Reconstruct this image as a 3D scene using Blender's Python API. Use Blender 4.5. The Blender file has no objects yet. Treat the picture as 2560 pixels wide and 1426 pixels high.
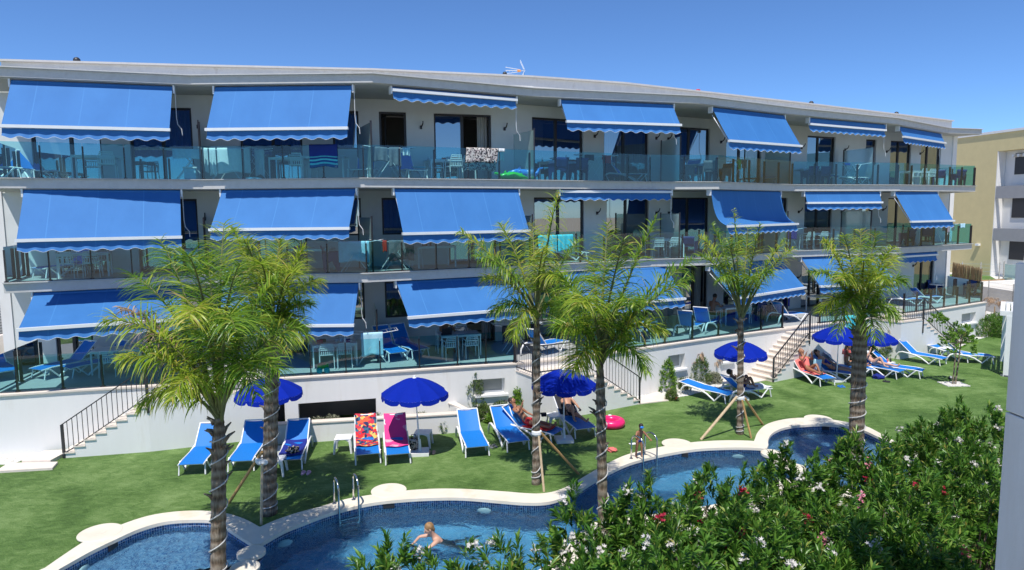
import bpy, bmesh, math, random
import numpy as np
from mathutils import Vector, Matrix, geometry
sc = bpy.context.scene
C = sc.collection
R = random.Random(7)
PI = math.pi
# ------------------------------------------------------------------ camera
PITCH, ROLL, CAMH, FPX = math.radians(6.12), math.radians(-.58), 6.63, 1700.0
_fw = Vector((0, math.cos(PITCH), -math.sin(PITCH)))
_u0 = Vector((0, math.sin(PITCH), math.cos(PITCH)))
_r0 = Vector((1, 0, 0))
_rt = _r0*math.cos(ROLL) + _u0*math.sin(ROLL)
_up = -_r0*math.sin(ROLL) + _u0*math.cos(ROLL)
EYE = Vector((0, 0, CAMH))
cd = bpy.data.cameras.new('camera'); cam = bpy.data.objects.new('camera', cd); C.objects.link(cam)
cd.sensor_width = 36; cd.lens = FPX/2560*36; cd.clip_start = .05; cd.clip_end = 3000
m = Matrix.Identity(4)
for i in range(3):
    m[i][0] = _rt[i]; m[i][1] = _up[i]; m[i][2] = -_fw[i]; m[i][3] = EYE[i]
cam.matrix_world = m
sc.camera = cam
# ------------------------------------------------------------------ light
SUN_EL, SUN_AZ = math.radians(65), math.radians(10)      # azimuth of travel, to the right of +Y
trav = Vector((math.sin(SUN_AZ)*math.cos(SUN_EL), math.cos(SUN_AZ)*math.cos(SUN_EL), -math.sin(SUN_EL)))
sd = bpy.data.lights.new('sun', 'SUN'); sd.energy = 4.15; sd.angle = math.radians(.5); sd.color = (1, .955, .89)
so = bpy.data.objects.new('sun', sd); C.objects.link(so)
so.rotation_euler = trav.to_track_quat('-Z', 'Y').to_euler(); so.location = (0, -20, 40)
w = bpy.data.worlds.new('World'); sc.world = w; w.use_nodes = True
nt = w.node_tree; nt.nodes.clear()
sk = nt.nodes.new('ShaderNodeTexSky'); sk.sky_type = 'NISHITA'; sk.sun_disc = False
sk.sun_elevation = SUN_EL; sk.sun_rotation = math.atan2(-trav.x, -trav.y) % (2*PI)
sk.altitude = 1500; sk.air_density = .8; sk.dust_density = .0; sk.ozone_density = 7
bg = nt.nodes.new('ShaderNodeBackground'); bg.inputs['Strength'].default_value = .14
wo = nt.nodes.new('ShaderNodeOutputWorld')
mxs = nt.nodes.new('ShaderNodeMixRGB'); mxs.blend_type = 'MULTIPLY'; mxs.inputs[0].default_value = 1; mxs.inputs[2].default_value = (.70, .85, .98, 1)
nt.links.new(sk.outputs[0], mxs.inputs[1]); nt.links.new(mxs.outputs[0], bg.inputs[0]); nt.links.new(bg.outputs[0], wo.inputs[0])
sc.view_settings.view_transform = 'Standard'; sc.view_settings.look = 'None'
sc.view_settings.exposure = 0.33; sc.view_settings.gamma = 1
try: sc.view_settings.use_curve_mapping = False
except Exception: pass
sc.cycles.caustics_refractive = True
# ------------------------------------------------------------------ measuring helpers (survey of the place)
def ray(px, py): return _fw*FPX + _rt*(px-1280) + _up*(713-py)
def P(px, py, z=0.0):
    d = ray(px, py); t = (z-CAMH)/d.z
    return EYE + d*t
def PV(px, py, A, B):                       # point of the vertical plane through A,B seen at the pixel
    d = ray(px, py); n = Vector((-(B[1]-A[1]), B[0]-A[0], 0))
    t = (Vector((A[0], A[1], 0))-EYE).dot(n)/d.dot(n)
    return EYE + d*t
def PD(px, py, depth): return EYE + ray(px, py)*(depth/ray(px, py).y)
# ------------------------------------------------------------------ mesh helpers
class MB:
    def __init__(s): s.v = []; s.f = []; s.uv = None
    def add(s, vs, fs):
        b = len(s.v); s.v += [tuple(p) for p in vs]; s.f += [tuple(i+b for i in f) for f in fs]; return s
    def box(s, c, size, rz=0, rx=0, ry=0):
        x, y, z = [k/2 for k in size]
        M = Matrix.Rotation(rz, 3, 'Z') @ Matrix.Rotation(ry, 3, 'Y') @ Matrix.Rotation(rx, 3, 'X'); c = Vector(c)
        vs = [c+M@Vector((a*x, b*y, d*z)) for a in (-1, 1) for b in (-1, 1) for d in (-1, 1)]
        return s.add(vs, [(0,1,3,2),(4,6,7,5),(0,4,5,1),(2,3,7,6),(0,2,6,4),(1,5,7,3)])
    def seg(s, a, b, wd, h):                # box bar from a to b
        a, b = Vector(a), Vector(b); d = b-a; L = d.length
        if L < 1e-6: return s
        q = d.to_track_quat('Y', 'Z').to_matrix(); c = (a+b)/2
        vs = [c+q@Vector((i*wd/2, j*L/2, k*h/2)) for i in (-1, 1) for j in (-1, 1) for k in (-1, 1)]
        return s.add(vs, [(0,1,3,2),(4,6,7,5),(0,4,5,1),(2,3,7,6),(0,2,6,4),(1,5,7,3)])
    def tube(s, pts, rad, n=8, cap=True):
        pts = [Vector(p) for p in pts]; m = len(pts)
        if not hasattr(rad, '__len__'): rad = [rad]*m
        b = len(s.v); ref = None
        for i, p in enumerate(pts):
            t = (pts[min(i+1, m-1)]-pts[max(i-1, 0)])
            t = t.normalized() if t.length > 1e-9 else Vector((0, 0, 1))
            if ref is None: ref = t.orthogonal().normalized()
            ref = (ref-t*ref.dot(t)).normalized(); o = t.cross(ref)
            for k in range(n):
                a = 2*PI*k/n; s.v.append(tuple(p+(ref*math.cos(a)+o*math.sin(a))*rad[i]))
        for i in range(m-1):
            for k in range(n):
                k2 = (k+1) % n; s.f.append((b+i*n+k, b+i*n+k2, b+(i+1)*n+k2, b+(i+1)*n+k))
        if cap: s.f.append(tuple(b+k for k in range(n))[::-1]); s.f.append(tuple(b+(m-1)*n+k for k in range(n)))
        return s
    def prism(s, poly, z0, z1):
        n = len(poly); ar = sum(poly[i][0]*poly[(i+1) % n][1]-poly[(i+1) % n][0]*poly[i][1] for i in range(n))
        if ar < 0: poly = poly[::-1]
        b = len(s.v); s.v += [(p[0], p[1], z0) for p in poly]+[(p[0], p[1], z1) for p in poly]
        for t in geometry.tessellate_polygon([[Vector((p[0], p[1], 0)) for p in poly]]):
            a, q, c = t
            cr = (poly[q][0]-poly[a][0])*(poly[c][1]-poly[a][1])-(poly[q][1]-poly[a][1])*(poly[c][0]-poly[a][0])
            if cr < 0: q, c = c, q
            s.f.append((b+n+a, b+n+q, b+n+c)); s.f.append((b+a, b+c, b+q))
        for i in range(n):
            j = (i+1) % n; s.f.append((b+i, b+j, b+n+j, b+n+i))
        return s
    def lathe(s, prof, c=(0, 0, 0), n=16, sx=1, sy=1):
        b = len(s.v)
        for r, z in prof:
            for k in range(n):
                a = 2*PI*k/n; s.v.append((c[0]+r*math.cos(a)*sx, c[1]+r*math.sin(a)*sy, c[2]+z))
        for i in range(len(prof)-1):
            for k in range(n):
                k2 = (k+1) % n; s.f.append((b+i*n+k, b+i*n+k2, b+(i+1)*n+k2, b+(i+1)*n+k))
        s.f.append(tuple(b+k for k in range(n))[::-1]); s.f.append(tuple(b+(len(prof)-1)*n+k for k in range(n)))
        return s
    def ell(s, c, r, n=12, m=8, M=None):
        b = len(s.v); c = Vector(c)
        for i in range(m+1):
            th = PI*i/m
            for k in range(n):
                a = 2*PI*k/n; p = Vector((r[0]*math.sin(th)*math.cos(a), r[1]*math.sin(th)*math.sin(a), r[2]*math.cos(th)))
                if M is not None: p = M@p
                s.v.append(tuple(c+p))
        for i in range(m):
            for k in range(n):
                k2 = (k+1) % n; s.f.append((b+i*n+k, b+(i+1)*n+k, b+(i+1)*n+k2, b+i*n+k2))
        return s
    def grid(s, fn, nu, nv):                # sheet of fn(u,v)
        b = len(s.v)
        for j in range(nv+1):
            for i in range(nu+1): s.v.append(tuple(fn(i/nu, j/nv)))
        for j in range(nv):
            for i in range(nu):
                a = b+j*(nu+1)+i; s.f.append((a, a+1, a+nu+2, a+nu+1))
        return s
def mesh(name, mb, mat, smooth=False, bev=0):
    me = bpy.data.meshes.new(name); me.from_pydata(mb.v, [], mb.f); me.update()
    if mat: me.materials.append(mat)
    if smooth: me.polygons.foreach_set('use_smooth', [True]*len(me.polygons))
    return me
def tag(o, label=None, cat=None, group=None, kind=None):
    if label: o['label'] = label
    if cat: o['category'] = cat
    if group: o['group'] = group
    if kind: o['kind'] = kind
    return o
def obj(name, mb, mat, parent=None, world=False, smooth=False, bev=0, **k):
    me = mb if isinstance(mb, bpy.types.Mesh) else mesh(name, mb, mat, smooth)
    o = bpy.data.objects.new(name, me); C.objects.link(o)
    if parent is not None:
        o.parent = parent
        if world:
            Mp = Matrix.Translation(parent.location) @ parent.rotation_euler.to_matrix().to_4x4()
            if parent.parent is not None:
                g = parent.parent; Mp = Matrix.Translation(g.location) @ g.rotation_euler.to_matrix().to_4x4() @ parent.matrix_parent_inverse @ Mp
            o.matrix_parent_inverse = Mp.inverted()
    if bev:
        b = o.modifiers.new('bevel', 'BEVEL'); b.width = bev; b.segments = 2; b.limit_method = 'ANGLE'
    return tag(o, **k)
def thing(name, loc=(0, 0, 0), rz=0, **k):
    o = bpy.data.objects.new(name, None); C.objects.link(o); o.location = loc; o.rotation_euler = (0, 0, rz)
    o.empty_display_size = .2
    return tag(o, **k)
def dup(root, loc, rz=0, **k):
    r = root.copy(); C.objects.link(r); r.location = loc; r.rotation_euler = (0, 0, rz); tag(r, **k)
    for ch in KIDS(root):
        c = ch.copy(); C.objects.link(c); c.parent = r
        for g in KIDS(ch):
            d = g.copy(); C.objects.link(d); d.parent = c
    return r
def KIDS(o): return [x for x in bpy.data.objects if x.parent == o] if o.name not in _kc else _kc[o.name]
_kc = {}
def cache(o):
    ks = [x for x in bpy.data.objects if x.parent == o]; _kc[o.name] = ks
    for x in ks: _kc[x.name] = [y for y in bpy.data.objects if y.parent == x]
    return o
def fastmesh(name, V, F, mat, rnd=None, smooth=False):
    V = np.asarray(V, np.float32); F = np.asarray(F, np.int32)
    me = bpy.data.meshes.new(name); n = len(F); k = F.shape[1]
    me.vertices.add(len(V)); me.vertices.foreach_set('co', V.ravel())
    me.loops.add(n*k); me.loops.foreach_set('vertex_index', F.ravel())
    me.polygons.add(n); me.polygons.foreach_set('loop_start', np.arange(0, n*k, k, dtype=np.int32))
    try: me.polygons.foreach_set('loop_total', np.full(n, k, dtype=np.int32))
    except Exception: pass
    if rnd is not None:
        at = me.attributes.new('rnd', 'FLOAT', 'FACE'); at.data.foreach_set('value', np.asarray(rnd, np.float32))
    me.update(calc_edges=True)
    if smooth: me.polygons.foreach_set('use_smooth', [True]*n)
    me.materials.append(mat); return me
# ------------------------------------------------------------------ materials
def nodemat(name):
    mt = bpy.data.materials.new(name); mt.use_nodes = True; n = mt.node_tree
    return mt, n, n.nodes['Principled BSDF'], n.nodes['Material Output']
def N(n, t, **k):
    x = n.nodes.new(t)
    for a, b in k.items():
        if a in x.inputs: x.inputs[a].default_value = b
        else: setattr(x, a, b)
    return x
def ramp(n, src, stops):
    r = n.nodes.new('ShaderNodeValToRGB'); e = r.color_ramp.elements
    while len(e) < len(stops): e.new(.5)
    for q, (p, c) in zip(e, stops): q.position = p; q.color = (*c, 1)
    n.links.new(src, r.inputs[0]); return r
def coords(n, scale=(1, 1, 1), kind='Object'):
    tc = n.nodes.new('ShaderNodeTexCoord'); mp = n.nodes.new('ShaderNodeMapping'); mp.inputs['Scale'].default_value = scale
    n.links.new(tc.outputs[kind], mp.inputs[0]); return mp.outputs[0]
def mk(name, col, rough=.6, noise=.12, scale=6, bump=.1, bscale=40, metal=0, spec=.5, vscale=(1,1,1), sheen=0, trans=0):
    mt, n, b, out = nodemat(name)
    b.inputs['Roughness'].default_value = rough; b.inputs['Metallic'].default_value = metal
    b.inputs['Specular IOR Level'].default_value = spec
    v = coords(n, vscale)
    t = N(n, 'ShaderNodeTexNoise', Scale=scale, Detail=6, Roughness=.6); n.links.new(v, t.inputs['Vector'])
    lo = [max(0, c*(1-noise)) for c in col]; hi = [min(1, c*(1+noise)) for c in col]
    r = ramp(n, t.outputs[0], [(.3, lo), (.7, hi)]); n.links.new(r.outputs[0], b.inputs['Base Color'])
    if bump:
        t2 = N(n, 'ShaderNodeTexNoise', Scale=bscale, Detail=4); n.links.new(v, t2.inputs['Vector'])
        bp = N(n, 'ShaderNodeBump', Strength=bump, Distance=.02); n.links.new(t2.outputs[0], bp.inputs['Height']); n.links.new(bp.outputs[0], b.inputs['Normal'])
    if trans:
        tr = N(n, 'ShaderNodeBsdfTranslucent'); n.links.new(r.outputs[0], tr.inputs[0]); mx = N(n, 'ShaderNodeMixShader'); mx.inputs[0].default_value = trans
        n.links.new(b.outputs[0], mx.inputs[1]); n.links.new(tr.outputs[0], mx.inputs[2]); n.links.new(mx.outputs[0], out.inputs[0])
    return mt
def stainmat(name, col, dark, rough=.8, amt=.5, scale=.8, streak=(1,1,.15), fine=.08):
    mt, n, b, out = nodemat(name); b.inputs['Roughness'].default_value = rough
    v = coords(n, streak); t = N(n, 'ShaderNodeTexNoise', Scale=scale*3, Detail=9, Roughness=.65); n.links.new(v, t.inputs['Vector'])
    r = ramp(n, t.outputs[0], [(.42, [c*(1-fine) for c in col]), (.56, col), (.78, [c*(1-amt)+d*amt for c, d in zip(col, dark)])])
    v2 = coords(n); t2 = N(n, 'ShaderNodeTexNoise', Scale=30, Detail=5); n.links.new(v2, t2.inputs['Vector'])
    n.links.new(r.outputs[0], b.inputs['Base Color'])
    bp = N(n, 'ShaderNodeBump', Strength=.15, Distance=.01); n.links.new(t2.outputs[0], bp.inputs['Height']); n.links.new(bp.outputs[0], b.inputs['Normal'])
    return mt
def leafmat(name, stops, trans=.3, rough=.45, spec=.5):
    mt, n, b, out = nodemat(name); a = N(n, 'ShaderNodeAttribute', attribute_name='rnd')
    r = ramp(n, a.outputs['Fac'], stops); n.links.new(r.outputs[0], b.inputs['Base Color']); b.inputs['Roughness'].default_value = rough
    b.inputs['Specular IOR Level'].default_value = spec
    tr = N(n, 'ShaderNodeBsdfTranslucent'); n.links.new(r.outputs[0], tr.inputs[0]); mx = N(n, 'ShaderNodeMixShader'); mx.inputs[0].default_value = trans
    n.links.new(b.outputs[0], mx.inputs[1]); n.links.new(tr.outputs[0], mx.inputs[2]); n.links.new(mx.outputs[0], out.inputs[0])
    return mt
def glassmat(name, tint, refl=.1, rough=.01, frost=0):
    mt = bpy.data.materials.new(name); mt.use_nodes = True; n = mt.node_tree; n.nodes.clear(); out = N(n, 'ShaderNodeOutputMaterial')
    tr = N(n, 'ShaderNodeBsdfTransparent'); tr.inputs[0].default_value = (*tint, 1)
    gl = N(n, 'ShaderNodeBsdfGlossy', Roughness=rough); gl.inputs[0].default_value = (.95, 1, 1, 1)
    fr = N(n, 'ShaderNodeFresnel', IOR=1.5); ad = N(n, 'ShaderNodeMath', operation='ADD'); n.links.new(fr.outputs[0], ad.inputs[0]); ad.inputs[1].default_value = refl
    mx = N(n, 'ShaderNodeMixShader'); n.links.new(ad.outputs[0], mx.inputs[0]); n.links.new(tr.outputs[0], mx.inputs[1]); n.links.new(gl.outputs[0], mx.inputs[2]); last = mx
    if frost:
        df = N(n, 'ShaderNodeBsdfDiffuse'); df.inputs[0].default_value = (.35, .5, .48, 1); m2 = N(n, 'ShaderNodeMixShader'); m2.inputs[0].default_value = frost
        n.links.new(mx.outputs[0], m2.inputs[1]); n.links.new(df.outputs[0], m2.inputs[2]); last = m2
    n.links.new(last.outputs[0], out.inputs[0]); return mt
M = {}
M['render'] = stainmat('white_render', (.77, .76, .74), (.56, .51, .43), amt=.55, scale=.5, fine=.03)
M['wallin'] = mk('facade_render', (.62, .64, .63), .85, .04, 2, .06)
M['conc'] = stainmat('slab_concrete', (.55, .54, .52), (.36, .34, .32), amt=.55, scale=1.2, streak=(1, 1, 1))
M['concl'] = stainmat('parapet_concrete', (.72, .70, .66), (.46, .41, .35), amt=.7, scale=.9, streak=(1, 1, .6))
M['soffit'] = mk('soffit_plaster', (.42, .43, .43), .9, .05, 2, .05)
M['tile'] = mk('balcony_tile', (.42, .43, .42), .45, .06, 3, .03)
M['stone'] = mk('beige_stone', (.70, .62, .54), .7, .06, 4, .08)
M['dark'] = mk('dark_aluminium', (.022, .02, .024), .4, .1, 8, 0)
M['blackm'] = mk('black_metal', (.03, .03, .034), .45, .1, 8, 0)
M['white'] = mk('white_plastic', (.80, .80, .79), .4, .03, 5, .02)
M['whitem'] = mk('white_metal', (.74, .76, .77), .35, .03, 5, 0)
M['sling'] = mk('blue_sling', (.006, .20, .66), .6, .08, 30, .15, 300, trans=.12)
M['slingd'] = mk('blue_sling_dark', (.008, .13, .5), .6, .08, 30, .1, 300, trans=.1)
M['awn'] = None
M['umb'] = mk('umbrella_cloth', (.002, .020, .33), .85, .06, 10, .1, 60, trans=.12, spec=.15)
M['navy'] = mk('navy_resin', (.008, .035, .16), .5, .06, 10, 0)
M['steel'] = mk('polished_steel', (.65, .65, .64), .18, .03, 5, 0, metal=1)
M['wood'] = mk('pine_stake', (.46, .28, .11), .7, .3, 5, .2, 30, vscale=(6, 6, .8))
M['wood2'] = mk('pale_stake', (.56, .43, .27), .7, .2, 5, .2, 30, vscale=(6, 6, .8))
M['rope'] = mk('grey_cable', (.5, .5, .49), .5, .1, 9, 0)
M['skin'] = mk('skin', (.46, .24, .15), .5, .06, 6, 0)
M['skint'] = mk('tanned_skin', (.34, .155, .085), .5, .06, 6, 0)
M['skinp'] = mk('pale_skin', (.60, .35, .25), .5, .06, 6, 0)
M['hair'] = mk('dark_hair', (.02, .013, .01), .6, .3, 30, .2)
M['hairb'] = mk('blond_hair', (.30, .17, .07), .6, .3, 30, .2)
M['black'] = mk('black_cloth', (.02, .02, .025), .8, .2, 20, .1)
M['red'] = mk('red_cloth', (.60, .03, .03), .8, .1, 20, .1)
M['pink'] = mk('pink_vinyl', (.85, .02, .16), .3, .04, 5, 0)
M['pinks'] = mk('pink_rubber', (.7, .38, .45), .6, .04, 5, 0)
M['salmon'] = mk('salmon_towel', (.75, .18, .16), .9, .1, 15, .2)
M['lblue'] = mk('pale_blue_towel', (.42, .68, .80), .9, .08, 10, .2)
M['turq'] = mk('turquoise_cloth', (.05, .52, .60), .8, .12, 6, .15)
M['navyc'] = mk('navy_towel', (.008, .02, .22), .9, .15, 10, .2)
M['wcloth'] = mk('white_cloth', (.72, .75, .76), .9, .05, 10, .15)
M['gcloth'] = mk('grey_cloth', (.16, .17, .19), .9, .2, 10, .15)
M['green'] = mk('green_vinyl', (.03, .50, .05), .3, .15, 8, 0)
M['bluev'] = mk('blue_vinyl', (.03, .20, .62), .3, .15, 8, 0)
M['beige'] = mk('beige_render', (.66, .55, .29), .85, .04, 2, .05)
M['brown'] = mk('brown_cladding', (.20, .11, .08), .7, .1, 4, .05, vscale=(1, 1, .2))
M['straw'] = mk('dry_reed', (.34, .24, .13), .9, .4, 12, .2, vscale=(8, 8, .6))
M['soil'] = mk('dry_soil', (.30, .20, .11), .95, .35, 5, .6, 20)
M['curtain'] = mk('curtain_cloth', (.55, .54, .51), .9, .05, 6, .05, trans=.2)
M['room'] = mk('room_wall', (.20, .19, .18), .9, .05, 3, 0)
M['glass'] = glassmat('rail_glass', (.40, .80, .86), .02)
M['frost'] = glassmat('partition_glass', (.50, .68, .66), .03, .2, frost=.45)
M['pane'] = glassmat('window_pane', (.42, .44, .45), .30)
M['grey'] = mk('grey_cladding', (.32, .32, .33), .7, .05, 3, .05)
M['screen'] = mk('roller_screen', (.30, .32, .31), .7, .05, 3, .05)
M['gravel'] = None
def special():
    # awning cloth with lighter seams every 1.2 m (in the awning's own U)
    mt, n, b, out = nodemat('awning_cloth'); b.inputs['Roughness'].default_value = .75
    tc = N(n, 'ShaderNodeUVMap'); sp = N(n, 'ShaderNodeSeparateXYZ'); n.links.new(tc.outputs[0], sp.inputs[0])
    mo = N(n, 'ShaderNodeMath', operation='MODULO'); n.links.new(sp.outputs[0], mo.inputs[0]); mo.inputs[1].default_value = 1.2
    lt = N(n, 'ShaderNodeMath', operation='LESS_THAN'); n.links.new(mo.outputs[0], lt.inputs[0]); lt.inputs[1].default_value = .03
    v = coords(n, (1, 1, .3)); t = N(n, 'ShaderNodeTexNoise', Scale=1.4, Detail=6); n.links.new(v, t.inputs['Vector'])
    r = ramp(n, t.outputs[0], [(.3, (.030, .165, .44)), (.7, (.038, .190, .49))])
    mx = N(n, 'ShaderNodeMixRGB'); n.links.new(lt.outputs[0], mx.inputs[0]); n.links.new(r.outputs[0], mx.inputs[1]); mx.inputs[2].default_value = (.046, .21, .515, 1)
    n.links.new(mx.outputs[0], b.inputs['Base Color'])
    t2 = N(n, 'ShaderNodeTexNoise', Scale=3, Detail=3); v3 = coords(n, (1, 1, .2)); n.links.new(v3, t2.inputs['Vector'])
    bp = N(n, 'ShaderNodeBump', Strength=.25, Distance=.05); n.links.new(t2.outputs[0], bp.inputs['Height']); n.links.new(bp.outputs[0], b.inputs['Normal'])
    tr = N(n, 'ShaderNodeBsdfTranslucent'); tr.inputs[0].default_value = (.005, .03, .20, 1); m2 = N(n, 'ShaderNodeMixShader'); m2.inputs[0].default_value = .12
    n.links.new(b.outputs[0], m2.inputs[1]); n.links.new(tr.outputs[0], m2.inputs[2]); n.links.new(m2.outputs[0], out.inputs[0]); M['awn'] = mt
    # artificial turf
    mt, n, b, out = nodemat('artificial_turf'); b.inputs['Roughness'].default_value = .75; b.inputs['Specular IOR Level'].default_value = .25
    v = coords(n, (1, 1, 1)); t = N(n, 'ShaderNodeTexNoise', Scale=.55, Detail=7, Roughness=.6, Distortion=.6); n.links.new(v, t.inputs['Vector'])
    v1 = coords(n, (.7, 1.2, 1)); t1 = N(n, 'ShaderNodeTexNoise', Scale=4.5, Detail=9, Roughness=.72, Distortion=1.0); n.links.new(v1, t1.inputs['Vector'])
    v2 = coords(n, (1, .5, 1)); t2 = N(n, 'ShaderNodeTexNoise', Scale=55, Detail=4, Roughness=.7); n.links.new(v2, t2.inputs['Vector'])
    a = N(n, 'ShaderNodeMath', operation='MULTIPLY_ADD'); n.links.new(t1.outputs[0], a.inputs[0]); a.inputs[1].default_value = .9; n.links.new(t.outputs[0], a.inputs[2])
    a2 = N(n, 'ShaderNodeMath', operation='MULTIPLY_ADD'); n.links.new(t2.outputs[0], a2.inputs[0]); a2.inputs[1].default_value = .95; n.links.new(a.outputs[0], a2.inputs[2])
    r = ramp(n, a2.outputs[0], [(.0, (.0, .0, .0)), (1, (1, 1, 1))])
    mr = N(n, 'ShaderNodeMapRange'); mr.inputs['From Min'].default_value = 1.15; mr.inputs['From Max'].default_value = 1.68; n.links.new(a2.outputs[0], mr.inputs[0])
    r = ramp(n, mr.outputs[0], [(0, (.048, .105, .020)), (.5, (.110, .205, .046)), (1, (.22, .33, .11))])
    n.links.new(r.outputs[0], b.inputs['Base Color'])
    bp = N(n, 'ShaderNodeBump', Strength=1.0, Distance=.03); n.links.new(t2.outputs[0], bp.inputs['Height'])
    bp2 = N(n, 'ShaderNodeBump', Strength=.5, Distance=.12); n.links.new(t1.outputs[0], bp2.inputs['Height']); n.links.new(bp.outputs[0], bp2.inputs['Normal'])
    n.links.new(bp2.outputs[0], b.inputs['Normal']); M['lawn'] = mt
    # white gravel
    mt, n, b, out = nodemat('white_gravel'); b.inputs['Roughness'].default_value = .9
    v = coords(n); vo = N(n, 'ShaderNodeTexVoronoi', Scale=22); n.links.new(v, vo.inputs['Vector'])
    sp = N(n, 'ShaderNodeSeparateXYZ'); n.links.new(vo.outputs['Color'], sp.inputs[0])
    r = ramp(n, sp.outputs[0], [(0, (.48, .45, .40)), (.5, (.70, .68, .63)), (1, (.82, .80, .76))]); n.links.new(r.outputs[0], b.inputs['Base Color'])
    bp = N(n, 'ShaderNodeBump', Strength=.9, Distance=.03, invert=True); n.links.new(vo.outputs['Distance'], bp.inputs['Height']); n.links.new(bp.outputs[0], b.inputs['Normal']); M['gravel'] = mt
    # far ground
    M['ground'] = stainmat('dry_ground', (.45, .40, .32), (.25, .24, .15), amt=.8, scale=.1, streak=(1, 1, 1))
    M['paving'] = stainmat('pale_paving', (.62, .60, .57), (.45, .43, .40), amt=.4, scale=.3, streak=(1, 1, 1))
    # coping
    mt, n, b, out = nodemat('cream_coping'); b.inputs['Roughness'].default_value = .6
    v = coords(n); t = N(n, 'ShaderNodeTexNoise', Scale=1.2, Detail=8, Roughness=.65); n.links.new(v, t.inputs['Vector'])
    r = ramp(n, t.outputs[0], [(.3, (.68, .61, .49)), (.55, (.75, .69, .58)), (.75, (.66, .55, .39))]); n.links.new(r.outputs[0], b.inputs['Base Color'])
    t2 = N(n, 'ShaderNodeTexNoise', Scale=60, Detail=3); n.links.new(v, t2.inputs['Vector']); bp = N(n, 'ShaderNodeBump', Strength=.15, Distance=.01); n.links.new(t2.outputs[0], bp.inputs['Height']); n.links.new(bp.outputs[0], b.inputs['Normal']); M['coping'] = mt
    # mosaic tile, uses UV in metres
    def mosaic(name, size, grout, lo, mid, hi):
        mt, n, b, out = nodemat(name); b.inputs['Roughness'].default_value = .25
        uv = N(n, 'ShaderNodeUVMap'); mp = N(n, 'ShaderNodeMapping'); mp.inputs['Scale'].default_value = (1/size,)*3; n.links.new(uv.outputs[0], mp.inputs[0])
        wn = N(n, 'ShaderNodeTexWhiteNoise', noise_dimensions='2D'); fl = N(n, 'ShaderNodeVectorMath', operation='FLOOR'); n.links.new(mp.outputs[0], fl.inputs[0]); n.links.new(fl.outputs[0], wn.inputs[0])
        r = ramp(n, wn.outputs['Value'], [(0, lo), (.5, mid), (1, hi)])
        fr = N(n, 'ShaderNodeVectorMath', operation='FRACTION'); n.links.new(mp.outputs[0], fr.inputs[0]); sp = N(n, 'ShaderNodeSeparateXYZ'); n.links.new(fr.outputs[0], sp.inputs[0])
        l1 = N(n, 'ShaderNodeMath', operation='LESS_THAN'); n.links.new(sp.outputs[0], l1.inputs[0]); l1.inputs[1].default_value = .12
        l2 = N(n, 'ShaderNodeMath', operation='LESS_THAN'); n.links.new(sp.outputs[1], l2.inputs[0]); l2.inputs[1].default_value = .12
        mx = N(n, 'ShaderNodeMath', operation='MAXIMUM'); n.links.new(l1.outputs[0], mx.inputs[0]); n.links.new(l2.outputs[0], mx.inputs[1])
        c = N(n, 'ShaderNodeMixRGB'); n.links.new(mx.outputs[0], c.inputs[0]); n.links.new(r.outputs[0], c.inputs[1]); c.inputs[2].default_value = (*grout, 1)
        n.links.new(c.outputs[0], b.inputs['Base Color']); return mt
    M['mosaic'] = mosaic('deep_mosaic', .05, (.50, .62, .68), (.02, .14, .34), (.07, .30, .55), (.20, .48, .70))
    M['mosaicd'] = mosaic('band_mosaic', .05, (.50, .56, .60), (.006, .02, .10), (.02, .08, .24), (.07, .20, .42))
    M['mosaics'] = mosaic('shallow_mosaic', .05, (.50, .60, .70), (.03, .075, .22), (.09, .19, .38), (.24, .37, .55))
    # water
    mt = bpy.data.materials.new('pool_water'); mt.use_nodes = True; n = mt.node_tree; n.nodes.clear(); out = N(n, 'ShaderNodeOutputMaterial')
    v = coords(n); t = N(n, 'ShaderNodeTexNoise', Scale=5.5, Detail=4, Distortion=1.2); n.links.new(v, t.inputs['Vector'])
    bp = N(n, 'ShaderNodeBump', Strength=.5, Distance=.05); n.links.new(t.outputs[0], bp.inputs['Height'])
    rf = N(n, 'ShaderNodeBsdfRefraction', IOR=1.33, Roughness=.0); rf.inputs[0].default_value = (.72, .95, 1, 1); n.links.new(bp.outputs[0], rf.inputs['Normal'])
    tr = N(n, 'ShaderNodeBsdfTransparent'); tr.inputs[0].default_value = (.72, .95, 1, 1)
    gl = N(n, 'ShaderNodeBsdfGlossy', Roughness=.02); n.links.new(bp.outputs[0], gl.inputs['Normal'])
    m1 = N(n, 'ShaderNodeMixShader'); m1.inputs[0].default_value = 0.0; n.links.new(rf.outputs[0], m1.inputs[1]); n.links.new(tr.outputs[0], m1.inputs[2])
    fr = N(n, 'ShaderNodeFresnel', IOR=1.33); n.links.new(bp.outputs[0], fr.inputs['Normal'])
    m2 = N(n, 'ShaderNodeMixShader'); n.links.new(fr.outputs[0], m2.inputs[0]); n.links.new(m1.outputs[0], m2.inputs[1]); n.links.new(gl.outputs[0], m2.inputs[2])
    n.links.new(m2.outputs[0], out.inputs[0]); M['water'] = mt
    # printed towels
    def voro(name, cols, scale):
        mt, n, b, out = nodemat(name); b.inputs['Roughness'].default_value = .9; v = coords(n); vo = N(n, 'ShaderNodeTexVoronoi', Scale=scale); n.links.new(v, vo.inputs['Vector'])
        sp = N(n, 'ShaderNodeSeparateXYZ'); n.links.new(vo.outputs['Color'], sp.inputs[0]); k = len(cols); r = ramp(n, sp.outputs[0], [(i/k, c) for i, c in enumerate(cols)]); r.color_ramp.interpolation = 'CONSTANT'
        n.links.new(r.outputs[0], b.inputs['Base Color']); return mt
    M['tropic'] = voro('tropical_print', [(.62, .02, .03), (.02, .03, .10), (.75, .12, .05), (.55, .03, .06), (.03, .12, .20), (.7, .45, .12), (.01, .02, .07)], 13)
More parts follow.
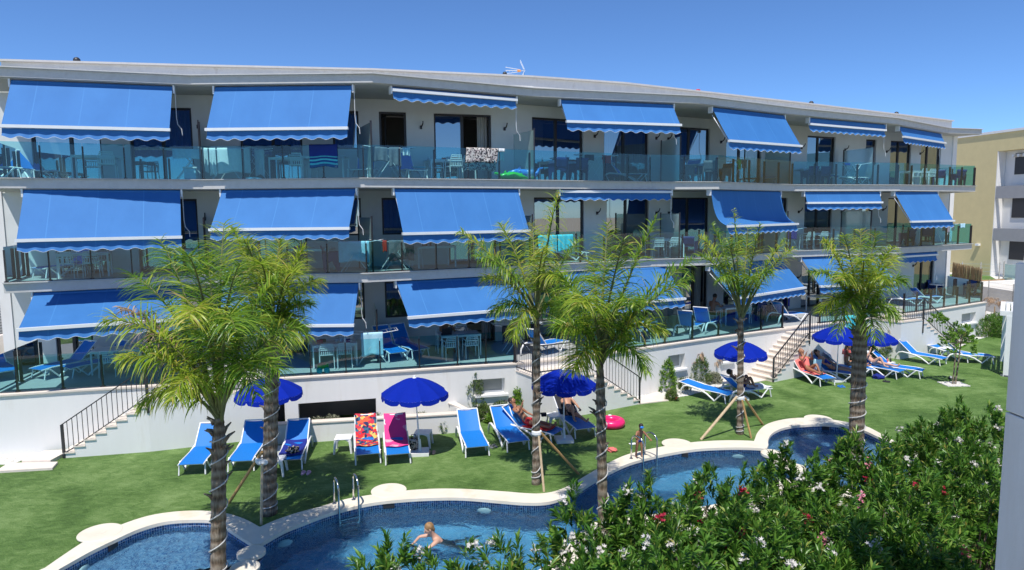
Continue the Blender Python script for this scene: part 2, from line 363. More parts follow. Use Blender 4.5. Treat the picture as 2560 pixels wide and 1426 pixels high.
    M['paisley'] = voro('paisley_print', [(.03, .03, .035), (.5, .48, .44), (.30, .24, .24), (.62, .6, .56), (.04, .04, .05), (.55, .5, .47)], 26)
    M['zebra'] = voro('zebra_print', [(.02, .02, .02), (.6, .55, .45), (.02, .02, .02), (.55, .4, .3)], 24)
    # pink towel with big pale flowers
    mt, n, b, out = nodemat('hibiscus_print'); b.inputs['Roughness'].default_value = .9; v = coords(n); vo = N(n, 'ShaderNodeTexVoronoi', Scale=2.6); n.links.new(v, vo.inputs['Vector'])
    no = N(n, 'ShaderNodeTexNoise', Scale=9, Detail=1); n.links.new(v, no.inputs['Vector']); ad = N(n, 'ShaderNodeMath', operation='MULTIPLY_ADD'); n.links.new(no.outputs[0], ad.inputs[0]); ad.inputs[1].default_value = .55; n.links.new(vo.outputs['Distance'], ad.inputs[2])
    r = ramp(n, ad.outputs[0], [(.0, (.8, .42, .5)), (.52, (.85, .14, .34)), (.56, (.8, .42, .5)), (.60, (.78, .05, .24))]); r.color_ramp.interpolation = 'CONSTANT'; n.links.new(r.outputs[0], b.inputs['Base Color']); M['hibiscus'] = mt
    # striped towel (dark blue with turquoise stripes at the low end)
    mt, n, b, out = nodemat('striped_towel'); b.inputs['Roughness'].default_value = .9; uv = N(n, 'ShaderNodeUVMap'); sp = N(n, 'ShaderNodeSeparateXYZ'); n.links.new(uv.outputs[0], sp.inputs[0])
    r = ramp(n, sp.outputs[1], [(0, (.02, .10, .25)), (.08, (.05, .45, .55)), (.13, (.01, .06, .25)), (.18, (.06, .5, .6)), (.23, (.01, .05, .22)), (.28, (.05, .4, .5)), (.31, (.005, .03, .22))]); r.color_ramp.interpolation = 'CONSTANT'; n.links.new(r.outputs[0], b.inputs['Base Color']); M['stripe'] = mt
    # palm trunk with rings
    mt, n, b, out = nodemat('palm_bark'); b.inputs['Roughness'].default_value = .9; v = coords(n, (1, 1, 1)); w = N(n, 'ShaderNodeTexWave', Scale=1.6, Distortion=3, Detail=4); w.bands_direction = 'Z'; w.inputs['Detail Scale'].default_value = 2; n.links.new(v, w.inputs['Vector'])
    v2 = coords(n, (9, 9, 1.2)); t = N(n, 'ShaderNodeTexNoise', Scale=3, Detail=8, Roughness=.7); n.links.new(v2, t.inputs['Vector'])
    ad = N(n, 'ShaderNodeMath', operation='MULTIPLY_ADD'); n.links.new(w.outputs['Fac'], ad.inputs[0]); ad.inputs[1].default_value = .25; n.links.new(t.outputs[0], ad.inputs[2])
    r = ramp(n, ad.outputs[0], [(.34, (.04, .026, .016)), (.52, (.17, .12, .08)), (.85, (.38, .32, .25))]); n.links.new(r.outputs[0], b.inputs['Base Color'])
    bp = N(n, 'ShaderNodeBump', Strength=1.0, Distance=.06); n.links.new(ad.outputs[0], bp.inputs['Height']); n.links.new(bp.outputs[0], b.inputs['Normal']); M['bark'] = mt
    M['frond'] = leafmat('palm_leaflet', [(0, (.06, .16, .015)), (.35, (.15, .29, .025)), (.8, (.28, .43, .04)), (.96, (.40, .45, .06)), (1, (.45, .34, .12))], .45, .4)
    M['frondy'] = leafmat('palm_leaflet_yellow', [(0, (.14, .25, .02)), (.4, (.30, .44, .035)), (.8, (.46, .52, .06)), (.93, (.52, .46, .08)), (1, (.55, .42, .16))], .48, .4)  # yellower leaflet colour for the yellowed fronds
    M['rachis'] = mk('palm_stalk', (.13, .14, .05), .6, .3, 4, .1)
    M['ole'] = leafmat('oleander_leaf', [(0, (.03, .10, .012)), (.4, (.085, .22, .026)), (.85, (.18, .35, .05)), (.97, (.28, .38, .07)), (1, (.5, .42, .1))], .38, .35)
    M['bush'] = leafmat('shrub_leaf', [(0, (.05, .11, .025)), (.5, (.12, .21, .045)), (1, (.26, .31, .10))], .3, .45)
    M['bushg'] = leafmat('grey_shrub_leaf', [(0, (.18, .20, .12)), (1, (.40, .40, .30))], .2, .6)
    M['bright'] = leafmat('bright_leaf', [(0, (.09, .22, .02)), (1, (.26, .42, .06))], .35, .4)
    M['dryleaf'] = leafmat('dry_leaf', [(0, (.28, .18, .11)), (1, (.52, .38, .26))], .2, .8)
    M['redleaf'] = leafmat('bronze_leaf', [(0, (.03, .02, .015)), (.6, (.09, .05, .02)), (1, (.06, .10, .02))], .2, .4)
    for k, c in (('fw', (.80, .76, .72)), ('fp', (.80, .28, .38)), ('fr', (.45, .01, .05)), ('fy', (.7, .5, .02))):
        M[k] = leafmat('petal_'+k, [(0, [q*.8 for q in c]), (1, c)], .3, .6)
special()
# ------------------------------------------------------------------ pool outline (surveyed points, height of the coping)
INNER = [(150,1422),(225,1380),(287,1350),(350,1322),(412,1305),(475,1300),(530,1302),(562,1317),(600,1342),(630,1361),'c',(652,1360),(710,1327),(760,1307),(810,1288),(872,1270),(935,1257),(1010,1249),(1085,1245),(1160,1245),(1258,1253),(1311,1257),(1364,1256),(1403,1246),(1443,1229),(1482,1205),(1530,1178),(1575,1158),(1634,1142),(1694,1130),(1754,1122),(1829,1119),(1888,1120),(1916,1123),'c',(1921,1113),(1921,1098),(1933,1082),(1963,1069),(2008,1063),(2062,1061),(2116,1066),(2156,1075),(2188,1089),(2219,1104),(2240,1118)]
OUTER = [(112,1420),(170,1380),(225,1346),(300,1313),(370,1290),(440,1279),(505,1277),(560,1282),(610,1297),(648,1317),'c',(651,1317),(690,1300),(740,1283),(800,1267),(865,1248),(930,1237),(1010,1227),(1090,1222),(1170,1223),(1262,1229),(1310,1233),(1350,1234),(1388,1228),(1425,1213),(1465,1189),(1520,1158),(1570,1136),(1634,1121),(1690,1111),(1752,1104),(1820,1101),(1870,1102),(1885,1103),'c',(1887,1098),(1895,1080),(1915,1062),(1948,1051),(1995,1045),(2062,1047),(2125,1057),(2165,1066),(2200,1083),(2235,1102),(2262,1120)]
CZ = .05
def spl(pts, n):
    out = []
    for i in range(len(pts)-1):
        p0 = pts[max(i-1, 0)]; p1 = pts[i]; p2 = pts[i+1]; p3 = pts[min(i+2, len(pts)-1)]
        for k in range(n):
            t = k/n; out.append(.5*((2*p1)+(p2-p0)*t+(2*p0-5*p1+4*p2-p3)*t*t+(3*p1-p0-3*p2+p3)*t**3))
    out.append(pts[-1]); return out
def curve(lst, n=4):
    runs = [[]]
    for q in lst:
        if q == 'c': runs.append([])
        else: runs[-1].append(P(q[0], q[1], CZ).xy)
    return [spl(r, n) for r in runs]
ci, co = curve(INNER), curve(OUTER)
inn = [p for r in ci for p in r]; outr = [p for r in co for p in r]
assert [len(r) for r in ci] == [len(r) for r in co], ([len(r) for r in ci], [len(r) for r in co])
# the near bank, hidden behind the hedge and below the frame: smooth lobes mirrored towards the camera
near_i = [Vector(p) for p in [(10.6,17.6),(10.2,16.3),(9.2,15.5),(8.0,15.4),(6.9,16.0),(6.5,16.1),(5.6,15.2),(4.3,14.6),(3.0,14.2),(2.2,14.25),(1.5,13.6),(.9,12.6),(.1,11.6),(-1.4,10.9),(-3.0,10.8),(-4.2,11.4),(-5.0,12.0),(-5.35,12.05),(-5.9,11.0),(-6.9,10.4),(-7.9,10.6),(-8.5,11.3)]]
near_i = spl([inn[-1]]+near_i+[inn[0]], 4)[1:-1]
cen = Vector((1, 14))
no = []
L_ = [inn[-1]]+near_i+[inn[0]]
for i in range(1, len(L_)-1):
    t = (L_[i+1]-L_[i-1]).normalized(); no.append(L_[i]+Vector((t.y, -t.x))*.42)
if (no[10]-cen).length < (near_i[10]-cen).length: no = [2*a-b for a, b in zip(near_i, no)]
inn += near_i; outr += no
NP_ = len(inn)
def ringmesh(a, b, za, zb=None, h=.06):
    mb = MB(); n = len(a)
    for i in range(n):
        mb.v += [(a[i].x, a[i].y, za), (b[i].x, b[i].y, za), (a[i].x, a[i].y, za-h), (b[i].x, b[i].y, za-h)]
    for i in range(n):
        j = (i+1) % n; A, B = 4*i, 4*j
        mb.f += [(A, A+1, B+1, B), (A, B, B+2, A+2), (A+1, A+3, B+3, B+1), (A+2, B+2, B+3, A+3)]
    return mb
pool = thing('swimming_pool', (0, 14, 0), kind='structure')
obj('coping', ringmesh(inn, outr, CZ, h=.07), M['coping'], pool, True)
for q in [(250,1331),(972,1226),(1692,1109),(2046,1047)]:       # round tabs over the skimmers
    c = P(q[0], q[1], CZ)
    mb = MB(); mb.lathe([(.40, -.03), (.42, -.02), (.42, .0), (.41, .006), (.12, .006), (.12, .009), (.1, .009)], c, 32); obj('skimmer_cover', mb, M['coping'], pool, True)
# walls and floors
def centroid(ps): return sum(ps, Vector((0, 0)))/len(ps)
wall = []
for i in range(NP_):                                             # wall stands a little behind the coping nose
    d = (outr[i]-inn[i]); wall.append(inn[i]+d.normalized()*.05)
def uvmesh(mb, name, mat, uvs):
    me = mesh(name, mb, mat); ul = me.uv_layers.new(name='UVMap')
    for p in me.polygons:
        for li in p.loop_indices: ul.data[li].uv = uvs(me.loops[li].vertex_index, me.vertices[me.loops[li].vertex_index].co)
    return me
mb = MB(); arc = 0; us = []
for i in range(NP_+1):
    p = wall[i % NP_]
    if i: arc += (p-wall[i-1]).length
    for z in (-.01, -.20, -1.35): mb.v.append((p.x, p.y, z)); us.append((arc, z))
for i in range(NP_):
    a = 3*i; mb.f += [(a, a+1, a+4, a+3), (a+1, a+2, a+5, a+4)]
obj('pool_wall', uvmesh(mb, 'pool_wall', M['mosaicd'], lambda i, co: us[i]), None, pool, True)
def flat(name, poly, z, mat, zb=None):
    mb = MB(); mb.prism([(p[0], p[1]) for p in poly], z-.02 if zb is None else zb, z)
    return obj(name, uvmesh(mb, name, mat, lambda i, co: (co.x, co.y) if co.z > z-.01 else (co.x+co.y, co.z)), None, pool, True)
flat('pool_floor', wall, -1.3, M['mosaic'])
dl = Vector((-5.22, 13.0)); dl2 = Vector((-5.3, 12.1))
leftp = [p for p in wall if p.x < -5.25 ]
flat('shallow_floor', leftp+[Vector((-5.15, 12.3)), Vector((-5.1, 12.9))] if leftp[0].y > leftp[-1].y else leftp, -.42, M['mosaics'], -1.3)
cR = Vector((9.0, 17.9)); rp = [p for p in wall if p.x > 7.05 and (p.y > 18.3 or p.x > 7.9) and p.y > 15.4]
flat('whirlpool_floor', rp, -.62, M['mosaics'], -1.3)
mb = MB(); mb.lathe([(.9, -1.3), (.9, -.62), (.55, -.62), (.55, -.4)], (7.3, 16.9, 0), 28)
for q, h in [((628,1379),.0),((612,1417),.0),((1930,1132),.0),((1953,1152),.0),((1986,1168),.0)]:
    c = P(q[0], q[1], .07); r = .27 if q[0] < 700 else .29
    pl = obj('stepping_stone', MB().lathe([(r-.02, -.085), (r, -.07), (r, -.01), (r-.015, 0)], c, 32), M['coping'], pool, True)
    mb = MB(); mb.lathe([(r-.06, -1.3), (r-.06, -.08)], (c.x, c.y, 0), 28); us2 = {}
    me = uvmesh(mb, 'tiled_pillar', M['mosaicd'], lambda i, co: (math.atan2(co.y-c.y, co.x-c.x)*r, co.z)); obj('tiled_pillar', me, None, pool, True)
# underwater lamps, intakes
for q, z in [((686,1356),-.25),((1215,1277),-.3),((1842,1140),-.25),((190,1422),-.2)]:
    best = min(wall, key=lambda p: (p-P(q[0], q[1], z).xy).length); pc = P(q[0], q[1], z); i = wall.index(best); d = (outr[i]-inn[i]).normalized(); c3 = Vector((best.x-d.x*.05, best.y-d.y*.05, -.36))
    rot = Vector((d.x, d.y, 0)).to_track_quat('Z', 'Y').to_matrix()
    obj('pool_lamp', MB().ell(c3, (.17, .17, .05), 20, 6, rot), M['white'], pool, True, smooth=True)
for q in [(295,1372),(977,1263),(1707,1138),(2063,1067)]:
    pc = P(q[0], q[1], -.1).xy; i = min(range(NP_), key=lambda k: (wall[k]-pc).length); d = (outr[i]-inn[i]).normalized()
    obj('skimmer_opening', MB().box((wall[i].x-d.x*.01, wall[i].y-d.y*.01, -.09), (.26, .04, .13), math.atan2(d.y, d.x)-PI/2), M['dark'], pool, True)
# water surface, gently rippled grid
x0, x1, y0, y1, st = -9.0, 11.2, 10.0, 20.6, .045
xs = np.arange(x0, x1, st); ys = np.arange(y0, y1, st); X, Y = np.meshgrid(xs, ys)
poly = np.array([(p.x, p.y) for p in wall])
def inside(X, Y, pg):
    r = np.zeros(X.shape, bool); n = len(pg)
    for i in range(n):
        ax, ay = pg[i]; bx, by = pg[(i+1) % n]
        if ay == by: continue
        c = ((ay > Y) != (by > Y)) & (X < (bx-ax)*(Y-ay)/(by-ay)+ax); r ^= c
    return r
rs = np.random.RandomState(5)
Z = np.zeros_like(X)
for k in range(46):
    lam = rs.uniform(.18, 1.1); th = rs.uniform(0, 2*PI); ph = rs.uniform(0, 2*PI); Z += .0016*lam*np.sin(2*PI/lam*(X*math.cos(th)+Y*math.sin(th))+ph+.8*np.sin(X*1.7+k)+.8*np.cos(Y*1.9+k))
for (rx, ry, ra) in [(-1.9, 12.6, 1.3)]:                             # ripples round the swimmer
    rr = np.sqrt((X-rx)**2+(Y-ry)**2); Z += .014*np.sin(rr*19)*np.exp(-rr/ra)
amp = .55+.6*np.exp(-((X-9)**2+(Y-18)**2)/3)+.35*np.exp(-((X-4)**2+(Y-15.5)**2)/8)
Z = Z*amp-.13
ins = inside(X, Y, poly); cell = ins[:-1, :-1] | ins[1:, :-1] | ins[:-1, 1:] | ins[1:, 1:]
idx = np.arange(X.size).reshape(X.shape); jj, ii = np.nonzero(cell)
F = np.stack([idx[jj, ii], idx[jj, ii+1], idx[jj+1, ii+1], idx[jj+1, ii]], 1)
used = np.unique(F); remap = -np.ones(X.size, int); remap[used] = np.arange(len(used))
V = np.stack([X.ravel(), Y.ravel(), Z.ravel()], 1)[used]
wo_ = obj('water', fastmesh('water', V, remap[F], M['water'], smooth=True), None, kind='structure')
# ------------------------------------------------------------------ ground
def sheet(name, outer, holes, z, mat, **k):
    rings = [[Vector((p[0], p[1], 0)) for p in outer]]+[[Vector((p[0], p[1], 0)) for p in h] for h in holes]
    fl = [p for r in rings for p in r]; mb = MB(); mb.v = [(p.x, p.y, z) for p in fl]
    for t in geometry.tessellate_polygon(rings):
        a, b, c = (fl[i] for i in t); mb.f.append(tuple(t) if (b-a).cross(c-a).z > 0 else tuple(t)[::-1])
    return obj(name, mb, mat, **k)
LX = [(-24, 3), (26, 3), (26, 36), (-24, 36)]
hole = [(i+(o-i)*.5) for i, o in zip(inn, outr)]
sheet('lawn', LX, [hole], 0, M['lawn'], kind='structure')
sheet('ground', [(-600, -300), (600, -300), (600, 900), (-600, 900)], [LX], -.02, M['ground'], kind='structure')

try:
    wo_.cycles.is_caustics_caster = True; sd.cycles.is_caustics_light = True
    for o in KIDS(pool):
        o.cycles.is_caustics_receiver = True
except Exception as e: open('/tmp/caus.txt', 'w').write(str(e))
# ================================================================== the apartment building
ZT, ZM, ZU, ZR = 1.75, 4.75, 7.75, 10.6
def V2(p): return Vector((p[0], p[1]))
F = [P(x, y, ZM).xy for x, y in [(8,708),(520,686.5),(918,683),(1330,663.5),(1626,648),(1793,644),(1980,627),(2242,619),(2430,609)]]
RF = [P(x, y, ZR+.3).xy for x, y in [(-14,165.5),(475,188),(930,183),(1330,220),(1750,240),(1990,270),(2240,295),(2370,320),(2455,323)]]
PF = [P(x, y, 11.4).xy for x, y in [(2,152),(475,165),(930,175),(1330,193),(1560,209),(2000,258),(2380,303)]]
W = [Vector(q) for q in [(-16.4,22.1),(-10.0,23.2),(-5.0,24.2),(.35,25.8),(6.6,29.2),(12.3,32.4),(17.9,35.4),(24.7,38.6)]]
BACK = Vector((-.35, 1)).normalized()*7
def offs(poly, d):                           # offset open polyline, +d = away from the camera
    out = []
    for i, p in enumerate(poly):
        a = poly[max(i-1, 0)]; b = poly[min(i+1, len(poly)-1)]; t = (b-a).normalized(); out.append(p+Vector((-t.y, t.x))*d)
    return out
bld = thing('apartment_building', (4, 30, 0), label='long white three storey apartment building with zigzag balconies', cat='building')
def bpart(name, mb, mat, par=None, **k): return obj(name, mb, mat, par or bld, True, **k)
def band(mb, line, z0, z1, back): mb.prism([tuple(p) for p in line]+[tuple(p) for p in back[::-1]], z0, z1)
Wb = [p+BACK for p in W]
for z in (ZM, ZU):
    mb = MB(); band(mb, F, z-.30, z-.028, Wb); bpart('balcony_slab', mb, M['conc'])
    mb = MB(); band(mb, offs(F, -.085), z-.027, z, offs(W, -.02)); bpart('balcony_floor', mb, M['tile'])
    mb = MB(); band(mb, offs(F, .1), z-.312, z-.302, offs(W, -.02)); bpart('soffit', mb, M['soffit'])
mb = MB(); band(mb, RF, ZR+.02, ZR+.268, Wb); bpart('roof_slab', mb, M['conc'])
mb = MB(); band(mb, offs(RF, -.10), ZR+.27, ZR+.30, offs(RF, 1.2)); bpart('roof_edge', mb, M['conc'])
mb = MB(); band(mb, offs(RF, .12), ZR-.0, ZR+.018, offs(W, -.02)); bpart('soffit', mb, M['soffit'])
mb = MB(); band(mb, PF, ZR+.302, 11.37, Wb); bpart('parapet', mb, M['concl'])
mb = MB(); band(mb, offs(PF, -.12), 11.372, 11.43, offs(Wb, .1)); bpart('parapet_coping', mb, M['conc'])
# ---- facade walls with real openings
OPEN = {
 2: [(75,250,'D',172),(322,480,'D',404),(599,754,'D',680),(831,897,'W',0),(948,1016,'WO',0),(1085,1228,'DO',1156),(1330,1458,'D',1392),(1510,1622,'D',1562),(1687,1775,'D',1726),(1817,1905,'D',1853),(2020,2090,'D',2050),(2167,2193,'W',0),(2229,2281,'D',2252),(2306,2356,'D',2325)],
 1: [(132,273,'D',205),(340,494,'D',452),(640,765,'D',695),(840,903,'W',0),(955,1025,'W',0),(1121,1240,'D',1180),(1335,1460,'D',1398),(1516,1622,'D',1567),(1680,1772,'D',1722),(1817,1905,'D',1855),(1938,1968,'W',0),(2011,2080,'D',2045),(2155,2181,'W',0),(2219,2290,'D',2245),(2306,2340,'D',2323)],
 0: [(132,226,'D',175),(360,500,'D',430),(640,765,'D',700),(862,912,'W',0),(963,1045,'W',0),(1097,1237,'DO',1165),(1335,1460,'D',1398),(1516,1622,'D',1567),(1703,1768,'DO',1735),(1808,1900,'D',1850),(2002,2050,'D',2026),(2150,2200,'D',2170),(2281,2330,'D',2303)],
}
ztop = {2: 10.18, 1: 7.18, 0: 4.18}; zfl = {2: ZU, 1: ZM, 0: ZT}; zcl = {2: ZR-.001, 1: ZU-.313, 0: ZM-.313}
pysample = {2: 320, 1: 540, 0: 760}
curtR = random.Random(3)
def seg_hit(px, py):
    best = None
    for i in range(len(W)-1):
        q = PV(px, py, W[i], W[i+1]); u = (W[i+1]-W[i]); t = (q.xy-W[i]).dot(u)/u.length
        if -.02 <= t <= u.length+.02: best = (i, t, q)
    return best
def pleat(a, b, z0, z1, n0, amp=.04, per=.13):      # hanging curtain between a and b
    a, b = Vector(a), Vector(b); u = (b-a); L = u.length; u = u.normalized(); nn = Vector((-u.y, u.x)); k = max(6, int(L/per*6)); mb = MB()
    mb.grid(lambda s, t: (*(a+u*L*s+nn*amp*math.sin(s*L/per*2*PI+.4*math.sin(s*9))), z0+(z1-z0)*t), k, 2); return mb
for lv in (2, 1, 0):
    by = {}
    for x0, x1, kd, mul in OPEN[lv]:
        h0 = seg_hit(x0, pysample[lv]); h1 = seg_hit(x1, pysample[lv]); hm = seg_hit((x0+x1)/2, pysample[lv])
        i = hm[0]; u = W[i+1]-W[i]; L = u.length
        t0 = max(.06, ((PV(x0, pysample[lv], W[i], W[i+1]).xy-W[i]).dot(u)/L)); t1 = min(L-.06, ((PV(x1, pysample[lv], W[i], W[i+1]).xy-W[i]).dot(u)/L))
        tm = (PV(mul, pysample[lv], W[i], W[i+1]).xy-W[i]).dot(u)/L if mul else 0
        by.setdefault(i, []).append((t0, t1, kd, tm))
    wallmb = MB(); z0, z1, zt = zfl[lv], zcl[lv], ztop[lv]
    for i in range(len(W)-1):
        A, B = W[i], W[i+1]; u = (B-A); L = u.length; u = u.normalized(); nn = Vector((-u.y, u.x)); ang = math.atan2(u.y, u.x)
        def bx(mb, t0, t1, za, zb, d0=0, d1=.28):
            if t1-t0 < .004 or zb-za < .004: return
            c = A+u*(t0+t1)/2+nn*(d0+d1)/2; mb.box((c.x, c.y, (za+zb)/2), (t1-t0, d1-d0, zb-za), ang)
        ops = sorted(by.get(i, [])); cur = -.0
        for (t0, t1, kd, tm) in ops:
            bx(wallmb, cur, t0, z0, z1); bx(wallmb, t0, t1, zt, z1); zb = z0+.03
            if kd[0] == 'W': bx(wallmb, t0, t1, z0, z0+1.12); zb = z0+1.12
            cur = t1
            # frame + panes
            fm = MB(); fw = .07
            bx(fm, t0, t0+fw, zb, zt, .08, .17); bx(fm, t1-fw, t1, zb, zt, .08, .17); bx(fm, t0+fw, t1-fw, zt-fw, zt, .08, .17); bx(fm, t0+fw, t1-fw, zb, zb+fw*.8, .08, .17)
            if tm: bx(fm, tm-.05, tm+.05, zb+fw*.8, zt-fw, .075, .165)
            nm = 'window_frame' if kd[0] == 'W' else 'sliding_door_frame'
            fo = bpart(nm, fm, M['dark'])
            spans = [(t0+fw, (tm-.05) if tm else t1-fw)]
            if tm: spans.append((tm+.05, t1-fw))
            if kd == 'DO': spans = spans[:1]; 
            if kd == 'WO': spans = []
            for s0, s1 in spans:
                pm = MB(); a = A+u*s0+nn*.12; b = A+u*s1+nn*.12; pm.v = [(a.x, a.y, zb+fw*.8), (b.x, b.y, zb+fw*.8), (b.x, b.y, zt-fw), (a.x, a.y, zt-fw)]; pm.f = [(0, 1, 2, 3)]
                obj('pane', pm, M['pane'], fo, True)
            if kd == 'WO':
                lf = MB(); c = A+u*(t0+.08)+nn*.17; e = c+u*.22+nn*.62; lf.seg((c.x, c.y, zb+.03), (e.x, e.y, zb+.03), .04, .06); lf.seg((c.x, c.y, zt-.05), (e.x, e.y, zt-.05), .04, .06); lf.seg((c.x, c.y, zb), (c.x, c.y, zt), .05, .05); lf.seg((e.x, e.y, zb), (e.x, e.y, zt), .05, .05)
                obj('open_casement', lf, M['dark'], fo, True)
            rr = curtR.random(); ac = A+u*(t0+.04)+nn*.36; bc = A+u*(t1-.04)+nn*.36
            if kd == 'DO': ac = A+u*(t1-.45)+nn*.36
            elif rr < .2: bc = A+u*(t0+(t1-t0)*.3)+nn*.36
            elif rr < .38: ac = A+u*(t0+(t1-t0)*.62)+nn*.36
            if rr < .86 and kd != 'WO': bpart('curtain', pleat(ac, bc, zb+.02, zt-.02, nn), M['curtain'])
        bx(wallmb, cur, L, z0, z1)
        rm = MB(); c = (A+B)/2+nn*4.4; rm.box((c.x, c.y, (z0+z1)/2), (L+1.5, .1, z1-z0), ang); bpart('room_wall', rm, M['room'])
    bpart('facade_wall', wallmb, M['wallin'])
# end walls and back
for E0, sgn, z0, z1 in ((W[0], -1, 0, ZR+.3), (W[-1], 1, 0, ZR+.3)):
    d = BACK.normalized(); s = Vector((d.y, -d.x))*sgn; mb = MB()
    f0 = E0-d*.05; mb.prism([tuple(f0-s*.002), tuple(f0+s*.30), tuple(f0+d*7+s*.30), tuple(f0+d*7-s*.002)], z0, z1); bpart('end_wall', mb, M['render'])
mb = MB(); mb.prism([tuple(Wb[0]), tuple(Wb[-1]), tuple(Wb[-1]+BACK*.03), tuple(Wb[0]+BACK*.03)], 0, ZR+.02); bpart('rear_wall', mb, M['render'])
# wall lamps beside the doors: dark bracket with curved arm
def wall_lamp(px, py):
    h = seg_hit(px, py)
    if not h: return
    i, t, q = h; u = (W[i+1]-W[i]).normalized(); n = -Vector((-u.y, u.x)); mb = MB(); c = q+Vector((n.x, n.y, 0))*.03
    mb.box((c.x, c.y, c.z-.1), (.07, .06, .12), math.atan2(u.y, u.x))
    pts = [c+Vector((n.x*.0, n.y*.0, -.08))+Vector((n.x, n.y, 0))*(.16*math.sin(a))+Vector((u.x, u.y, 0))*.05*math.sin(a)+Vector((0, 0, .26*(1-math.cos(a))*.7)) for a in [k*PI/2/5 for k in range(6)]]
    mb.tube(pts, [.028, .026, .024, .022, .02, .02], 6); bpart('wall_lamp', mb, M['dark'])
for q in [(495,310),(1052,312),(1261,316),(1486,335),(1640,340),(1670,342),(1802,350),(2003,365),(2112,370),(2216,375),(2300,380),(512,540),(1492,527),(1640,527),(1671,527),(1996,525),(2103,525),(2207,520),(1993,690),(2282,660)]:
    wall_lamp(*q)
# ---- terrace podium
T = [P(x, y, ZT).xy for x, y in [(-150,996),(0,987),(152,977),(252,971),(676,947),(952,930),(1146,917),(1290,908),(1513,884),(1670,861),(1804,842),(1980,819),(2137,801),(2300,781),(2465,755)]]
TE = T[-1]+(W[-1]-T[-1])*1.25+Vector((.3, .5))
podium_line = T
# basement openings cut as recesses: the podium face is built in panels round them
OPB = [(745,940,1003,1052,'dark'),(684,711,1006,1056,'dark'),(1182,1262,948,986,'win'),(1648,1712,889,925,'win'),(1795,1830,888,905,'win'),(2405,2440,783,808,'win')]
pod = thing('terrace_podium', (2, 21, 0), label='white rendered podium wall carrying the tiled ground floor terrace', cat='terrace wall')
fmb = MB(); rec = {}
for x0, x1, y0, y1, kd in OPB:
    for i in range(len(T)-1):
        q = PV((x0+x1)/2, y0, T[i], T[i+1]); u = (T[i+1]-T[i]); t = (q.xy-T[i]).dot(u)/u.length
        if 0 <= t <= u.length:
            a = (PV(x0, y0, T[i], T[i+1]).xy-T[i]).dot(u)/u.length; b = (PV(x1, y0, T[i], T[i+1]).xy-T[i]).dot(u)/u.length
            zt = PV((x0+x1)/2, y0, T[i], T[i+1]).z; zb = max(.02, PV((x0+x1)/2, y1, T[i], T[i+1]).z)
            if kd == 'dark': zb = .02
            rec.setdefault(i, []).append((max(a, .02), min(b, u.length-.02), zb, min(zt, 1.5), kd)); break
for i in range(len(T)-1):
    A, B = T[i], T[i+1]; u = B-A; L = u.length; u = u.normalized(); nn = Vector((-u.y, u.x)); ang = math.atan2(u.y, u.x)
    def bx(mb, t0, t1, za, zb, d0=0, d1=.35):
        if t1-t0 < .004 or zb-za < .004: return
        c = A+u*(t0+t1)/2+nn*(d0+d1)/2; mb.box((c.x, c.y, (za+zb)/2), (t1-t0, d1-d0, zb-za), ang)
    cur = 0
    for a, b, zb, zt, kd in sorted(rec.get(i, [])):
        bx(fmb, cur, a, -.1, 1.70); bx(fmb, a, b, zt, 1.70); bx(fmb, a, b, -.1, zb); cur = b
        if kd == 'win':
            wf = MB(); bx(wf, a, a+.05, zb, zt, .22, .28); bx(wf, b-.05, b, zb, zt, .22, .28); bx(wf, a+.05, b-.05, zb, zb+.06, .22, .28); bx(wf, a+.05, b-.05, zt-.05, zt, .22, .28)
            wfo = obj('basement_window', wf, M['whitem'], pod, True); pm = MB(); bx(pm, a+.05, b-.05, zb+.06, zt-.05, .245, .25); obj('pane', pm, M['screen'], wfo, True)
            sl = MB(); bx(sl, a-.08, b+.1, zb-.07, zb-.005, -.1, .2); obj('window_sill', sl, M['render'], pod, True)
        else:
            rm = MB(); bx(rm, a-.2, b+.2, -.1, 1.6, 1.6, 1.7); obj('cellar_wall', rm, M['room'], pod, True)
    bx(fmb, cur, L, -.1, 1.70)
obj('podium_wall', fmb, M['render'], pod, True)
mb = MB(); mb.prism([tuple(p) for p in offs(T, .34)]+[tuple(TE), tuple(W[-1]), tuple(W[0])], 1.4, 1.70); obj('terrace_base', mb, M['tile'], pod, True)
mb = MB(); mb.prism([tuple(p) for p in offs(T, .2)]+[tuple(TE), tuple(W[-1]), tuple(W[0]), (-24, 21)], 1.702, 1.735); obj('terrace_tiles', mb, M['tile'], pod, True)
mb = MB(); mb.prism([tuple(p) for p in offs(T, -.05)]+[tuple(p) for p in offs(T, .3)[::-1]], 1.703, 1.75); obj('edge_coping', mb, M['stone'], pod, True)
mb = MB(); e = T[-1]; d = (TE-e).normalized(); s = Vector((-d.y, d.x)); mb.prism([tuple(e), tuple(TE), tuple(TE+s*.3), tuple(e+s*.3)], -.1, 1.70); obj('side_wall', mb, M['render'], pod, True)
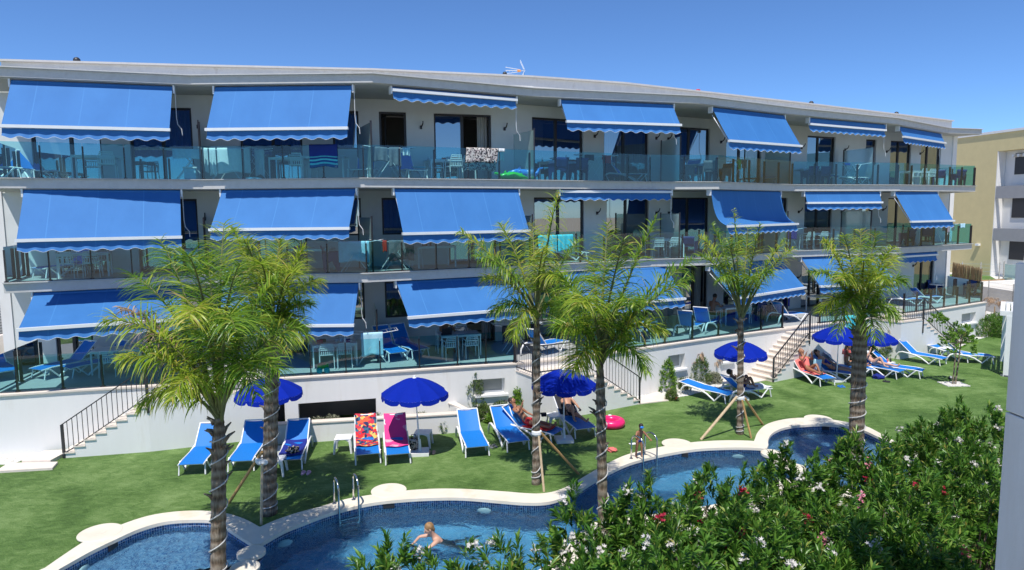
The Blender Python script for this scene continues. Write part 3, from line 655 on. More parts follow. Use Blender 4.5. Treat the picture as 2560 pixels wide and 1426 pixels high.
# ---- glass balustrades
def polylen(pl): return sum((pl[i+1]-pl[i]).length for i in range(len(pl)-1))
def at_len(pl, s):
    for i in range(len(pl)-1):
        L = (pl[i+1]-pl[i]).length
        if s <= L+1e-6 or i == len(pl)-2: return pl[i]+(pl[i+1]-pl[i])*(s/L), (pl[i+1]-pl[i]).normalized()
        s -= L
post_me = mesh('glass_post', MB().box((0, 0, .47), (.035, .085, .94)).box((0, 0, .02), (.09, .12, .03)), M['dark'])
def balustrade(line, z, label, group, spacing=1.15, h=1.03, endpost=True):
    t = thing('glass_balustrade', (line[0].x, line[0].y, z), label=label, cat='balustrade', group=group)
    for i in range(len(line)-1):
        A, B = line[i], line[i+1]; u = B-A; L = u.length; k = max(1, round(L/spacing)); ang = math.atan2(u.y, u.x)
        for j in range(k):
            a = A+u*((j+.0)/k); b = A+u*((j+1)/k); d = u.normalized()*.012
            pm = MB(); a2, b2 = a+d, b-d; n = Vector((-d.y, d.x)).normalized()*.0
            pm.v = [(a2.x, a2.y, z+.02), (b2.x, b2.y, z+.02), (b2.x, b2.y, z+h), (a2.x, a2.y, z+h)]; pm.f = [(0, 1, 2, 3)]
            obj('glass_panel', pm, M['glass'], t, True)
            off = Vector((-u.y, u.x)).normalized()*.055
            o = obj('post', post_me, None, t); o.location = (a.x+off.x-t.location.x, a.y+off.y-t.location.y, 0); o.rotation_euler = (0, 0, ang)
    if endpost:
        o = obj('post', post_me, None, t); B = line[-1]; o.location = (B.x-t.location.x, B.y-t.location.y, 0); o.rotation_euler = (0, 0, ang)
    return t
FI = offs(F, .08)
for z, nmz in ((ZU, 'top'), (ZM, 'middle')):
    li = [FI[0]+(FI[0]-FI[1]).normalized()*-.05]+FI[1:]
    n0 = Vector((-(F[1]-F[0]).y, (F[1]-F[0]).x)).normalized(); left = li[0]+n0*2.4
    t = balustrade([left]+li, z, 'teal glass balustrade running the whole length of the %s floor balconies' % nmz, 'glass balustrades of the upper floors')
    n1 = Vector((-(F[-1]-F[-2]).y, (F[-1]-F[-2]).x)).normalized(); rr_ = [li[-1], li[-1]+n1*2.2]
    balustrade(rr_, z, 'short glass balustrade returning round the right end of the %s floor' % nmz, 'glass end returns')
# awnings ------------------------------------------------------------
def awning(tl, tr, bl, br, line, zatt, label, sag=0., d_in=-.02, crank=True, side=1):
    # attachment line
    def hit(px, py):
        for i in range(len(line)-1):
            q = PV(px, py, line[i], line[i+1]); u = line[i+1]-line[i]; t = (q.xy-line[i]).dot(u)/u.length
            if (t >= -.001 or i == 0) and (t <= u.length or i == len(line)-2): return q.xy
    a, b = hit(*tl), hit(*tr); u = (b-a).normalized(); n = Vector((u.y, -u.x))     # towards the camera side
    a3 = Vector((a.x, a.y, zatt)); b3 = Vector((b.x, b.y, zatt)); n3 = Vector((n.x, n.y, 0)); u3 = Vector((u.x, u.y, 0))
    # least squares for reach and drop from the two bar ends, bar same length as the roller
    best = None
    for k1 in range(0, 60):
        for k2 in range(-2, 60):
            out = k1*.04; dr = k2*.04; e = 0
            for p, q in ((a3, bl), (b3, br)):
                v = p+n3*out-Vector((0, 0, dr))-EYE; wz = v.dot(_fw); x = 1280+FPX*v.dot(_rt)/wz; y = 713-FPX*v.dot(_up)/wz; e += (x-q[0])**2*.35+(y-q[1])**2
            if best is None or e < best[0]: best = (e, out, dr)
    e, out, dr = best
    if dr > .5 and 'ground' not in label: out += .26 if label[:3] == 'top' else .22
    awnlog.append((label[:40], round(e), round(out, 2), round(dr, 2)))
    t = thing('awning', tuple((a3+b3)/2), label=label, cat='awning', group='blue awnings over the balconies')
    L = (b-a).length; a3 -= n3*0; R_ = .075
    mb = MB(); mb.tube([a3, b3], R_, 10); obj('roller', mb, M['awn'], t, True, smooth=False)
    uvfix(t.children if 0 else KIDS(t)[-1], a3, u3)
    for p in (a3-u3*.04, b3+u3*.04):
        mb = MB(); mb.box((p.x-n.x*.0, p.y-n.y*.0, p.z-.03), (.05, .2, .24), math.atan2(u.y, u.x)); obj('bracket', mb, M['whitem'], t, True)
    s0a = a3+n3*.075; s0b = b3+n3*.075; ea = a3+n3*out-Vector((0, 0, dr)); eb = b3+n3*out-Vector((0, 0, dr))
    mb = MB(); nu, nv = max(6, int(L*3)), 10
    def cl(s, v):
        p0 = s0a+(s0b-s0a)*s; p1 = ea+(eb-ea)*s; p = p0+(p1-p0)*v; return p-Vector((0, 0, 1))*(sag+.015)*math.sin(PI*v)*(1+.1*math.sin(s*17))+n3*(-sag*.5*math.sin(PI*v))
    mb.grid(cl, nu, nv); o = obj('canopy', mb, M['awn'], t, True, smooth=True); uvfix(o, a3, u3)
    mb = MB(); mb.seg(ea-u3*.03, eb+u3*.03, .12, .085); obj('front_bar', mb, M['whitem'], t, True)
    mb = MB(); nw = max(4, round(L/.42)); hv = .25
    def val(s, v):
        p = ea+(eb-ea)*s-Vector((0, 0, .05)); q = hv-.032*math.cos(s*nw*2*PI); return p-Vector((0, 0, q*v))+n3*(-.035+.075*v*v*(.85+.15*math.sin(s*nw*2*PI+1)))
    mb.grid(val, nw*10, 4); o = obj('valance', mb, M['awn'], t, True, smooth=True); uvfix(o, a3, u3)
    mb = MB(); mb.tube([val(k/(nw*10), 1)-Vector((0, 0, .003))+n3*.008 for k in range(nw*10+1)], .006, 4); obj('piping', mb, M['wcloth'], t, True)
    if dr > .5 and not sag:
        for p, e2, sg in ((a3, ea, 1), (b3, eb, -1)):
            mid = (p+e2)/2-n3*.1+Vector((0, 0, -.12)); f = p+u3*.06*sg-Vector((0, 0, .22)); g = e2+u3*.06*sg-n3*.05-Vector((0, 0, .05))
            mb = MB(); mb.tube([f, g], .018, 6); obj('arm', mb, M['whitem'], t, True)
    if crank:
        p = (b3+u3*.06 if side > 0 else a3-u3*.06)-Vector((0, 0, .12)); mb = MB()
        pts = [p, p-Vector((0, 0, .75)), p-Vector((0, 0, .95))+u3*.02, p-Vector((0, 0, 1.1))+u3*.13+n3*.02, p-Vector((0, 0, 1.28))+u3*.14+n3*.02]
        mb.tube(pts, .011, 5); obj('crank_rod', mb, M['whitem'], t, True)
    return t
def uvfix(o, a3, u3):
    me = o.data
    ul = me.uv_layers.new(name='UVMap')
    for p in me.polygons:
        for li in p.loop_indices:
            co = me.vertices[me.loops[li].vertex_index].co; ul.data[li].uv = ((Vector(co)-a3).dot(u3)+.55, co.z)
awnlog = []
RA = offs(RF, .22); FA = offs(F, .16); ORD = ['leftmost', 'second', 'third', 'fourth', 'fifth', 'sixth', 'rightmost']
AW = [
 ('top', RA, ZR-.10, [((29,199),(431,214),(12,317),(428,328)),((539,214),(880,212),(523,327),(876,326)),((979,214),(1286,235),(981,227),(1289,247)),((1401,244),(1680,262),(1410,305),(1693,318)),((1778,272),(1957,295),(1810,354),(1990,368)),((2021,301),(2210,312),(2024,315),(2214,323)),((2245,315),(2350,328),(2256,343),(2365,357))]),
 ('middle', FA, ZU-.40, [((60,474),(450,473),(46,600),(450,592)),((556,471),(889,468),(531,572),(882,574)),((985,468),(1293,468),(1002,585),(1317,577)),((1399,469),(1675,472),(1401,479),(1676,482)),((1774,473),(1948,476),(1806,568),(1984,560)),((2010,478),(2196,478),(2019,508),(2205,507)),((2234,479),(2340,481),(2264,556),(2374,550))]),
 ('ground', FA, ZM-.40, [((85,735),(455,727),(48,824),(440,801)),((560,719),(897,709),(535,822),(884,809)),((991,705),(1300,693),(1020,796),(1342,769)),((1400,691),(1665,674),(1440,770),(1712,748)),((1771,668),(1951,656),(1839,748),(2009,721)),((2002,651),(2190,640),(2052,719),(2242,705)),((2239,637),(2339,628),(2246,645),(2340,635))])]
LB = {'top': ['hanging far down over the balcony with the two loungers', 'let down above the striped blue beach towel', 'rolled in above the patterned sarong on the glass', 'half let down right of the rolled in top floor awning', 'steep and let down left of the second rolled in one', 'almost rolled in above blue chairs and drying rack', 'short, nearest the yellow building'],
 'middle': ['let down above the blue lounger at the balcony end', 'let down directly behind the tall yellowed palm fronds', 'let down above the green drying rack', 'rolled in above the turquoise towel', 'sagging in a curve behind the slender fourth palm', 'half let down above white slatted chairs', 'steep and narrow beside the laundry at the right end'],
 'ground': ['stretched far out above the pair of loungers', 'half hidden behind the two left palms', 'stretched above the seated person and two side by side loungers', 'hidden mostly by the two middle palms', 'stretched out over a seated bare backed man', 'half hidden behind the rightmost palm', 'rolled in above two loungers by the reed screen']}
for fl, line, za, lst in AW:
    for k, (a, b, c, d) in enumerate(lst):
        awning(a, b, c, d, line, za, '%s floor awning %s' % (fl, LB[fl][k]), sag=.28 if (fl == 'middle' and k == 4) else .0)
# ================================================================== stairs, low walls, gravel
def rail(pts, z0s, label, loc, lower=.12, h=.95, spacing=.13, posts=None):
    """black bar railing along 3-D foot points"""
    t = thing('stair_railing', loc, label=label, cat='railing', group='black bar railings of the garden stairs')
    for i in range(len(pts)-1):
        a, b = Vector(pts[i]), Vector(pts[i+1]); up = Vector((0, 0, 1))
        obj('handrail', MB().seg(a+up*h, b+up*h, .045, .03), M['blackm'], t, True); obj('bottom_rail', MB().seg(a+up*lower, b+up*lower, .03, .025), M['blackm'], t, True)
        k = max(2, round((b-a).xy.length/spacing))
        for j in range(1, k):
            p = a+(b-a)*(j/k); q = 'bal%.2f' % (h-lower)
            me = bpy.data.meshes.get(q) or mesh(q, MB().box((0, 0, (h+lower)/2), (.014, .014, h-lower)), M['blackm'])
            o = obj('baluster', me, None, t); o.location = p-t.location
    for p, dz in (posts or []):
        obj('newel_post', MB().seg(Vector(p)+Vector((0, 0, -dz)), Vector(p)+Vector((0, 0, h)), .06, .06), M['blackm'], t, True)
    return t
def stairs(top, dr, wv, n, zt, tread, label, landing, lz):
    """top: outer upper corner; dr: walking-down direction; wv: vector across the flight towards the podium"""
    t = thing('garden_stairs', (top.x, top.y, 0), label=label, cat='stairs', group='stairs from the terrace to the lawn')
    rz = zt/n; body = MB()
    lp = [tuple(p) for p in landing]; MBl = MB(); MBl.prism(lp, 0, lz-.03); obj('landing_wall', MBl, M['render'], t, True)
    c = sum((Vector(p) for p in lp), Vector((0, 0)))/len(lp); obj('landing', MB().prism([tuple(Vector(p)+(Vector(p)-c).normalized()*.03) for p in lp], lz-.029, lz), M['stone'], t, True)
    for k in range(1, n):
        z = zt-rz*k; a = top+dr*tread*(k-1); b = a+dr*tread
        body.prism([tuple(a), tuple(b), tuple(b+wv), tuple(a+wv)], 0, z-.035)
        a2, b2 = a-wv.normalized()*.03, b-wv.normalized()*.03+dr*.03
        obj('step', MB().prism([tuple(a2), tuple(b2), tuple(b2+wv), tuple(a2+wv)], z-.034, z), M['stone'], t, True)
        obj('riser', MB().prism([tuple(b+dr*.001-wv.normalized()*.004), tuple(b+dr*.012-wv.normalized()*.004), tuple(b+dr*.012+wv), tuple(b+dr*.001+wv)], z-rz, z-.036), M['stone'], t, True)
    obj('stair_wall', body, M['render'], t, True)
    return t
Z3 = lambda p, z: (p[0], p[1], z)
# flight at the left: outer line
a = Vector((-10.25, 18.62)); dr = (Vector((-12.45, 18.16))-a).normalized(); wv = Vector((-dr.y, dr.x))*-.62
wv = Vector((dr.y, -dr.x)) if Vector((dr.y, -dr.x)).y > 0 else Vector((-dr.y, dr.x)); wv = wv*.62
stairs(a, dr, wv, 9, 1.47, .275, 'stairs with black railing at the left end, going down towards the left', [tuple(a), (-7.15, 19.72), (-7.2, 19.98), tuple(a+wv)], 1.47)
b0 = a+dr*.275*8; w_ = -wv.normalized()*.0
rail([Z3(b0, 0), Z3(a, 1.47)], 0, 'sloping black railing left of the two leftmost palms, with long landing', (a.x, a.y, 0), posts=[(Z3(b0, .0), 0), (Z3(a, 1.47), .35)])
rail([Z3(a, 1.47), (-7.15, 19.72, 1.47)], 0, 'level black landing railing behind the crowns of the two left palms', (a.x+1, a.y+.2, 0), posts=[((-7.15, 19.72, 1.47), .1)])
pad = thing('stair_pad', (-13, 17.9, 0), label='beige stone pad at the foot of the left stairs', cat='stone pad')
obj('slab', MB().prism([(-13.25, 17.72), (-12.5, 17.75), (-12.5, 18.62), (-13.2, 18.5)], 0, .10), M['stone'], pad, True)
obj('slab', MB().prism([(-13.5, 17.1), (-12.15, 17.3), (-12.3, 17.745), (-13.6, 17.7)], 0, .06), M['stone'], pad, True)
# middle flight
A0, A1, A2 = Vector((.1, 21.75)), Vector((.62, 20.9)), Vector((2.42, 21.75)); dr = (Vector((4.42, 22.92))-A2).normalized(); wv = Vector((-dr.y, dr.x))*1.0
stairs(A2, dr, wv, 9, 1.5, .28, 'stairs behind the second and third umbrella, going down to the right', [tuple(A0), tuple(A1), tuple(A2), tuple(A2+wv*1.02)], 1.5)
b0 = A2+dr*.28*8
rail([Z3(A0, 1.5), Z3(A1, 1.5), Z3(A2, 1.5)], 0, 'black landing railing just above the umbrella beside the lying man', (A1.x, A1.y, 0), posts=[(Z3(A0, 1.5), .5), (Z3(A1, 1.5), .2), (Z3(A2, 1.5), .4)])
rail([Z3(A2, 1.5), Z3(b0, 0)], 0, 'sloping black railing behind the fourth palm trunk', (A2.x, A2.y, 0), posts=[(Z3(b0, 0), 0)])
# third flight
B0, B1, B2 = Vector((11.85, 26.75)), Vector((13.5, 27.35)), Vector((14.1, 27.95)); dr = (Vector((9.95, 25.62))-B0).normalized(); wv = Vector((dr.y, -dr.x)); wv = wv*1.25 if wv.y > 0 else -wv*1.25
stairs(B0, dr, wv, 10, 1.62, .235, 'broad beige stairs left of the pair of umbrellas, coming down towards the left', [tuple(B0), tuple(B1), tuple(B2), tuple(B0+wv)], 1.62)
b0 = B0+dr*.235*9
rail([Z3(b0, 0), Z3(B0, 1.62), Z3(B1, 1.62)], 0, 'black railing on the broad beige stairs right of the fifth palm', (B0.x, B0.y, 0), posts=[(Z3(b0, 0), 0), (Z3(B0, 1.62), .35), (Z3(B1, 1.62), .2)])
# fourth flight
D0, D1, D2 = Vector((16.3, 30.3)), Vector((17.05, 29.45)), Vector((18.4, 30.1)); dr = (Vector((20.8, 31.4))-D2).normalized(); wv = Vector((-dr.y, dr.x))*.95
stairs(D2, dr, wv, 10, 1.65, .30, 'stairs at the right end going down behind the young tree', [tuple(D0), tuple(D1), tuple(D2), tuple(D2+wv)], 1.65)
b0 = D2+dr*.30*9
rail([Z3(D0, 1.65), Z3(D1, 1.65), Z3(D2, 1.65), Z3(b0, 0)], 0, 'black railing of the rightmost landing and stairs beside the two blue terrace loungers', (D1.x, D1.y, 0), posts=[(Z3(D0, 1.65), .2), (Z3(D2, 1.65), .6), (Z3(b0, 0), 0)])
# terrace balustrades between the landings
TI = offs(T, .12)
def sub(poly, pa, pb):
    def par(p): 
        s = 0; best = None
        for i in range(len(poly)-1):
            u = poly[i+1]-poly[i]; t = max(0, min(u.length, (Vector(p)-poly[i]).dot(u.normalized()))); q = poly[i]+u.normalized()*t; e = (q-Vector(p)).length
            if best is None or e < best[0]: best = (e, s+t, i, q)
            s += u.length
        return best
    A, B = par(pa), par(pb); return [A[3]]+[poly[i] for i in range(A[2]+1, B[2]+1)]+[B[3]]
gl = 'glass balustrades on the ground floor terrace'
tl_ = TI[1]+Vector((-.5, 0)); 
balustrade([Vector((-15.0, 21.2)), Vector((-14.4, 18.52))]+sub(TI, (-13.9, 18.7), (-9.6, 19.5)), ZT, 'terrace glass balustrade in front of the two left loungers', gl)
balustrade(sub(TI, (-7.15, 20.0), (.05, 21.8)), ZT, 'terrace glass balustrade above the dark basement opening', gl)
balustrade(sub(TI, (2.2, 22.8), (11.2, 27.7)), ZT, 'terrace glass balustrade between the middle and the broad stairs', gl)
balustrade(sub(TI, (13.3, 28.6), (16.2, 30.3)), ZT, 'short terrace glass balustrade behind the pair of umbrellas', gl)
dT = (TE-T[-1]).normalized()
balustrade(sub(TI, (18.3, 31.3), T[-1]-Vector((.15, .0)))+[T[-1]+dT*4.0+Vector((-.12, 0))], ZT, 'terrace glass balustrade round the right corner below the reed screen', gl)
# gravel beds
def bed(pts, label, z=.012):
    mb = MB(); mb.prism([tuple(p) for p in pts], -.015, z); return obj('gravel_bed', mb, M['gravel'], kind='structure')
g = lambda x, y: P(x, y, 0).xy
bed([Vector((-18, 18.0)), Vector((-14, 17.75)), Vector((-13.6, 17.7)), Vector((-13.1, 18.6)), Vector((-18, 18.6))], '')
bed([Vector((-7.0, 19.75)), g(1100, 1068), g(1140, 1066), g(1200, 1050), g(1250, 1050), g(1325, 1050), Vector((.6, 22.0)), Vector((-1.3, 21.4)), Vector((-1.9, 20.4)), Vector((-7.0, 19.2))], '')
bed([g(1600, 1008), g(1720, 990), g(1800, 968), g(1815, 962), Vector((9.3, 26.6)), Vector((7, 25.5)), Vector((4.4, 24.1))], '')
bed([Vector((13.9, 28.2)), g(2140, 905), g(2200, 893), g(2232, 893), Vector((17.2, 29.9)), Vector((16.2, 30.5))], '')
bed([g(2370, 866), g(2400, 868), g(2440, 850), g(2470, 843), Vector((25.5, 36.0)), Vector((24.9, 35.6)), Vector((20.9, 32.8))], '')
for pts in ([g(1595, 1012), g(1672, 1003), g(1640, 975), Vector((5.2, 24.4)), Vector((4.5, 23.4))], [g(1872, 926), g(1935, 948), g(1850, 965), g(1790, 950), g(1800, 935)]):
    obj('stone_path', MB().prism([tuple(p) for p in pts], -.015, .03), M['stone'], kind='structure')
# low wall round the light well
lw = thing('light_well_wall', (-4, 19.9, 0), label='low white wall with cream coping behind the loungers, in front of the dark openings', cat='low wall')
la, lb, lc_ = Vector((-6.95, 19.1)), Vector((-1.15, 20.1)), Vector((-1.85, 21.25))
u = (lb-la).normalized(); nn = Vector((-u.y, u.x)); un = (lc_-lb).normalized(); n2 = Vector((un.y, -un.x))
obj('wall', MB().prism([tuple(la), tuple(lb), tuple(lb+nn*.2), tuple(la+nn*.2)], 0, .56).prism([tuple(lb+un*.2), tuple(lc_), tuple(lc_-n2*.2), tuple(lb+un*.2-n2*.2)], 0, .56), M['render'], lw, True)
obj('coping', MB().prism([tuple(la-nn*.03), tuple(lb-nn*.03+u*.03), tuple(lc_+u*.03), tuple(lc_-u*.25), tuple(lb-u*.25+nn*.25), tuple(la+nn*.25)], .561, .60), M['stone'], lw, True)
obj('well_floor', MB().prism([(-6.95, 19.35), (-2.0, 20.4), (-2.1, 21.0), (-7.0, 20.1)], .014, .02), M['stone'], lw, True)
# ================================================================== furniture makers (local: +Y towards the head / the back)
def mk_lounger(sl='sling', ang=42):
    t = thing('sun_lounger'); s, c = math.sin(math.radians(ang)), math.cos(math.radians(ang))
    hy, hz = 1.22, .37
    for sx in (-1, 1):
        x = .325*sx; pts = [(x, 1.86, .015), (x*1.02, 1.80, .24), (x, 1.70, .36), (x, 1.56, .40), (x, 1.35, .375), (x, 1.05, .33), (x, .8, .24), (x, .55, .08), (x, .5, .02)]
        mb = MB(); 
        for k in range(len(pts)-1): pass
        mb.tube(pts, [.03, .032, .035, .036, .036, .036, .034, .03, .028], 6); obj('side_rail', mb, M['white'], t, smooth=True)
        obj('leg', MB().tube([(x, .5, .03), (x, .3, .24), (x, .2, .34)], .024, 6), M['white'], t); obj('leg', MB().tube([(x, .06, .02), (x*.97, .12, .30)], .02, 6), M['white'], t)
        obj('sling_rail', MB().tube([(x*.96, .0, .31), (x*.96, .3, .345), (x*.96, .9, .35), (x*.96, hy, hz)], .018, 6), M['white'], t)
        obj('back_rail', MB().tube([(x*.92, hy, hz), (x*.92, hy+.74*c, hz+.74*s)], .018, 6), M['white'], t)
    obj('crossbar', MB().tube([(-.32, .06, .30), (.32, .06, .30)], .016, 6), M['white'], t)
    obj('top_bar', MB().tube([(-.3, hy+.74*c, hz+.74*s), (.3, hy+.74*c, hz+.74*s)], .022, 6), M['white'], t)
    mb = MB(); mb.grid(lambda u, v: ((u-.5)*.60, .0+v*hy, .325+.05*v-.035*math.sin(PI*u)*math.sin(PI*min(1, v*1.0))+.0), 8, 12); obj('seat_sling', mb, M[sl], t, smooth=True)
    mb = MB(); mb.grid(lambda u, v: ((u-.5)*.57, hy+.72*c*v+.03*s*math.sin(PI*u), hz+.72*s*v-.03*c*math.sin(PI*u)), 8, 8); obj('back_sling', mb, M[sl], t, smooth=True)
    return cache(t)
LNG = {}
def lounger(loc, rz, label, group, sl='sling', ang=42):
    k = (sl, ang)
    if k not in LNG: t = LNG[k] = mk_lounger(sl, ang); t.location = loc; t.rotation_euler = (0, 0, rz); return tag(t, label=label, cat='sun lounger', group=group)
    return dup(LNG[k], loc, rz, label=label, cat='sun lounger', group=group)
def lpx(foot, head, label, group, z=0, sl='sling', ang=42, shift=(0, 0)):
    A = P(foot[0], foot[1], z); zh = .37+.74*math.sin(math.radians(ang)); B = P(head[0], head[1], z+zh); d = (B-A).xy
    loc = (A.x+shift[0], A.y+shift[1], z); rz = math.atan2(-d.x, d.y); lounger(loc, rz, label, group, sl, ang); return loc, rz
def mk_chair():                                   # white slatted garden chair with arms
    t = thing('slatted_chair'); m_ = M['whitem']
    for sx in (-1, 1):
        obj('leg', MB().tube([(.235*sx, -.24, 0), (.225*sx, -.21, .45), (.235*sx, -.20, .64)], .014, 6), m_, t)
        obj('leg', MB().tube([(.225*sx, .27, 0), (.215*sx, .21, .43), (.21*sx, .25, .66), (.17*sx, .28, .80), (.12*sx, .285, .815)], .014, 6), m_, t)
        obj('armrest', MB().tube([(.235*sx, -.20, .64), (.25*sx, -.1, .655), (.24*sx, .1, .65), (.212*sx, .25, .63)], .016, 6), m_, t)
    obj('seat', MB().box((0, 0, .445), (.44, .44, .022)), m_, t)
    for k, z in enumerate((.63, .69, .75, .81)): obj('back_slat', MB().box((0, .262+.012*k*.6, z), (.38-.02*(k == 3), .014, .034)), m_, t)
    for k in range(6): obj('back_slat', MB().box((-.155+.062*k, .245, .535), (.026, .012, .15)), m_, t)
    obj('back_rail', MB().box((0, .24, .462), (.42, .02, .02)), m_, t)
    return cache(t)
def mk_armchair(mat='navy'):                      # resin armchair with broad pointed legs
    t = thing('resin_armchair'); m_ = M[mat]
    obj('seat', MB().box((0, 0, .43), (.46, .46, .03)), m_, t)
    mb = MB(); mb.grid(lambda u, v: ((u-.5)*(.46+.1*v), .23+.10*v-.05*math.cos((u-.5)*3)*.5, .44+.40*v), 6, 4); o = obj('backrest', mb, m_, t, smooth=True); o.modifiers.new('t', 'SOLIDIFY').thickness = .02
    for sx in (-1, 1):
        mb = MB(); mb.v = [(.24*sx, -.24, .0), (.24*sx, -.17, .0), (.25*sx, -.02, .34), (.25*sx, .14, .0+.0), (.25*sx, .25, 0), (.26*sx, .30, .60), (.27*sx, -.26, .62), (.25*sx, .14, .28)]
        mb.f = [(0, 1, 2, 6), (6, 2, 7, 5), (7, 3, 4, 5)]; o = obj('side', mb, m_, t); o.modifiers.new('t', 'SOLIDIFY').thickness = .03
        obj('armrest', MB().box((.265*sx, .0, .625), (.06, .5, .025)), m_, t)
    return cache(t)
def mk_table(w_=1.4, d_=.8, mat='whitem'):
    t = thing('garden_table'); m_ = M[mat]
    obj('tabletop', MB().box((0, 0, .73), (w_, d_, .025)), m_, t); obj('frame', MB().box((0, -d_/2+.03, .69), (w_-.1, .03, .05)).box((0, d_/2-.03, .69), (w_-.1, .03, .05)), m_, t)
    for a in (-1, 1):
        for b in (-1, 1): obj('leg', MB().box((a*(w_/2-.03), b*(d_/2-.03), .355), (.045, .045, .71)), m_, t)
    return cache(t)
def mk_side():                                    # low moulded plastic table with arched sides
    t = thing('side_table'); m_ = M['white']
    obj('tabletop', MB().box((0, 0, .405), (.46, .46, .03)), m_, t, bev=.01)
    for a in (-1, 1):
        for b in (-1, 1): obj('leg', MB().tube([(a*.235, b*.235, 0), (a*.215, b*.215, .2), (a*.19, b*.19, .39)], [.03, .038, .045], 6), m_, t)
    for ang in range(4):
        mb = MB(); k = 8; pts = []
        for i in range(k+1):
            x = -.19+.38*i/k; z = .39-.10*(abs(x)/.19)**2.5; pts.append((x, z))
        vs = [(x, -.215, z) for x, z in pts]+[(x, -.215, .40) for x, z in pts]; Mr = Matrix.Rotation(ang*PI/2, 3, 'Z'); mb.v = [tuple(Mr@Vector(v)) for v in vs]; mb.f = [(i, i+1, k+2+i, k+1+i) for i in range(k)]
        obj('apron', mb, m_, t)
    return cache(t)
def mk_rack(cloths, hh=.95):                      # X-leg drying rack with things hung on it
    t = thing('drying_rack'); m_ = M['whitem']
    for sy in (-1, 1): obj('leg', MB().tube([(-.45, sy*.27, 0), (.25, sy*.27, hh)], .012, 5).tube([(.45, sy*.27, 0), (-.25, sy*.27, hh)], .012, 5), m_, t)
    obj('top_frame', MB().tube([(-.85, -.27, hh+.08), (-.25, -.27, hh), (.25, -.27, hh), (.85, -.27, hh+.08), (.85, .27, hh+.08), (.25, .27, hh), (-.25, .27, hh), (-.85, .27, hh+.08), (-.85, -.27, hh+.08)], .012, 5), m_, t)
    w = MB()
    for k in range(7): x = -.78+.26*k; z = hh+(.08*max(0, (abs(x)-.25)/.6)); w.tube([(x, -.27, z), (x, .27, z)], .005, 4)
    obj('line', w, m_, t)
    return t
def drape(mat, a, b, drop, back=.3, thick=.0, waves=3, off=.03, name='towel', sk=0):
    """cloth hung over the straight edge a-b, longer on the camera side"""
    a, b = Vector(a), Vector(b); u = (b-a); L = u.length; u.normalize(); n = Vector((u.y, -u.x, 0))
    if n.y > 0: n = -n
    mb = MB(); tot = drop+back+.05
    def fn(s, v):
        q = v*tot; rip = .018*math.sin(s*waves*2*PI)+.01*math.sin(s*11)
        if q < drop: z = -(drop-q); y = off+rip*(drop-q)/drop*1.6+.0
        elif q < drop+.05: z = 0.012*math.sin((q-drop)/.05*PI); y = off*(1-2*(q-drop)/.05)
        else: z = -(q-drop-.05); y = -off+rip*.5
        return a+u*(L*s+sk*(z))+n*y+Vector((0, 0, z*(1+.04*math.sin(s*7+1))+.006))
    mb.grid(fn, 24, 20); return mb
def hung(name, mat, a, b, drop, back, label, cat='towel', **k):
    mb = drape(mat, a, b, drop, back, **{q: w for q, w in k.items() if q in ('waves', 'off', 'sk')}); c = (Vector(a)+Vector(b))/2
    me = mesh(name, mb, M[mat], True); ul = me.uv_layers.new(name='UVMap')
    i = 0
    for p in me.polygons:
        for li in p.loop_indices:
            vi = me.loops[li].vertex_index; ul.data[li].uv = ((vi % 25)/24, (vi//25)/20)
    o = obj(name, me, None, label=label, cat=cat); o.modifiers.new('t', 'SOLIDIFY').thickness = .006
    return o
FBL = {2: FI, 1: FI}
def bal(lv, px, d):                               # point d metres behind the balcony edge of a floor, in the pixel's column
    ln = offs(F, .08+d); z = {2: ZU, 1: ZM}[lv]; py = {2: 440, 1: 680}[lv]
    for i in range(len(ln)-1):
        q = PV(px, py, ln[i], ln[i+1]); u = ln[i+1]-ln[i]; t = (q.xy-ln[i]).dot(u)/u.length
        if (t >= 0 or i == 0) and (t <= u.length or i == len(ln)-2): return Vector((q.x, q.y, z)), math.atan2(u.y, u.x)
CH = mk_chair(); TB = mk_table(); ST = mk_side(); AC = mk_armchair()
usedp = set()
def place(proto, loc, rz, **k):
    if proto.name not in usedp:
        usedp.add(proto.name); proto.location = loc; proto.rotation_euler = (0, 0, rz); return tag(proto, **k)
    return dup(proto, loc, rz, **k)
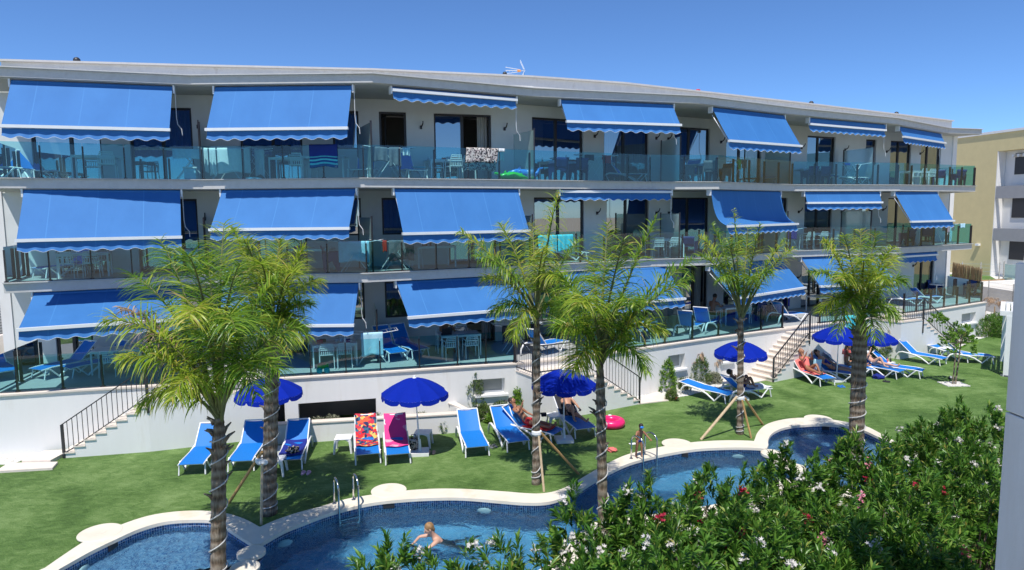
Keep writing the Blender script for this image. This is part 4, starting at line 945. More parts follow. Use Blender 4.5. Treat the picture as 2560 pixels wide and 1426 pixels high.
# ================================================================== palms
rsn = np.random.RandomState(11)
def frond_arrays(base, ctrl, tip, n=95, ll=.62, w=.025, droop=.9, plume=.55, rs=rsn, bare=.24, dens_tip=1.0):
    """leaflets along a quadratic curve; returns V,F,rnd"""
    b, c, t = (np.array(x, float) for x in (base, ctrl, tip))
    ts = np.linspace(bare, 1, n); ts = np.repeat(ts, 2)+rs.uniform(-.004, .004, 2*n); side = np.tile([1, -1], n)
    Pp = ((1-ts)**2)[:, None]*b+(2*ts*(1-ts))[:, None]*c+(ts**2)[:, None]*t
    Tg = (2*(1-ts))[:, None]*(c-b)+(2*ts)[:, None]*(t-c); Tg /= np.linalg.norm(Tg, axis=1)[:, None]
    up = np.array([0, 0, 1.]); S = np.cross(Tg, up); S /= np.linalg.norm(S, axis=1)[:, None]+1e-9; U = np.cross(S, Tg)
    k = (ts-bare)/(1-bare); L = ll*(.60+.6*np.sin(PI*np.clip(k*.9+.12, 0, 1)))*rs.uniform(.75, 1.15, 2*n)*np.where(k > .93, .7, 1)
    el = rs.uniform(-plume, plume, 2*n)+.25; fwd = .35+.5*k+rs.uniform(-.15, .15, 2*n)
    D = S*(side*np.cos(el))[:, None]+U*np.sin(el)[:, None]+Tg*fwd[:, None]; D /= np.linalg.norm(D, axis=1)[:, None]
    m = 2*n; st = 5; vs = np.zeros((m, st*2-1, 3)); pos = Pp.copy(); d = D.copy(); dr = droop*rs.uniform(.5, 1.5, m); wd = w*rs.uniform(.7, 1.2, m)
    Wv = np.cross(d, up); Wv /= np.linalg.norm(Wv, axis=1)[:, None]+1e-9
    tw = rs.uniform(-.8, .8, m); Wv = Wv*np.cos(tw)[:, None]+np.cross(d, Wv)*np.sin(tw)[:, None]
    for s in range(st):
        ww = wd*[.6, 1, .9, .6, 0][s]/2
        if s < st-1: vs[:, 2*s] = pos-Wv*ww[:, None]; vs[:, 2*s+1] = pos+Wv*ww[:, None]
        else: vs[:, 2*s] = pos
        d = d-up*(dr*[.12, .28, .4, .5, 0][s])[:, None]; d /= np.linalg.norm(d, axis=1)[:, None]; pos = pos+d*(L/(st-1))[:, None]
    V = vs.reshape(-1, 3); q = 2*st-1; o = np.arange(m)*q; Fs = []
    for s in range(st-2): a = o+2*s; Fs += [np.stack([a, a+1, a+3], 1), np.stack([a, a+3, a+2], 1)]
    a = o+2*(st-2); Fs.append(np.stack([a, a+1, a+2], 1)); nf = len(Fs); F = np.concatenate(Fs); r = rs.uniform(0, 1, m)
    return V, F, np.tile(r, nf)
def trunk_mb(path, radii, n=14, rough=.012, rings=46):
    mb = MB(); rr = random.Random(3); pts = []; rad = []
    for i in range(rings+1):
        s = i/rings*(len(path)-1); k = min(int(s), len(path)-2); f = s-k; p = Vector(path[k])*(1-f)+Vector(path[k+1])*f; pts.append(p); rad.append((radii[k]*(1-f)+radii[k+1]*f)*(1+.05*math.sin(i*2.6)+rr.uniform(-.02, .02)))
    return mb.tube(pts, rad, n)
def palm(base, top, rad, fronds, label, yellow=0, lean=0, leaf=.62, boots=12, cable=(.15, .8), stakes=None, n=95, crownr=1.0):
    base = Vector(base); top = Vector(top); t = thing('palm_tree', base, label=label, cat='palm tree', group='palm trees standing in the lawn round the pool')
    mid = (base+top)/2+Vector((lean, 0, 0)); path = [base-Vector((0, 0, .05)), base+(top-base)*.08, mid, base+(top-base)*.85, top]
    obj('trunk', trunk_mb(path, [rad*1.25, rad*1.05, rad*1.0, rad*.95, rad*.62]), M['bark'], t, True, smooth=True)
    def tp(s):
        k = s*4; i = min(int(k), 3); return path[i]+(path[i+1]-path[i])*(k-i)
    rr = random.Random(label)
    for i in range(boots):                                   # old leaf bases sticking out
        s = rr.uniform(.45, .98); a = rr.uniform(0, 2*PI); p = tp(s)+Vector((math.cos(a), math.sin(a), 0))*rad*.75; d = Vector((math.cos(a), math.sin(a), rr.uniform(.9, 2.2))).normalized()
        L = rr.uniform(.08, .22); obj('leaf_stub', MB().tube([p, p+d*L*.6, p+d*L+Vector((math.cos(a), math.sin(a), 0))*.05], [.045, .03, .012], 5), M['bark'], t, True)
    pts = []; turns = 7; k = turns*12                         # light cable wound round the trunk
    for i in range(k+1):
        s = cable[0]+(cable[1]-cable[0])*i/k; a = i/12*2*PI; p = tp(s); r = rad*1.10+.012 if s < .8 else rad*.95; pts.append(p+Vector((math.cos(a)*r, math.sin(a)*r, 0)))
    obj('light_cable', MB().tube(pts, .013, 5), M['rope'], t, True)
    for i, f in enumerate(fronds):                           # f = (px,py tip, depth offset, arch, [dead])
        tip = PD(f[0], f[1], top.y+f[2]); arch = f[3]; dead = len(f) > 4 and f[4]
        b = top+Vector((rr.uniform(-.05, .05), rr.uniform(-.05, .05), rr.uniform(-.1, .1))); v = tip-b; L = v.length
        c = b+v*.42+Vector((0, 0, L*arch))
        rachis = MB(); rp = [b*(1-q)**2+c*2*q*(1-q)+tip*q*q for q in [j/10 for j in range(11)]]; rachis.tube(rp, [.036*crownr*(1-.85*j/10) for j in range(11)], 6)
        fr = thing('frond', (0, 0, 0)); bpy.data.objects.remove(fr)
        mt = M['dryleaf'] if dead == 1 else (M['frondy'] if rr.random() < yellow or dead == 2 else M['frond'])
        V, Fa, r = frond_arrays(b, c, tip, n=n, ll=leaf*rr.uniform(.85, 1.1), droop=rr.uniform(.6, 1.25) if dead != 1 else 2.2, plume=.75)
        me = fastmesh('frond', V, Fa, mt, r); o = obj('frond', me, None, t, True)
        obj('stalk', rachis, M['rachis'] if dead != 1 else M['straw'], o, True)
        o2 = KIDS(o)[-1]; o2.matrix_parent_inverse = Matrix.Translation(-t.location) @ Matrix.Identity(4); o2.matrix_parent_inverse = (Matrix.Translation(t.location) @ o.matrix_parent_inverse).inverted()
    return t
def stake(foot, topp, label, mat='wood', r=.035):
    t = thing('support_stake', foot, label=label, cat='wooden stake', group='wooden stakes bracing the palms')
    obj('pole', MB().tube([foot, topp], [r, r*.95], 8), M[mat], t, True); return t
def strap(c, r, label):
    t = thing('tree_strap', c, label=label, cat='strap'); obj('band', MB().lathe([(r, -.06), (r+.025, -.02), (r+.02, .04), (r, .06)], c, 14), M['wcloth'], t, True); return t
# P1 leftmost, foot out of the frame
b1 = P(545, 1450, 0); t1 = PD(548, 1045, b1.y)
palm(b1, t1, .128, [(265,800,-.5,.42),(300,900,-.8,.5),(330,690,.6,.35),(400,600,.8,.30),(470,640,-1.2,.45),(350,1010,-.3,.62),(430,1000,-1.3,.75),(520,640,.5,.3),(600,660,-.8,.35),(690,700,.3,.35),(760,820,.5,.45),(700,930,-.9,.6),(640,990,-1.4,.8),(300,770,1.0,.3,1),(560,560,1.4,.25,2),(470,800,-2.0,.6),(590,830,-2.0,.6),(655,790,1.2,.4),(380,880,.9,.5)], 'leftmost palm tree, its dark trunk rising past the shallow pool', yellow=.22, leaf=.58, boots=16, cable=(.02, .82), n=92)
b2 = P(672, 1285, 0); t2 = PD(682, 835, b2.y)
palm(b2, t2, .150, [(580,570,.3,.22),(610,600,-.8,.3),(760,620,.4,.25,2),(775,760,-.3,.45),(760,850,-.8,.55),(700,600,.9,.22,2),(570,700,.6,.4),(560,800,-.6,.55),(640,880,-1.4,.8),(720,880,-1.2,.75),(800,700,.9,.35),(650,660,-1.6,.4),(740,680,-1.2,.4,2),(590,870,.6,.6),(690,640,1.2,.3)], 'second palm from the left, yellow topped, wrapped in grey cable beside the pool point', yellow=.65, leaf=.55, boots=14, cable=(.1, .75), n=95)
b3 = P(1340, 1210, 0); t3 = PD(1342, 790, b3.y)
palm(b3, t3, .092, [(1150,580,.2,.20),(1190,640,-.8,.35),(1395,480,.3,.12),(1450,600,.8,.2),(1500,700,.3,.35),(1230,780,-.2,.5),(1280,850,-.8,.7),(1430,830,-.7,.65),(1250,560,.9,.2),(1360,620,-1.4,.3),(1330,560,1.2,.2,2),(1470,790,.6,.55),(1210,700,.8,.4),(1400,700,-1.6,.5)], 'third palm from the left, with a frond arching left in front of an awning', yellow=.4, leaf=.52, boots=14, cable=(.1, .7), n=85)
b4 = P(1508, 1330, 0); t4 = PD(1500, 905, b4.y)
palm(b4, t4, .098, [(1640,545,.3,.12),(1730,650,.2,.18),(1720,700,-.4,.25),(1560,600,-.9,.2),(1400,690,.5,.3),(1390,820,-.3,.5),(1430,930,-.6,.75),(1660,830,-.2,.55,2),(1590,760,-1.5,.5),(1480,640,.8,.2),(1520,560,1.0,.15),(1620,930,-.8,.8),(1450,760,-1.6,.5),(1570,850,.9,.5),(1410,760,1.1,.4)], 'fourth palm from the left, its trunk crossing the pool edge', yellow=.15, leaf=.55, boots=12, cable=(.15, .78), n=95)
b5 = P(1850, 1085, 0); t5 = PD(1852, 790, b5.y)
palm(b5, t5, .092, [(1835,525,.2,.06),(1900,560,-.4,.10,2),(1750,590,.2,.25,2),(1745,640,-.4,.4),(1960,600,.1,.15,2),(1985,620,.5,.25,2),(1800,700,-.9,.6),(1880,700,-1.0,.6),(1780,560,.6,.15),(1930,680,-.3,.55),(1820,600,-1.0,.25),(1870,570,1.0,.15)], 'slender fifth palm braced by three stakes above a lying person', yellow=.35, leaf=.48, boots=12, cable=(.05, .72), n=75)
b6 = P(2138, 1160, 0); t6 = PD(2152, 800, b6.y)
palm(b6, t6, .178, [(2060,600,.3,.25,2),(2030,680,.0,.45),(2050,780,-.3,.7),(2110,590,-.7,.2),(2190,580,.4,.15),(2230,620,.2,.3,2),(2265,700,.0,.5),(2240,790,-.4,.75),(2160,650,-1.4,.4),(2100,700,-1.2,.55),(2210,700,-1.3,.55),(2150,575,1.0,.15),(2090,840,-.9,1.0),(2190,850,-.9,1.0),(2245,640,.9,.3,2)], 'rightmost palm with a thick shaggy trunk and a drooping yellow green crown', yellow=.55, leaf=.50, boots=26, cable=(.12, .55), n=90)
stake(P(572,1258), PD(655,1130,b2.y-.1), 'brown stake leaning left of the second palm'); stake(P(653,1312), PD(655,1160,b2.y-.25), 'pale upright stake in front of the second palm trunk', 'wood2', .03)
stake(P(1447,1186), PD(1350,1080,b3.y-.05), 'thick brown stake leaning right from the third palm'); stake(P(1360,1230), PD(1347,1090,b3.y-.2), 'pale thin stake beside the foot of the third palm', 'wood2', .03)
stake(P(1752,1100), PD(1842,992,b5.y-.1), 'longest stake of the fifth palm, leaning out to the left', 'wood2', .04); stake(P(1878,1096), PD(1855,1000,b5.y-.25), 'thin stake of the fifth palm standing nearest the pool', 'wood', .03); stake(P(1907,1062), PD(1862,996,b5.y+.1), 'stake of the fifth palm leaning out to the right')
strap(PD(662,1150,b2.y), .175, 'white strap tying the stakes to the second palm'); strap(PD(1342,1082,b3.y), .105, 'white strap tying the stakes to the third palm'); strap(PD(1851,995,b5.y), .10, 'pale strap tying the three stakes to the fifth palm')
# ================================================================== leafy shrubs made of leaf whorls
def whorls(centers, dirs, L, wd, per, rs, spread=1.0, tiers=3, tier_h=.05, rbase=None):
    m = len(centers); c = np.repeat(centers, per, 0); d = np.repeat(dirs, per, 0); n = m*per
    a = rs.uniform(0, 2*PI, n); ref = np.array([.31, .2, .93]); s = np.cross(d, ref); s /= np.linalg.norm(s, axis=1)[:, None]+1e-9; t = np.cross(d, s)
    tier = np.tile(np.arange(per), m)/per; back = tier*tier_h*tiers
    sp = spread*(.35+.9*tier)+rs.uniform(-.15, .15, n)
    D = d+(s*np.cos(a)[:, None]+t*np.sin(a)[:, None])*sp[:, None]; D /= np.linalg.norm(D, axis=1)[:, None]
    o = c-d*back[:, None]; l = L*rs.uniform(.65, 1.15, n); Wv = np.cross(D, d); Wv /= np.linalg.norm(Wv, axis=1)[:, None]+1e-9; Nn = np.cross(Wv, D)
    ww = (wd*rs.uniform(.8, 1.2, n)/2)[:, None]; l_ = l[:, None]; sag = np.array([0, 0, -1.])*(l*.16)[:, None]
    V = np.stack([o, o+D*l_*.45-Wv*ww+Nn*ww*.5, o+D*l_*.45+Wv*ww+Nn*ww*.5, o+D*l_*.5, o+D*l_+sag], 1).reshape(-1, 3); b = np.arange(n)*5
    F = np.concatenate([np.stack([b, b+1, b+3], 1), np.stack([b, b+3, b+2], 1), np.stack([b+1, b+4, b+3], 1), np.stack([b+3, b+4, b+2], 1)])
    r = rs.uniform(0, 1, n) if rbase is None else np.clip(np.repeat(rbase, per)+rs.uniform(-.25, .25, n), 0, 1)
    return V, F, np.tile(r, 4)
def dome(rs, n, c, r, h, low=.0):
    """points on and in a lumpy rounded shrub; returns points and outward directions"""
    a = rs.uniform(0, 2*PI, n); z = rs.uniform(low, 1, n)**.8; q = np.sqrt(np.clip(1-(z*.96)**2.4, 0, 1)); k = rs.uniform(.62, 1.0, n)**.6
    lump = 1+.14*np.sin(a*3+c[0]*3)+.1*np.sin(a*5+z*6+c[1])+.08*np.sin(z*9+a*2)
    X = c[0]+np.cos(a)*q*r*k*lump; Y = c[1]+np.sin(a)*q*r*k*lump; Z = c[2]+z*h*(.80+.2*k)*(1+.07*np.sin(a*4+1))
    Dd = np.stack([np.cos(a)*q*.9, np.sin(a)*q*.9, .45+.55*z], 1)+rs.uniform(-.4, .4, (n, 3)); Dd /= np.linalg.norm(Dd, axis=1)[:, None]
    return np.stack([X, Y, Z], 1), Dd
def stems(c, r, h, k, rr, mat='bark', rad=.018):
    mb = MB()
    for i in range(k):
        a = rr.uniform(0, 2*PI); q = rr.uniform(.2, .75)*r; p0 = Vector((c[0]+math.cos(a)*.12, c[1]+math.sin(a)*.12, c[2]-.05)); p1 = Vector((c[0]+math.cos(a)*q, c[1]+math.sin(a)*q, c[2]+h*rr.uniform(.6, .85)))
        mb.tube([p0, (p0+p1)/2+Vector((0, 0, h*.1)), p1], [rad, rad*.8, rad*.4], 5)
    return mb
def blossom(rs, c0, d0, per=11, s=.022, mat='fw'):
    """one cluster of small five petalled flowers"""
    Vs = []; Fs = []; R_ = []; b = 0; c = c0+d0*.05
    for j in range(per):
        o = c+rs.normal(0, .028, 3); d = d0+rs.uniform(-.7, .7, 3); d /= np.linalg.norm(d); s1 = np.cross(d, [.3, .5, .8]); s1 /= np.linalg.norm(s1); s2 = np.cross(d, s1); a0 = rs.uniform(0, 6)
        ring = [o+d*.004+(s1*math.cos(a0+q*2*PI/10)+s2*math.sin(a0+q*2*PI/10))*(s if q % 2 == 0 else s*.45)+d*(.008 if q % 2 == 0 else 0) for q in range(10)]
        Vs += [o]+ring; Fs += [(b, b+1+q, b+1+(q+1) % 10) for q in range(10)]; R_ += [rs.uniform()]*10; b += 11
    return fastmesh('flower_cluster', Vs, Fs, M[mat], R_)
def shrub(name, c, r, h, n, L, wd, per, mat, label, cat, group=None, flowers=(), low=.0, seed=1, spread=1.0, tier_h=.05, stem=6, srad=.018):
    rs = np.random.RandomState(seed); t = thing(name, c, label=label, cat=cat, group=group)
    Pt, D = dome(rs, n, c, r, h, low)
    V, Fa, rn = whorls(Pt, D, L, wd, per, rs, spread, tier_h=tier_h); obj('foliage', fastmesh('foliage', V, Fa, M[mat], rn), None, t, True)
    if stem: obj('stems', stems(c, r, h, stem, random.Random(seed), rad=srad), M['bark'], t, True)
    out = np.array([i for i in range(n) if True])
    sc_ = ((Pt-np.array(c))/np.array([r, r, h])); vis = np.nonzero((np.linalg.norm(sc_, axis=1) > .80) & (D[:, 2] > .25) & (D[:, 1] < .75))[0]
    for fm, k in flowers:
        k = int(k*2.4+2) if name == 'oleander' else k
        if k and len(vis):
            fz = 1.15 if name == 'oleander' else .6
            for i in rs.choice(len(vis), min(k, len(vis)), replace=False):
                q = Pt[vis[i]]; obj('flower_cluster', blossom(rs, q, D[vis[i]], max(9, int(rs.uniform(9, 20)*fz)), .023*fz, fm), None, t, True)
    return t
# oleander hedge between the camera's building and the pool
HP = [  # px, py of the crown top, depth, radius, height above soil, flowers, word
 (780,1480,6.0,.60,2.6,(('fw',2),),'low oleander cut by the lower frame edge, leftmost'),
 (960,1385,6.3,.62,2.9,(('fw',5),),'oleander with white flowers in front of the swimmer\'s pool side'),
 (1130,1400,6.2,.60,2.9,(('fw',4),),'oleander just right of the swimmer, with pale flowers'),
 (1290,1370,6.6,.66,3.0,(('fw',3),),'oleander below the third palm in the bottom edge'),
 (1450,1275,7.3,.75,3.2,(('fw',9),),'oleander with white blossoms left of the fourth palm trunk'),
 (1640,1235,7.5,.95,3.2,(('fw',9),('fr',1)),'oleander with big white blossoms right of the fourth palm trunk'),
 (1500,1400,6.0,.75,2.7,(('fw',8),),'near oleander heavy with white blossoms at the bottom middle'),
 (1700,1360,6.1,.80,2.9,(('fw',6),('fr',5)),'near oleander mixing white and deep red flowers'),
 (1800,1200,8.5,1.0,3.2,(('fw',6),),'oleander whose tips stand before the stepping stones'),
 (1880,1290,6.9,.9,3.0,(('fr',7),('fw',3)),'oleander carrying most of the deep red flowers'),
 (1990,1155,9.3,1.05,3.2,(('fw',6),),'oleander in front of the round whirlpool'),
 (2080,1270,7.5,.95,3.0,(('fw',4),('fp',2)),'oleander below the whirlpool with white and pink flowers'),
 (2170,1110,9.8,1.0,3.0,(('fw',3),('fp',4)),'oleander around the foot of the rightmost palm'),
 (2260,1210,8.5,1.0,3.1,(('fp',5),('fr',4)),'oleander with the bright pink clusters'),
 (2340,1085,10.8,1.15,3.0,(('fw',6),('fp',2)),'far oleander before the lawn right of the rightmost palm'),
 (2440,1028,11.6,1.1,3.1,(('fw',10),),'farthest oleander, white flowered, beside the white pillar'),
 (2420,1150,9.4,1.0,3.0,(('fw',6),),'oleander with white flowers close to the white pillar'),
 (2130,1400,6.6,.85,2.6,(('fw',3),('fp',3)),'near oleander in the lower right, in shade'),
 (1920,1420,5.9,.8,2.6,(('fw',4),),'near oleander at the bottom edge below the red flowers'),
 (2290,1330,7.6,.85,2.4,(('fr',3),),'dark shaded oleander above the bare soil'),
]
for i, (px, py, dp, r, h, fl, lab) in enumerate(HP):
    top_ = PD(px, py, dp); c = (top_.x, top_.y, top_.z-h)
    nn_ = int(430*(r/.8)**2); L = .145; low = .0 if py < 1250 or px < 2000 else .3
    shrub('oleander', c, r, h, nn_, L, .030, 17, 'ole', lab, 'oleander', 'oleander bushes of the flowering hedge', fl, low=.12, seed=20+i, spread=1.05, tier_h=.05, stem=14, srad=.016)
    # soil under it
mb = MB()
mb.grid(lambda u, v: (-4+u*22, 3+u*6+v*5.2, -.02+.95*math.sin(PI*min(1, v*1.02))**.7*(.5+.5*math.sin(u*3))+.05*math.sin(u*40)*math.sin(v*15)), 60, 14)
bank = obj('planting_bank', mb, M['soil'], kind='structure', smooth=True)
# dry grass and seedlings on the bank at the lower right
rs = np.random.RandomState(77); pts = []
for i in range(900):
    q = P(rs.uniform(2150, 2530), rs.uniform(1330, 1440), .6); pts.append((q.x, q.y, rs.uniform(.45, .75)))
V, Fa, rn = whorls(np.array(pts), np.tile([0, -.1, 1.], (900, 1)), .22, .012, 7, rs, .8); obj('dry_grass', fastmesh('dry_grass', V, Fa, M['dryleaf'], rn), None, kind='stuff')
# beds along the podium
def at0(px, py): p = P(px, py, 0); return (p.x, p.y, 0)
for k, (px, py, r, h, mt, fl, lab) in enumerate([
 (50,1128,.28,.38,'bushg',(),'small grey green shrub in gravel left of the stair pad'), (8,1130,.25,.35,'bushg',(),'tiny grey shrub in gravel at the left frame edge'),
 (795,1080,.24,.42,'bushg',(),'small pale shrub behind the lounger with the blue towel'), (832,1078,.24,.48,'bushg',(),'pale shrub left of the empty white side table'),
 (735,1082,.22,.4,'bushg',(),'shaded small shrub behind the third lounger'), (945,1080,.18,.55,'bushg',(),'thin shrub between the two loungers with printed towels'),
 (1055,1072,.2,.5,'bushg',(),'small shrub behind the second umbrella pole'), (1108,1078,.28,.5,'bush',(),'small shrub in gravel left of the empty lounger'),
 (1188,1045,.30,1.5,'bush',(),'tall thin yellow green shrub beside the basement window'), (1213,1050,.3,.5,'bush',(),'low shrub at the foot of the tall thin one'),
 (1250,1042,.28,.55,'bush',(('fp',5),),'pink flowering plant under the basement window'), (1230,1058,.2,.3,'bright',(('fy',5),),'yellow flowering plant beside a spotlight'),
 (1300,1040,.3,.95,'bright',(('fw',2),),'bright green climber left of the reclining man'),
 (1665,978,.38,1.15,'bright',(),'bright green broad leaved plant below the second basement window'), (1680,1000,.22,.35,'bush',(('fr',5),),'low red flowering plant by the stone path'),
 (1708,972,.24,.4,'bush',(('fr',4),('fp',2)),'low red and pink flowering plant between gravel and lawn'), (1745,962,.45,1.1,'bush',(('fp',6),),'bush with pink roses left of the fourth umbrella'),
 (1822,942,.25,1.1,'redleaf',(),'bronze leaved plant beneath the fourth umbrella'), (1785,958,.3,.4,'bushg',(),'low grey shrub under the fourth umbrella'),
 (2120,905,.3,1.0,'redleaf',(),'bronze leaved plant behind the person facing away'), (2172,900,.35,.8,'bright',(),'green plant right of the rightmost palm trunk'),
 (2215,892,.35,.75,'bush',(('fy',6),),'yellow flowering bush behind the sunbathing woman'), (2195,898,.25,.4,'bush',(),'low plant in gravel behind the whirlpool loungers'),
 (2400,858,.4,.6,'bush',(('fy',4),),'yellow green bush behind the young tree'), (2378,862,.25,.4,'bushg',(),'low shrub at the foot of the rightmost stairs'),
 (2455,838,1.0,1.0,'ole',(('fw',4),),'broad dark green oleander bush at the right podium corner'), (2500,838,1.1,1.1,'ole',(('fw',4),),'dark green oleander bush touching the white canopy post'), (2540,830,1.1,1.2,'ole',(('fw',3),),'dark green bush behind the canopy')]):
    big = r > .8
    shrub('oleander' if big else 'garden_plant', at0(px, py), r, h, int(260*(r/.3)**1.3) if not big else 900, .10 if not big else .13, .02 if mt != 'bright' else .035, 8, mt, lab, 'bush' if big else 'plant', 'small plants in the gravel beds' if not big else 'oleander bushes at the right', fl, seed=200+k, stem=4, srad=.008, spread=1.1, tier_h=.03)
# dead feathery fronds left standing (dried cycads / grasses)
def dry_tuft(loc, h, n, label, spread=.5, seed=1):
    t = thing('dry_palm', loc, label=label, cat='dried plant', group='dried brown plants'); rs = np.random.RandomState(seed)
    obj('stem', MB().tube([loc, (loc[0], loc[1], loc[2]+h*.5)], [.05, .03], 6), M['straw'], t, True)
    for i in range(n):
        a = rs.uniform(0, 2*PI); b = Vector((loc[0], loc[1], loc[2]+h*.3)); tip = b+Vector((math.cos(a)*spread*rs.uniform(.5, 1), math.sin(a)*spread*rs.uniform(.5, 1), h*rs.uniform(.1, .5))); c = (b+tip)/2+Vector((0, 0, h*.55))
        V, Fa, rn = frond_arrays(b, c, tip, n=26, ll=.2, w=.02, droop=2.5, rs=rs, bare=.3); obj('dead_frond', fastmesh('dead_frond', V, Fa, M['dryleaf'], rn), None, t, True)
dry_tuft(at0(1735, 960), 1.6, 9, 'dried brown frond plant left of the pink rose bush', .5, 3); dry_tuft(at0(1775, 950), 1.2, 9, 'dried straw coloured plant just left of the fourth umbrella', .5, 4)
dry_tuft(at0(2222, 890), 2.0, 13, 'dried palm crown above the pair of umbrellas', .6, 5); p = PD(2485, 800, 40); dry_tuft((p.x, p.y, p.z), 1.6, 12, 'dried bush behind the podium corner at the right', .8, 6)
# young tree with two stems
c = at0(2385, 962); t = thing('young_tree', c, label='young two stemmed tree with bright leaves in a white gravel square', cat='tree')
c = Vector(c); mb = MB(); mb.tube([c+Vector((-.05, 0, 0)), c+Vector((-.02, .0, .9)), c+Vector((.05, 0, 1.75))], [.03, .025, .02], 7); obj('trunk', mb, M['bark'], t, True)
obj('trunk', MB().tube([c+Vector((.05, 0, 0)), c+Vector((.12, .0, .9)), c+Vector((.18, 0, 1.9))], [.035, .028, .02], 7), M['bark'], t, True)
rs = np.random.RandomState(5); Pt, D = dome(rs, 95, tuple(c+Vector((.1, 0, 1.25))), .62, 1.05); P2, D2_ = dome(rs, 26, tuple(c+Vector((-.75, 0, 2.35))), .28, .4)
V, Fa, rn = whorls(np.concatenate([Pt, P2]), np.concatenate([D, D2_]), .15, .07, 7, rs, 1.3); obj('foliage', fastmesh('foliage', V, Fa, M['bright'], rn), None, t, True)
obj('branch', MB().tube([c+Vector((.1, 0, 1.6)), c+Vector((-.3, 0, 2.2)), c+Vector((-.8, 0, 2.7))], [.02, .015, .008], 5), M['bark'], t, True)
obj('gravel_square', MB().prism([(c.x-.42, c.y-.3), (c.x+.42, c.y-.3), (c.x+.42, c.y+.35), (c.x-.42, c.y+.35)], -.01, .03), M['gravel'], kind='structure')
# ================================================================== lawn furniture
LG = 'blue and white sun loungers on the lawn'
L1 = lpx((483,1188), (518,1068), 'blue lounger farthest left on the lawn, left of the dark palm trunk', LG, shift=(0, -.1))
L2 = lpx((601,1183), (627,1066), 'blue lounger between the two left palm trunks', LG)
L3 = lpx((722,1180), (738,1064), 'blue lounger with a navy towel and a balled leopard cloth', LG)
L4 = lpx((921,1165), (915,1052), 'lounger covered by a red and black tropical print towel', LG)
L5 = lpx((996,1165), (990,1060), 'lounger covered by a pink towel with white flowers', LG)
L6 = lpx((1195,1146), (1174,1034), 'empty lounger right of the second umbrella, feet towards the pool', LG)
L7 = lpx((1298,1132), (1273,1035), 'empty lounger with palm shadows, left of the third palm trunk', LG)
L8 = lpx((1398,1107), (1328,1022), 'lounger behind the third palm trunk with a sunbather on red cloth', LG)
L9 = lpx((1466,1098), (1434,1006), 'lounger with the reclining dark haired man', LG)
L10 = lpx((1830,1008), (1768,962), 'flat blue lounger left of the fifth palm trunk', LG, ang=8)
L11 = lpx((1915,988), (1838,938), 'lounger with a white towel right of the fifth palm trunk', LG)
L12 = lpx((2072,968), (2035,900), 'lounger of the person wrapped in a salmon towel', LG)
L13 = lpx((2150,958), (2080,893), 'lounger in umbrella shade with the lying woman', LG)
L14 = lpx((2180,940), (2120,885), 'lounger partly hidden behind the rightmost palm trunk', LG)
L15 = lpx((2255,948), (2215,887), 'lounger with the woman in a white bikini', LG)
L16 = lpx((2308,946), (2258,886), 'empty lounger right of the woman in a white bikini', LG)
L17 = lpx((2362,915), (2316,858), 'empty lounger left of the young tree', LG)
L18 = lpx((2436,908), (2372,870), 'flat lounger behind the young tree stems', LG, ang=6)
L19 = lpx((2480,908), (2418,856), 'empty lounger farthest right on the lawn, before the canopy post', LG)
def loc2w(L, p):
    (x, y, z), rz = L; v = Matrix.Rotation(rz, 3, 'Z') @ Vector(p); return Vector((x, y, z))+v
def on_lounger(L, name, mat, label, y0=0, y1=1.94, ang=42, cat='towel', w_=.62, over=0, smooth=True):
    s, c = math.sin(math.radians(ang)), math.cos(math.radians(ang)); hy, hz = 1.22, .37
    def fn(u, v):
        y = y0+(y1-y0)*v; x = (u-.5)*w_; lump = .012*math.sin(u*9+v*13)+.01*math.sin(v*21+u*4)
        if y <= hy: p = (x, y, .375-.03*math.sin(PI*u)+lump*.8+.012)
        else: q = y-hy; p = (x, hy+q*c-s*(.012+lump*.5), hz+q*s+c*(.03+lump*.5-.02*math.sin(PI*u)))
        return p
    mb = MB(); mb.grid(fn, 10, 30); o = obj(name, mb, M[mat], smooth=smooth, label=label, cat=cat); o.location = L[0]; o.rotation_euler = (0, 0, L[1]); o.modifiers.new('t', 'SOLIDIFY').thickness = .012
    return o
on_lounger(L4, 'towel', 'tropic', 'red and black tropical print towel hanging over the lounger back', .55, 2.0, w_=.60)
on_lounger(L5, 'towel', 'hibiscus', 'pink towel with large pale flowers on a lounger', .50, 2.0, w_=.62)
on_lounger(L3, 'towel', 'navyc', 'rumpled navy towel on the seat of the third lounger', .25, 1.3, w_=.58)
on_lounger(L11, 'towel', 'wcloth', 'white towel over the foot end of a lounger', .0, .75, w_=.64); on_lounger(L9, 'towel', 'black', 'black towel on the backrest behind the reclining man', 1.2, 1.98, w_=.56)
on_lounger(L8, 'towel', 'red', 'red cloth under the sunbather beside the third palm', .25, 1.1, w_=.58); on_lounger(L12, 'towel', 'salmon', 'salmon pink towel spread on the lounger under the wrapped person', .5, 1.9, w_=.6)
def ball(L, p, mat, label, name='clothes', r=.16, cat='clothes'):
    rs = np.random.RandomState(len(label)); mb = MB(); mb.ell((0, 0, 0), (r, r*.8, r*.5), 20, 12); mb.v = [tuple(np.array(v)*(1+.22*math.sin(v[0]*60+v[1]*40)+.15*math.sin(v[2]*90+v[0]*30))) for v in mb.v]
    o = obj(name, mb, M[mat], smooth=True, label=label, cat=cat); o.location = loc2w(L, p) if L else p; return o
ball(L3, (.05, .42, .44), 'zebra', 'balled up leopard print cloth on the navy towel')
def stable(px, py, rz, label): p = P(px, py, 0); return place(ST, p, rz, label=label, cat='side table', group='low white side tables')
stable(860, 1128, .1, 'empty white side table left of the tropical print towel lounger'); stable(1058, 1115, -.05, 'white side table behind the second umbrella pole')
stable(1388, 1070, .2, 'white side table with sunglasses beside the reclining man'); stable(1828, 985, .5, 'white side table left of the fifth palm trunk')
